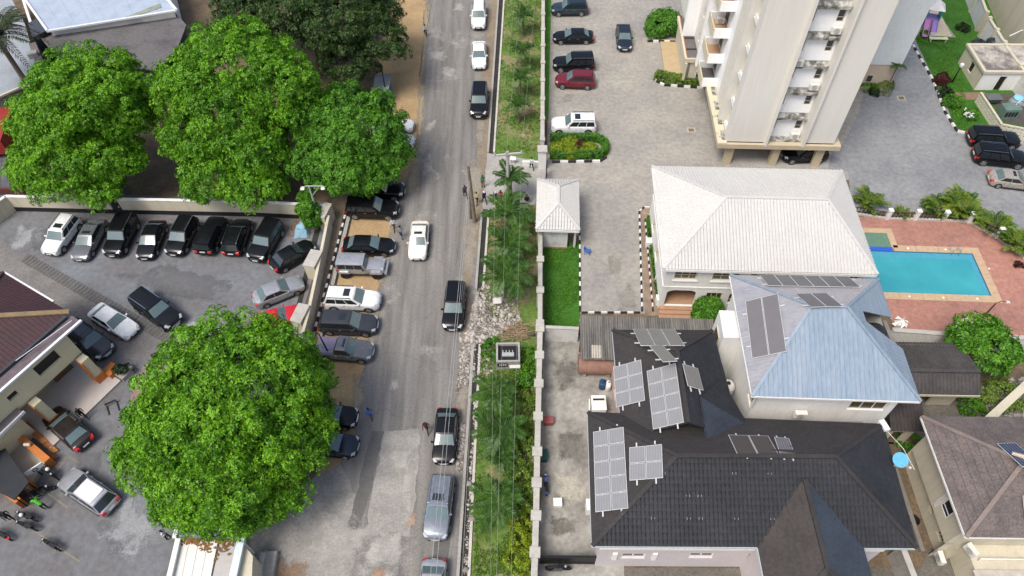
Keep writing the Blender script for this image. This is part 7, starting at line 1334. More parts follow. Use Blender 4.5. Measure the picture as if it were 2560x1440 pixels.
# ================================================================ PEOPLE
SKIN = M('brown_skin',(.10,.055,.035),.6,.1,6.,local=True); HAIR = M('black_hair',(.012,.011,.01),.8,.2,20.,local=True); SHOE = M('dark_shoes',(.02,.018,.016),.6,.1)
def cloth(nm,c): return M('cloth_'+nm,c,.9,.12,6.,local=True)
def person(label, px, py, face, shirt, legs, pose='walk', sleeves=True, shorts=False, s=1., z=.05, loc=None, hat=None, bag=None):
    """one continuous skinned body; faces are coloured by the nearest bone"""
    V = {}; E_ = []; Rr = {}
    w = {'walk':.26,'stand':.06,'sit':0,'ride':0,'bend':.12}[pose]; lean = {'walk':.04,'stand':0,'sit':.05,'ride':.12,'bend':.45}[pose]
    def v(n,x,y,zz,r): V[n] = Vector((x,y,zz)); Rr[n] = r
    hz = .93 if pose in ('walk','stand','bend') else (.5 if pose=='sit' else .82)
    v('pel',0,0,hz,.125); v('abd',lean*.3,0,hz+.17,.122); v('chest',lean*.7,0,hz+.38,.135); v('neck',lean,0,hz+.55,.055); v('chin',lean+.035,0,hz+.62,.07); v('head',lean+.025,0,hz+.71,.095); v('crown',lean+.01,0,hz+.80,.07)
    E_ += [('pel','abd'),('abd','chest'),('chest','neck'),('neck','chin'),('chin','head'),('head','crown')]
    for sd,nm in ((1,'l'),(-1,'r')):
        sw = w*sd
        if pose in ('walk','stand','bend'):
            v('hip'+nm,0,.095*sd,hz-.06,.098); v('kne'+nm,sw*.55+.03,.10*sd,.49,.066); v('ank'+nm,sw*1.05-(.06 if sw<0 else 0),.10*sd,.09+(.05 if sw<0 else 0),.042); v('toe'+nm,sw*1.05+.17-(.06 if sw<0 else 0),.115*sd,.045,.038)
        elif pose=='sit': v('hip'+nm,.05,.1*sd,hz-.02,.1); v('kne'+nm,.45,.13*sd,.5,.068); v('ank'+nm,.42,.13*sd,.09,.042); v('toe'+nm,.6,.14*sd,.05,.038)
        else: v('hip'+nm,.04,.11*sd,hz-.04,.1); v('kne'+nm,.36,.2*sd,.62,.068); v('ank'+nm,.15,.2*sd,.28,.042); v('toe'+nm,.33,.21*sd,.24,.038)
        E_ += [('pel','hip'+nm),('hip'+nm,'kne'+nm),('kne'+nm,'ank'+nm),('ank'+nm,'toe'+nm)]
        v('sho'+nm,lean*.9,.175*sd,hz+.49,.062)
        if pose=='ride' : v('elb'+nm,lean+.22,.27*sd,hz+.3,.045); v('wri'+nm,lean+.45,.28*sd,hz+.22,.034)
        elif pose=='bend': v('elb'+nm,lean+.12,.25*sd,hz+.22,.045); v('wri'+nm,lean+.22,.2*sd,hz+.0,.034)
        else: v('elb'+nm,lean*.6-sw*.45,.225*sd,hz+.21,.046); v('wri'+nm,lean*.6-sw*.55+.1,.235*sd,hz-.03,.033)
        d = (V['wri'+nm]-V['elb'+nm]).normalized(); q = V['wri'+nm]+d*.085; v('pal'+nm,q.x,q.y,q.z,.036)
        E_ += [('chest','sho'+nm),('sho'+nm,'elb'+nm),('elb'+nm,'wri'+nm),('wri'+nm,'pal'+nm)]
    names = list(V); idx = {n:i for i,n in enumerate(names)}; me = bpy.data.meshes.new('person'); me.from_pydata([tuple(V[n]) for n in names],[(idx[a],idx[b]) for a,b in E_],[]); tmp = bpy.data.objects.new('person_tmp',me); COL.objects.link(tmp)
    md = tmp.modifiers.new('skin','SKIN'); md.use_smooth_shade = True
    for i,n in enumerate(names): sv = me.skin_vertices[0].data[i]; sv.radius = (Rr[n],Rr[n]*(.8 if n in ('chest','abd','pel') else 1)); sv.use_root = n=='pel'
    ss = tmp.modifiers.new('sub','SUBSURF'); ss.levels = 1; ss.render_levels = 1
    dg = bpy.context.evaluated_depsgraph_get(); ev = tmp.evaluated_get(dg); m2 = bpy.data.meshes.new_from_object(ev); bpy.data.objects.remove(tmp)
    # five fingers per hand, rooted in the palm, bent and unequal; a nose and ears
    vs = [tuple(q.co) for q in m2.vertices]; fs = [tuple(f.vertices) for f in m2.polygons]; nb0 = len(fs); ex = MB()
    for sd,nm in ((1,'l'),(-1,'r')):
        a = V['pal'+nm]; d = (a-V['wri'+nm]).normalized(); side = d.cross(Vector((0,sd,0)));  side = side.normalized() if side.length>.1 else Vector((1,0,0)); inn = Vector((0,-sd,0))
        for k,ll in enumerate((.07,.082,.086,.075)): p0 = a+side*(.026-.018*k); p1 = p0+d*ll*.6+inn*.01; ex.tube([p0,p1,p1+d*ll*.35+inn*.03],[.0095,.0085,.006],5)
        p0 = V['wri'+nm]+d*.04+side*.03; ex.tube([p0,p0+side*.035+d*.025,p0+side*.04+d*.06+inn*.01],[.011,.010,.007],5)
    h = V['head']; ex.tube([h+Vector((.085,0,.02)),h+Vector((.115,0,-.02))],[.012,.018],5)
    for sd in (1,-1): ex.tube([h+Vector((-.01,sd*.09,-.03)),h+Vector((-.02,sd*.1,.03))],[.016,.018],5); ex.tube([h+Vector((.085,sd*.035,.005)),h+Vector((.094,sd*.035,.005))],.012,5)
    ex.tube([h+Vector((.078,-.03,-.06)),h+Vector((.085,0,-.062)),h+Vector((.078,.03,-.06))],.009,5)
    o0 = len(vs); vs += ex.v; fs += [tuple(o0+i for i in f) for f in ex.f]
    fm = bpy.data.meshes.new('person'); fm.from_pydata(vs,[],fs); fm.update(); fm.shade_smooth()
    for mt in (SKIN,shirt,legs,SHOE,HAIR): fm.materials.append(mt)
    seg = {}
    for a,b in E_: seg[a,b] = (V[a],V[b])
    for fi,pl in enumerate(fm.polygons):
        c = pl.center
        if fi>=nb0: pl.material_index = 0; continue
        best = min(seg,key=lambda e:((lambda a,b:(c-(a+(b-a)*max(0,min(1,(c-a).dot(b-a)/((b-a).length_squared+1e-9))))).length)(*seg[e]))); k = best[1][:3]
        mi = 0
        if k in ('abd','che') or best==('pel','abd'): mi = 1
        elif k=='nec': mi = 1 if c.z<V['neck'].z-.05 else 0
        elif k in ('sho','elb'): mi = 1
        elif k=='wri': mi = 1 if sleeves else 0
        elif k in ('hip','kne'): mi = 2
        elif k=='ank': mi = 0 if shorts else 2
        elif k=='toe': mi = 3
        elif k in ('hea','cro','chi'): mi = 4 if (c.z>h.z+.035 or c.x<h.x-.045) else 0
        pl.material_index = mi
    o = bpy.data.objects.new('person',fm); COL.objects.link(o); g = P(px,py,z) if loc is None else Vector(loc); 
    o.location = (g.x,g.y,g.z); o.rotation_euler = (0,0,face); o.scale = (s,s,s); tag(o,label,'person','people on foot in the street and yards')
    if hat: MB().lathe([(.125,.0),(.11,.06),(.05,.11)],(h.x,h.y,h.z+.0),12).build('cap',hat,o,True,world=False)
    if bag: MB().cbox((-.17,0,hz+.33),.14,.28,.4).build('backpack',bag,o,world=False)
    return o
def face_px(a,b): p,q = P(*a),P(*b); return math.atan2(q.y-p.y,q.x-p.x)
DOWN,UP,RIGHT,LEFT = -math.pi/2,math.pi/2,0.,math.pi
wh,bk_,nv_,gr_,mr_,yl_,bl_,gb_ = cloth('white',(.62,.62,.64)),cloth('black',(.015,.015,.017)),cloth('navy',(.02,.028,.08)),cloth('green',(.02,.22,.09)),cloth('maroon',(.09,.012,.02)),cloth('pale_yellow',(.55,.48,.25)),cloth('blue',(.04,.16,.55)),cloth('grey_blue',(.2,.25,.3))
person('person in a white shirt walking alone near the top of the road',1065,90,DOWN,wh,bk_)
person('person in green shirt and red shorts with an arm raised at the gate apron',1208,468,DOWN+.3,gr_,cloth('red_brown',(.3,.06,.03)),'stand',shorts=True)
person('person in dark clothes holding a white bag left of the concrete pole',1164,494,UP+.3,cloth('dark_violet',(.05,.045,.06)),bk_)
person('person in pale yellow shirt beside the concrete pole',1193,509,DOWN-.4,yl_,bk_); person('person in white and navy beside the end of the drain',1211,508,DOWN+.5,nv_,nv_,'walk',hat=wh)
person('person in red top sitting close behind the motorcycle rider',1252,503,DOWN,cloth('red',(.4,.03,.03)),bk_,'stand',s=.92)
person('person in white shirt and black trousers with backpack walking to the gate',1329,424,UP+.3,wh,bk_,bag=wh); person('person in black sitting at the edge of the gate apron',1317,510,UP,bk_,bk_,'sit')
person('person in white top and black trousers behind the black four by four',986,575,DOWN-.2,wh,bk_); person('person in grey blue shirt walking beside the sandy shoulder',1004,595,UP,gb_,nv_)
person('person in bright blue shirt walking on the street by the big tree',928,1047,UP+.2,bl_,cloth('plaid',(.12,.04,.05))); person('person in maroon walking beside the black saloon',1068,1079,DOWN,mr_,bk_)
person('person in black walking past the brown black saloon',214,1045,rad(-40),bk_,bk_); person('person in bright green vest leaning over a motorcycle',118,1272,rad(150),cloth('lime',(.08,.5,.03)),bk_,'bend'); person('person in white shirt standing at the gate canopy corner',424,1346,LEFT,wh,bk_,'stand')
person('person in black beside the canopy motorcycle',98,1246,rad(40),bk_,bk_,'stand'); person('person in dark clothes near the left edge motorcycles',32,1300,rad(-30),cloth('charcoal',(.04,.04,.045)),bk_,'walk')
for sd in (1,):
    o = [q for q in bpy.data.objects if q.get('label','').startswith('person in green shirt')][0]
# ================================================================ MOTORCYCLES
def motorcycle(label, a, b, paint, rider=None, z=.05, helmet=None):
    p,q = P(*a,.5),P(*b,.5); d = q-p; c = (p+q)/2; t = empty('motorcycle',(c.x,c.y,z),label,'motorcycle','motorcycles',math.atan2(d.y,d.x))
    for x in (.62,-.62):
        m = MB(); n = 20; m.tube([(x+.27*math.cos(2*math.pi*k/n),0,.3+.27*math.sin(2*math.pi*k/n)) for k in range(n+1)],.05,6,False); w_ = m.build('wheel',TYRE,t,True,world=False); m = MB(); m.tube([(x,-.06,.3),(x,.06,.3)],.06,8)
        for k in range(6): m.tube([(x,0,.3),(x+.25*math.cos(k*1.05),0,.3+.25*math.sin(k*1.05))],.009,4)
        m.build('spokes',TRIM,w_,world=False)
    m = MB(); m.tube([(.62,.07,.3),(.45,.07,.78),(.36,.05,.95)],.025,6); m.tube([(.62,-.07,.3),(.45,-.07,.78),(.36,-.05,.95)],.025,6); m.build('fork',TRIM,t,world=False)
    MB().tube([(.36,0,.9),(.0,0,.62),(-.35,0,.62),(-.62,0,.35)],.035,6).build('frame',TRIM,t,world=False); MB().cbox((.05,0,.42),.42,.28,.34).build('engine',M('engine_grey',(.07,.07,.072),.5,.2),t,world=False)
    MB().hexa([(-.05,-.1,.66),(.34,-.08,.7),(.34,.08,.7),(-.05,.1,.66),(-.05,-.13,.86),(.26,-.12,.92),(.26,.12,.92),(-.05,.13,.86)]).build('tank',paint,t,world=False); MB().hexa([(-.75,-.1,.72),(-.02,-.12,.7),(-.02,.12,.7),(-.75,.1,.72),(-.75,-.11,.86),(-.02,-.13,.8),(-.02,.13,.8),(-.75,.11,.86)]).build('seat',TRIM,t,world=False)
    MB().tube([(.28,.36,1.02),(.36,.12,.98),(.36,-.12,.98),(.28,-.36,1.02)],.018,6).build('handlebar',TRIM,t,world=False); MB().lathe([(.09,0),(.09,.06),(.05,.12)],(.48,0,.82),10).build('headlight',HEADL,t,world=False)
    MB().tube([(.1,-.16,.32),(-.3,-.17,.3),(-.75,-.18,.4)],[.03,.04,.05],7).build('exhaust',shiny('dull_exhaust',(.2,.2,.2),.4,.8),t,world=False); MB().box(.42,-.07,.6,.82,.07,.63).build('front_fender',paint,t,world=False); MB().box(-.95,-.08,.66,-.5,.08,.69).build('rear_fender',paint,t,world=False)
    if helmet: MB().lathe([(.06,0),(.14,.05),(.15,.14),(.1,.22),(.02,.25)],(.0,.1,.86),12).build('helmet',helmet,t,True,world=False)
    return t
red_ = PAINT['red']; blk = PAINT['black']; yb = shiny('yellow_bike_paint',(.55,.4,.02),.3,0.,.5,.6)
mc = motorcycle('motorcycle with yellow tank and a navy rider at the gate apron',(1236,486),(1242,514),yb); mp = mc.location; person('person in navy riding the motorcycle with yellow tank',0,0,mc.rotation_euler.z,nv_,bk_,'ride',loc=(mp.x-.12*math.cos(mc.rotation_euler.z),mp.y-.12*math.sin(mc.rotation_euler.z),.05),hat=wh)
motorcycle('black motorcycle alone on the open paving at lower left',(146,1374),(107,1347),blk); motorcycle('black motorcycle, upper of the pair by the lower left wall',(84,1298),(46,1282),blk,helmet=WHITE); motorcycle('black motorcycle, lower of the pair by the lower left wall',(84,1322),(44,1306),blk); motorcycle('black motorcycle with white helmet beside the canopy sign',(112,1172),(137,1192),blk,helmet=WHITE); motorcycle('black motorcycle cut off by the left edge',(18,1345),(-12,1325),red_); motorcycle('black motorcycle between canopy and silver estate car',(92,1232),(118,1222),blk)
motorcycle('blue and black motorcycle beside the yard wall',(1366,1228),(1363,1188),shiny('bike_blue',(.05,.09,.3),.3)); motorcycle('dark motorcycle behind the black yard gate',(1372,1420),(1420,1420),blk)
# ================================================================ POLES, WIRES, LAMPS
WOODP = M('weathered_pole',(.2,.165,.12),.9,.2,2.); CPOLE = M('concrete_pole',(.42,.41,.38),.9,.1,2.); WIRE = M('pale_wire',(.36,.355,.33),.5,.05)
b,t_ = P(1187,555),P(1170,414,7.6); pl = empty('utility_pole',(b.x,b.y,0),'leaning weathered pole beside the drain at the gate apron','pole'); MB().tube([(b.x,b.y,0),b.lerp(Vector((t_.x,t_.y,7.6)),.5),(t_.x,t_.y,7.6)],[.2,.17,.13],10).build('shaft',WOODP,pl,True); b2 = P(1180,548); MB().tube([(b2.x-.15,b2.y+.1,0),(t_.x,t_.y,4.6)],[.14,.1],8).build('stay',WOODP,pl,True)
b = P(1271,503); top = 6.6; pp = empty('power_pole',(b.x,b.y,0),'pale concrete power pole with a crossarm over the gate apron','pole'); MB().tube([(b.x,b.y,0),(b.x,b.y,top)],[.19,.13],8).build('shaft',CPOLE,pp,True)
c0,c1 = P(1236,389,6.4),P(1307,382,6.4); MB().beam(c0,c1,.16,.16).build('crossarm',CPOLE,pp); INS = shiny('insulator',(.35,.3,.26),.3)
ins = [c0.lerp(c1,f) for f in (.02,.42,.95)]
for q in ins: MB().lathe([(.05,0),(.09,.06),(.05,.1),(.09,.16),(.04,.24)],(q.x,q.y,6.48),10).build('insulator',INS,pp)
def wire(label,pts,r,sag=.25,n=14):
    m = MB(); all_ = []
    for a,b in zip(pts,pts[1:]):
        a,b = Vector(a),Vector(b)
        for i in range(n): t = i/n; q = a.lerp(b,t); q.z -= sag*4*t*(1-t); all_.append(q)
    all_.append(Vector(pts[-1])); m.tube(all_,r,5); tag(m.build('overhead_wire',WIRE),label,'wire','overhead wires along the street')
up = Vector((0,0,.26))
for q,(tx,dx),lb in zip(ins,((1292,1226),(1304,1240),(1342,1276)),('thin overhead wire nearest the street over the verge','thin overhead wire along the middle of the verge','thin overhead wire nearest the compound wall')): wire(lb,[P(tx,-40,6.6),q+up,P(dx,1500,6.6)],.007)
for k,lb in ((0,'thick white cable over the parked cars, left of the pair'),(1,'thick white cable over the parked cars, second of the pair')): wire(lb,[P(1171+4*k,452,6.4),P(1133+6*k,860,6.6),P(1070+15*k,1500,6.8)],.016,.05)
wire('long thin wire over the parked silver blue car to the verge',[P(1200,560,6.),P(1152,1500,6.6)],.011,.1)
def flood(label,px0,px1,z,name='floodlight_mast'):
    b,t = P(*px0),P(*px1,z); r = empty(name,(b.x,b.y,0),label,'lamp post'); GM = M('galvanised_steel',(.4,.43,.42),.5,.1,2.); MB().tube([(b.x,b.y,0),(b.x,b.y,z)],[.12,.08],8).build('mast',GM,r,True); a0,a1 = Vector((b.x-.8,b.y,z)),Vector((b.x+1.3,b.y,z)); MB().beam(Vector((b.x-.3,b.y,z+.02)),a1,.08,.08).build('crossarm',GM,r); MB().beam(Vector((b.x,b.y,z-1.3)),a1-Vector((.3,0,0)),.06,.06).build('brace',GM,r)
    for q,s in ((Vector((b.x-.55,b.y-.15,z-.1)),-1),(a1+Vector((.05,-.15,-.1)),1)): h = MB().cbox(q,.34,.5,.22,0,-.5).build('lamp_head',WHITE,r); MB().cbox(q+Vector((0,-.03,-.1)),.28,.4,.05,0,-.5).build('lens',HEADL,h)
    MB().lathe([(.12,0),(.15,.1),(.1,.2)],(b.x+.1,b.y-.1,z*.45),10).build('junction_dome',WHITE,r)
flood('galvanised twin floodlight mast at the corner of the lot wall',(803,560),(787,450),5.2)
def lamp(label,px0,px1,z,mat,head='arm',dirx=1,name='street_lamp'):
    b,t = P(*px0),P(*px1,z); r = empty(name,(b.x,b.y,.04),label,'lamp post')
    m = MB(); m.tube([(b.x,b.y,.04),(b.x+(t.x-b.x)*.5,b.y+(t.y-b.y)*.5,z*.5),(t.x,t.y,z)],[.09,.07,.05],8); m.build('pole',mat,r,True)
    if head=='arm': MB().tube([(t.x,t.y,z),(t.x+dirx*.5,t.y,z+.25),(t.x+dirx*1.3,t.y,z+.2)],.04,6).build('arm',mat,r,True); MB().hexa([(t.x+dirx*1.2,t.y-.12,z+.12),(t.x+dirx*1.8,t.y-.1,z+.1),(t.x+dirx*1.8,t.y+.1,z+.1),(t.x+dirx*1.2,t.y+.12,z+.12),(t.x+dirx*1.25,t.y-.08,z+.24),(t.x+dirx*1.7,t.y-.06,z+.2),(t.x+dirx*1.7,t.y+.06,z+.2),(t.x+dirx*1.25,t.y+.08,z+.24)]).build('lamp_head',AC_MAT,r)
    else: MB().lathe([(.08,0),(.2,.1),(.22,.4),(.05,.55)],(t.x,t.y,z),10).build('lantern',WHITE,r,True)
    return r
lamp('black street lamp leaning out of the big tree over the pickup',(826,892),(797,835),4.2,BLACK,dirx=-1); lamp('dark pole beside the blue kiosk near the mango tree',(968,256),(953,160),5.,BLACK,dirx=-1); lamp('black garden lamp with white lantern on the far lawn',(2380,206),(2402,168),3.,BLACK,'lantern',name='garden_lamp'); lamp('rusty pole floodlight at the pool corner',(2440,812),(2490,758),5.,M('rusty_pole',(.16,.07,.04),.8,.2),dirx=.6)
# ================================================================ STREET AND YARD THINGS
def chair(label,px,py,rz,mat):
    p = P(px,py,.05); t = empty('plastic_chair',(p.x,p.y,.04),label,'chair',rz=rz); MB().hexa([(-.24,-.24,.42),(.24,-.24,.42),(.22,.24,.42),(-.22,.24,.42),(-.25,-.25,.46),(.25,-.25,.46),(.23,.25,.46),(-.23,.25,.46)]).build('seat',mat,t,world=False)
    for x in (-.22,.22):
        for y in (-.22,.22): MB().tube([(x*1.15,y*1.15,0),(x,y,.43)],.025,6).build('leg',mat,t,world=False)
        MB().tube([(x*1.1,-.22,.45),(x*1.15,-.18,.65),(x*1.1,.2,.66),(x,.26,.5)],.022,6).build('armrest',mat,t,world=False)
    m = MB(); m.hexa([(-.22,.22,.46),(.22,.22,.46),(.22,.26,.46),(-.22,.26,.46),(-.2,.32,.88),(.2,.32,.88),(.2,.35,.88),(-.2,.35,.88)]); m.build('backrest',mat,t,world=False)
chair('blue plastic chair alone on the courtyard pavers',1468,634,rad(70),shiny('blue_plastic',(.03,.12,.45),.35))
for x,y,lb in ((392,888,'black parking barrier hoop nearest the white saloon'),(340,948,'black parking barrier hoop, middle one of three'),(278,1011,'black parking barrier hoop nearest the brown black saloon')):
    p = P(x,y,.3); t = empty('parking_barrier',(p.x,p.y,.05),lb,'barrier','folding parking barriers',rad(30)); MB().tube([(-.4,.1,0),(-.42,.15,.42),(.42,.15,.42),(.4,.1,0)],.045,6).build('hoop',BLACK,t,True,world=False); MB().tube([(-.42,.15,.28),(.42,.15,.28)],.035,6).build('crossbar',BLACK,t,world=False)
    for sx in (-.4,.4): MB().box(sx-.06,-.75,0,sx+.06,.15,.04).build('foot',BLACK,t,world=False)
def crate(name,label,cat,px,py,sx,sy,sz,mat,z=.043,rz=0.,lid=None,lidm=None):
    p = P(px,py,sz); t = empty(name,(p.x,p.y,z),label,cat,rz=rz); MB().hexa([(-sx*.46,-sy*.46,0),(sx*.46,-sy*.46,0),(sx*.46,sy*.46,0),(-sx*.46,sy*.46,0),(-sx/2,-sy/2,sz),(sx/2,-sy/2,sz),(sx/2,sy/2,sz),(-sx/2,sy/2,sz)]).build('body',mat,t,world=False); MB().box(-sx*.53,-sy*.53,sz,sx*.53,sy*.53,sz+.06).build('lid',lidm or mat,t,world=False); return t
g = crate('generator_box','white metal generator box beside the solar panels in the yard','generator',1497,1008,1.1,1.25,1.2,WHITE); MB().box(-.45,.2,1.26,.45,.35,1.32).build('slot',BLACK,g,world=False); MB().tube([(-.7,-.5,.0),(-.7,.5,1.)],.05,6).build('pipe',WHITE,g,world=False)
crate('storage_box','faded red box against the yard wall','box',1371,1050,.75,.6,.5,M('faded_red',(.33,.1,.09),.8,.15)); crate('wash_tub','dark green tub against the yard wall','tub',1357,1137,.7,.85,.6,M('dark_green_plastic',(.01,.07,.055),.5,.15)); crate('white_box','small white box on the yard concrete','box',1394,1256,.62,.6,.35,WHITE); crate('meter_box','white meter box on the edge of the charcoal roofed house','box',1471,1262,.3,.8,1.2,WHITE)
p = P(1507,960,.6); t = empty('blue_drum',(p.x,p.y,.043),'dark blue drum beside the barrel tank','drum'); MB().lathe([(.3,0),(.32,.3),(.3,.6),(.32,.85),(.26,.9)],(0,0,0),14).build('body',M('blue_drum_plastic',(.02,.06,.14),.5,.15),t,True,world=False); MB().lathe([(.1,.9),(.1,.94)],(.1,0,0),8).build('bung',BLACK,t,world=False)
p = P(1521,963,.6); t = empty('white_canister',(p.x,p.y,.043),'white canister beside the dark blue drum','canister'); MB().lathe([(.2,0),(.24,.1),(.24,.8),(.15,.95),(.06,1.0)],(0,0,0),14,1.,1.5).build('body',WHITE,t,True,world=False); MB().lathe([(.06,1.0),(.06,1.06)],(0,0,0),8).build('cap',BLACK,t,world=False)
p = P(1822,958,4.4); t = water_tank('water_tank',(p.x,p.y,3.2),.55,1.2,M('white_tank_plastic',(.66,.64,.6),.5,.1),'white water tank with open top between the dark and blue roofs'); MB().lathe([(.55,-1.1),(.55,-.02)],(0,0,0),16).build('stand_drum',M('blue_drum',(.03,.06,.3),.5,.1),t,True,world=False); MB().box(-.7,-.7,-3.2,.7,.7,-1.1).build('plinth',CONC,t,world=False)
p = P(2212,1062,6.9); t = empty('roof_tank_cover',(p.x,p.y,6.0),'white box on the corner of the charcoal roof','box'); MB().cbox((0,0,.7),.4,.8,.4,.25).build('body',WHITE,t,world=False); MB().cbox((0,0,.2),.4,.7,.5,.25).build('bracket',BLACK,t,world=False); MB().tube([(.2,-.4,.6),(.9,-1.6,.5),(1.3,-3.,.2)],.02,6).build('cable',AC_MAT,t,world=False)
# feeder pillar on the verge: concrete box, dark well, white switchgear with letters
p = P(1270,882,1.2); t = empty('feeder_pillar',(p.x,p.y,.03),'concrete pillar box with dark open top and white letters on the verge','pillar box'); X,Y,Z = 1.0,.95,1.3
for (a,b,c,d) in ((-X,-Y,X,-Y+.16),(-X,Y-.16,X,Y),(-X,-Y+.16,-X+.16,Y-.16),(X-.16,-Y+.16,X,Y-.16)): MB().box(a,b,0,c,d,Z).build('side',CONC,t,world=False)
MB().box(-X+.16,-Y+.16,.9,X-.16,Y-.16,1.0).build('well',BLACK,t,world=False); m = MB(); m.box(-.5,-.3,1.0,.5,.05,1.16)
for k in range(4): m.box(-.47+.27*k,.05,1.02,-.39+.27*k,.3,1.12)
m.build('switchgear',M('dull_switchgear',(.36,.37,.36),.6,.15,3.),t,world=False); MB().box(-X+.1,-Y-.03,.55,-.05,-Y,1.05).build('sign_plate',BLACK,t,world=False); m = MB()
for k in range(4): m.box(-.75+.17*k,-Y-.045,.7,-.66+.17*k,-Y-.031,.95)
m.build('sign_strokes',AC_MAT,t,world=False)
def board(name,label,px,py,sx,sz,rz,mat,z=.03,tilt=.5):
    p = P(px,py,.4); t = empty(name,(p.x,p.y,z),label,'sign',rz=rz); MB().cbox((0,0,.75),sx,.06,sz,0,-tilt).build('panel',mat,t,world=False)
    for x in (-.35,.35): MB().tube([(x*sx,0,0),(x*sx,.05,.75)],.03,6).build('post',WOODP,t,world=False)
board('notice_board','small white notice board on the rubble heap',1243,758,.75,.55,.1,WHITE); board('notice_board','white notice board below the pillar box',1287,918,.9,.6,0.,WHITE); board('notice_board','white notice board at the power pole',1283,402,.6,.4,-.2,WHITE)
# rubble and litter: uncountable small pieces, and a brushwood heap
def stones(name,polys,n,smin,smax,mat,seed,label,zs=.06,heap=0.):
    rs = np.random.default_rng(seed); V=[];F_=[]; base = np.array([(-1,-1,-.6),(1,-1,-.6),(1,1,-.6),(-1,1,-.6),(-.7,-.7,.7),(.8,-.6,.6),(.6,.7,.8),(-.6,.8,.6)]); fc = np.array([(4,5,6,7),(0,1,5,4),(1,2,6,5),(2,3,7,6),(3,0,4,7)]); cnt = 0
    for pts in polys:
        w_ = [P(x,y) for x,y in pts]; cx = sum((p.x for p in w_))/len(w_); cy = sum((p.y for p in w_))/len(w_)
        for i in range(n):
            a,b,c_ = rs.dirichlet((1,1,1)); k = rs.integers(len(w_)); p = w_[k]*float(a)+w_[(k+1)%len(w_)]*float(b)+Vector((cx,cy,0))*float(c_); s = smin+(smax-smin)*rs.random()**2.2*1.5+(smax*.9 if rs.random()<.03 else 0); q = base*s*rs.uniform(.6,1.2,3)+rs.normal(0,s*.12,(8,3)); an = rs.uniform(0,6.28); R2 = np.array([[math.cos(an),-math.sin(an),0],[math.sin(an),math.cos(an),0],[0,0,1]]); V.append(q@R2.T+np.array([p.x,p.y,zs+heap*float(c_)*rs.uniform(.3,1)])); F_.append(fc+cnt*8); cnt += 1
    o = fastmesh(name,np.concatenate(V),np.concatenate(F_),mat); tag(o,label,kind='stuff')
STN = leafmat('broken_concrete',(.17,.15,.13),(.48,.44,.4),0.,.95,.8,.4)
stones('rubble',[[(1205,715),(1290,720),(1300,800),(1260,830),(1215,850),(1190,860),(1170,840),(1195,780)],[(1200,720),(1190,860),(1175,880),(1165,850),(1185,760)]],1500,.03,.11,STN,31,'grey heap of broken concrete along the drain',.06,.28)
stones('rubble',[[(1152,870),(1178,860),(1170,960),(1140,985)],[(1150,1060),(1165,1060),(1155,1180),(1140,1180)],[(1188,980),(1200,980),(1172,1440),(1158,1440)],[(1196,850),(1230,860),(1240,960),(1195,980)],[(1150,830),(1190,830),(1185,960),(1150,960)]],330,.03,.1,STN,32,'scattered broken concrete beside the street',.05)
stones('litter',[[(1200,930),(1330,930),(1320,1440),(1190,1440)],[(1262,40),(1350,40),(1340,380),(1240,380)],[(1225,540),(1340,540),(1340,700),(1215,700)]],14,.03,.08,M('grey_litter',(.42,.42,.4),.8,.2),33,'pale litter scattered in the verge grass',.12)
stones('gravel',[[(2450,960),(2620,940),(2620,1040),(2470,1045)]],500,.05,.2,STN,34,'pale rubble plot at the right edge',.05,.2)
stones('litter',[[(740,545),(790,545),(770,600),(720,590)]],200,.04,.09,M('dead_leaves',(.2,.1,.03)),35,'fallen orange leaves in the corner of the lot',.06)
p = P(1292,828,.5); m = MB(); rs = np.random.default_rng(9)
for i in range(150):
    a = rs.uniform(-.5,.5)+(1.2 if rs.random()<.3 else 0)+math.pi*(rs.random()<.5); c = Vector((p.x+rs.normal(0,.7),p.y+rs.normal(0,.55),.1+abs(rs.normal(0,.25)))); l_ = rs.uniform(.5,1.3); m.tube([c,c+Vector((math.cos(a)*l_,math.sin(a)*l_*.8,rs.uniform(-.1,.15)))],[.03,.012],4)
t = empty('brushwood_heap',(p.x,p.y,.03),'heap of dry palm branches behind the pillar box','brushwood'); m.build('branches',M('dry_branch',(.32,.23,.15),.9,.25,4.),t); lp = MB(); lp.tube([(p.x+.9,p.y-.3,.35),(p.x+1.5,p.y-.2,.4)],[.2,.18],10); lp.build('log',BARK,t,True)
# corner heap with blue tarpaulin, kiosk, playground, bench, pool things
p = P(755,570,.5); t = empty('tarpaulin_heap',(p.x,p.y,.05),'pale blue tarpaulin over junk in the lot corner','tarpaulin'); TB = M('pale_blue_tarp',(.22,.38,.48),.5,.2,2.); m = MB(); n = 8
for i in range(n+1):
    for j in range(n+1): u,v = i/n*2-1,j/n*2-1; m.v.append((u*.75,v*.95,max(.02,.8*(1-u**4)*(1-v**4)+.12*math.sin(5*u+3*v)+.08*math.sin(9*v))))
m.f += [(i*(n+1)+j,(i+1)*(n+1)+j,(i+1)*(n+1)+j+1,i*(n+1)+j+1) for i in range(n) for j in range(n)]; m.build('sheet',TB,t,True,world=False); MB().box(-.5,-.6,0,.4,.5,.5).build('junk_box',WOODP,t,world=False)
p = P(958,225,1.); t = empty('kiosk',(p.x,p.y,.02),'small blue and grey kiosk beside the mango tree','kiosk'); MB().box(-.7,-1.4,0,.7,1.4,1.9).build('walls',M('kiosk_blue',(.05,.17,.28),.7,.15,1.),t,world=False); MB().box(-.9,-1.6,1.9,.9,1.6,2.0).build('roof',M('kiosk_roof',(.25,.28,.3),.7,.2,1.),t,world=False); MB().box(.7,-.8,.9,.73,.8,1.6).build('hatch',BLACK,t,world=False)
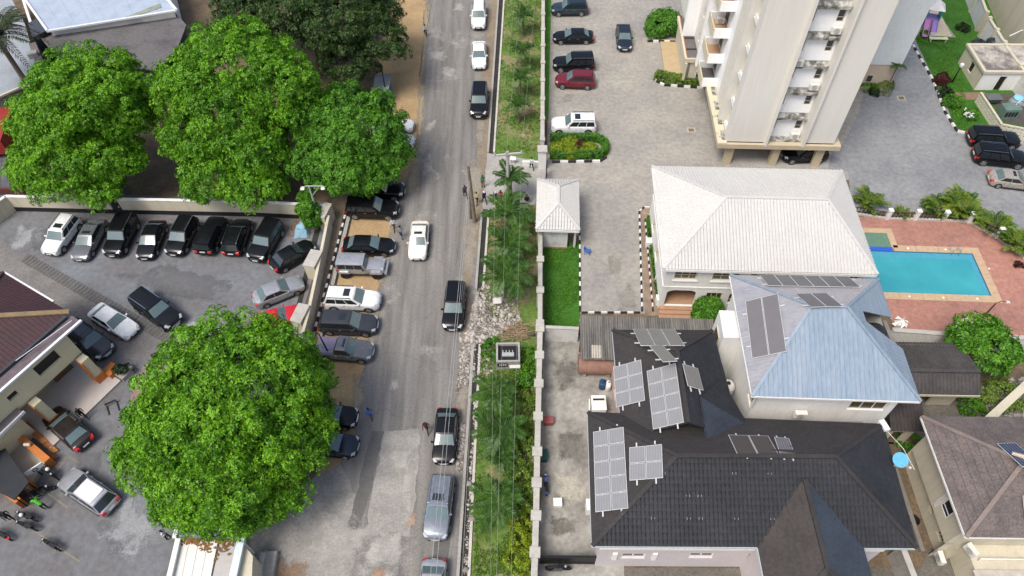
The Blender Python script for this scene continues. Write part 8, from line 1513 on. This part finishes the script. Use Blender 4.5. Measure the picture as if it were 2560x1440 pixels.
p = P(2318,75); t = empty('playground_set',(p.x,p.y,.053),'playground tower with white roof and purple slides','playground',rz=rad(-20)); PUR,PNK,TEA = shiny('purple_plastic',(.3,.2,.5),.4),shiny('pink_plastic',(.5,.2,.45),.4),shiny('teal_plastic',(.03,.3,.27),.4)
for x in (-.8,.8):
    for y in (.2,1.8): MB().tube([(x,y,0),(x,y,2.6)],.08,8).build('post',TEA,t,world=False)
MB().box(-.8,.2,1.1,.8,1.8,1.2).build('platform',PUR,t,world=False); MB().hexa([(-1.,0,2.6),(1.,0,2.6),(1.,2.,2.6),(-1.,2.,2.6),(-.15,.85,3.4),(.15,.85,3.4),(.15,1.15,3.4),(-.15,1.15,3.4)]).build('canopy_roof',WHITE,t,world=False)
for x,mt in ((-.45,PNK),(.45,PUR)):
    for a,b,c_,d in ((-.3,.3,0,.04),(-.33,-.28,.0,.25),(.28,.33,.0,.25)): MB().hexa([(x+a,-2.2,.25+c_),(x+b,-2.2,.25+c_),(x+b,.2,1.2+c_),(x+a,.2,1.2+c_),(x+a,-2.2,.25+d),(x+b,-2.2,.25+d),(x+b,.2,1.2+d),(x+a,.2,1.2+d)]).build('slide',mt,t,world=False)
MB().box(-.8,.2,1.2,-.74,1.8,1.9).build('side_panel',PNK,t,world=False); MB().box(.74,.2,1.2,.8,1.8,1.9).build('side_panel',TEA,t,world=False); MB().tube([(-1.4,.6,.05),(-1.4,.9,.5),(-1.4,1.3,.5),(-1.4,1.6,.05)],.2,8).build('tunnel',shiny('coral_plastic',(.6,.12,.1),.4),t,True,world=False)
p = P(2346,97,.4); t = empty('garden_bench',(p.x,p.y,.047),'cream slatted bench on the far lawn','bench',rz=rad(-4)); CRW = M('cream_bench_paint',(.62,.58,.42),.6,.08)
for k in range(4): MB().box(-1.1,-.25+.13*k,.42,1.1,-.15+.13*k,.46).build('slat',CRW,t,world=False)
for k in range(3): MB().box(-1.1,.3+.03*k,.55+.14*k,1.1,.34+.03*k,.65+.14*k).build('slat',CRW,t,world=False)
for x in (-.9,.9): MB().box(x-.04,-.22,0,x+.04,-.14,.42).build('leg',CRW,t,world=False); MB().box(x-.04,.22,0,x+.04,.3,.9).build('leg',CRW,t,world=False)
for x,y,lb in ((2253,806,'folded white parasol lying at the left of the pool deck'),(2412,808,'crumpled white parasol by the pool deck tree')):
    p = P(x,y,.4); t = empty('folded_parasol',(p.x,p.y,.047),lb,'parasol',rz=rad(20)); m = MB(); rs = np.random.default_rng(int(x))
    for k in range(9):
        a = 2*math.pi*k/9; r1 = rs.uniform(.6,1.15); b = a+.55; m.poly([(0,0,.75),(r1*math.cos(a),r1*math.sin(a)*.7,.12+rs.uniform(0,.3)),(r1*.8*math.cos(b),r1*.8*math.sin(b)*.7,.25+rs.uniform(0,.25))])
    m.build('cloth',WHITE,t,world=False); MB().tube([(-.2,0,0),(.1,.05,.95)],.035,6).build('pole',AC_MAT,t,world=False); MB().lathe([(.3,0),(.28,.07),(.05,.1)],(-.2,0,0),12).build('base',CONC,t,world=False)
p = P(2285,1300,.3); t = empty('black_basin',(p.x,p.y,.04),'round black basin in the narrow yard','basin'); MB().lathe([(.3,0),(.42,.3),(.38,.3),(.27,.06)],(0,0,0),16).build('bowl',BLACK,t,True,world=False); MB().tube([(.42,0,.28),(.5,0,.2)],.03,5).build('handle',BLACK,t,world=False)
for (x,y,lb) in ((1622,605,'white bollard block in the house hedge, upper one'),(1648,748,'white bollard block in the house hedge, lower one')): p = P(x,y,.6); t = empty('bollard',(p.x,p.y,.05),lb,'bollard','white bollards beside the house'); MB().box(-.25,-.3,0,.25,.3,.75).build('block',WHITE,t,world=False); MB().box(-.28,-.33,.75,.28,.33,.82).build('cap',WHITE,t,world=False)
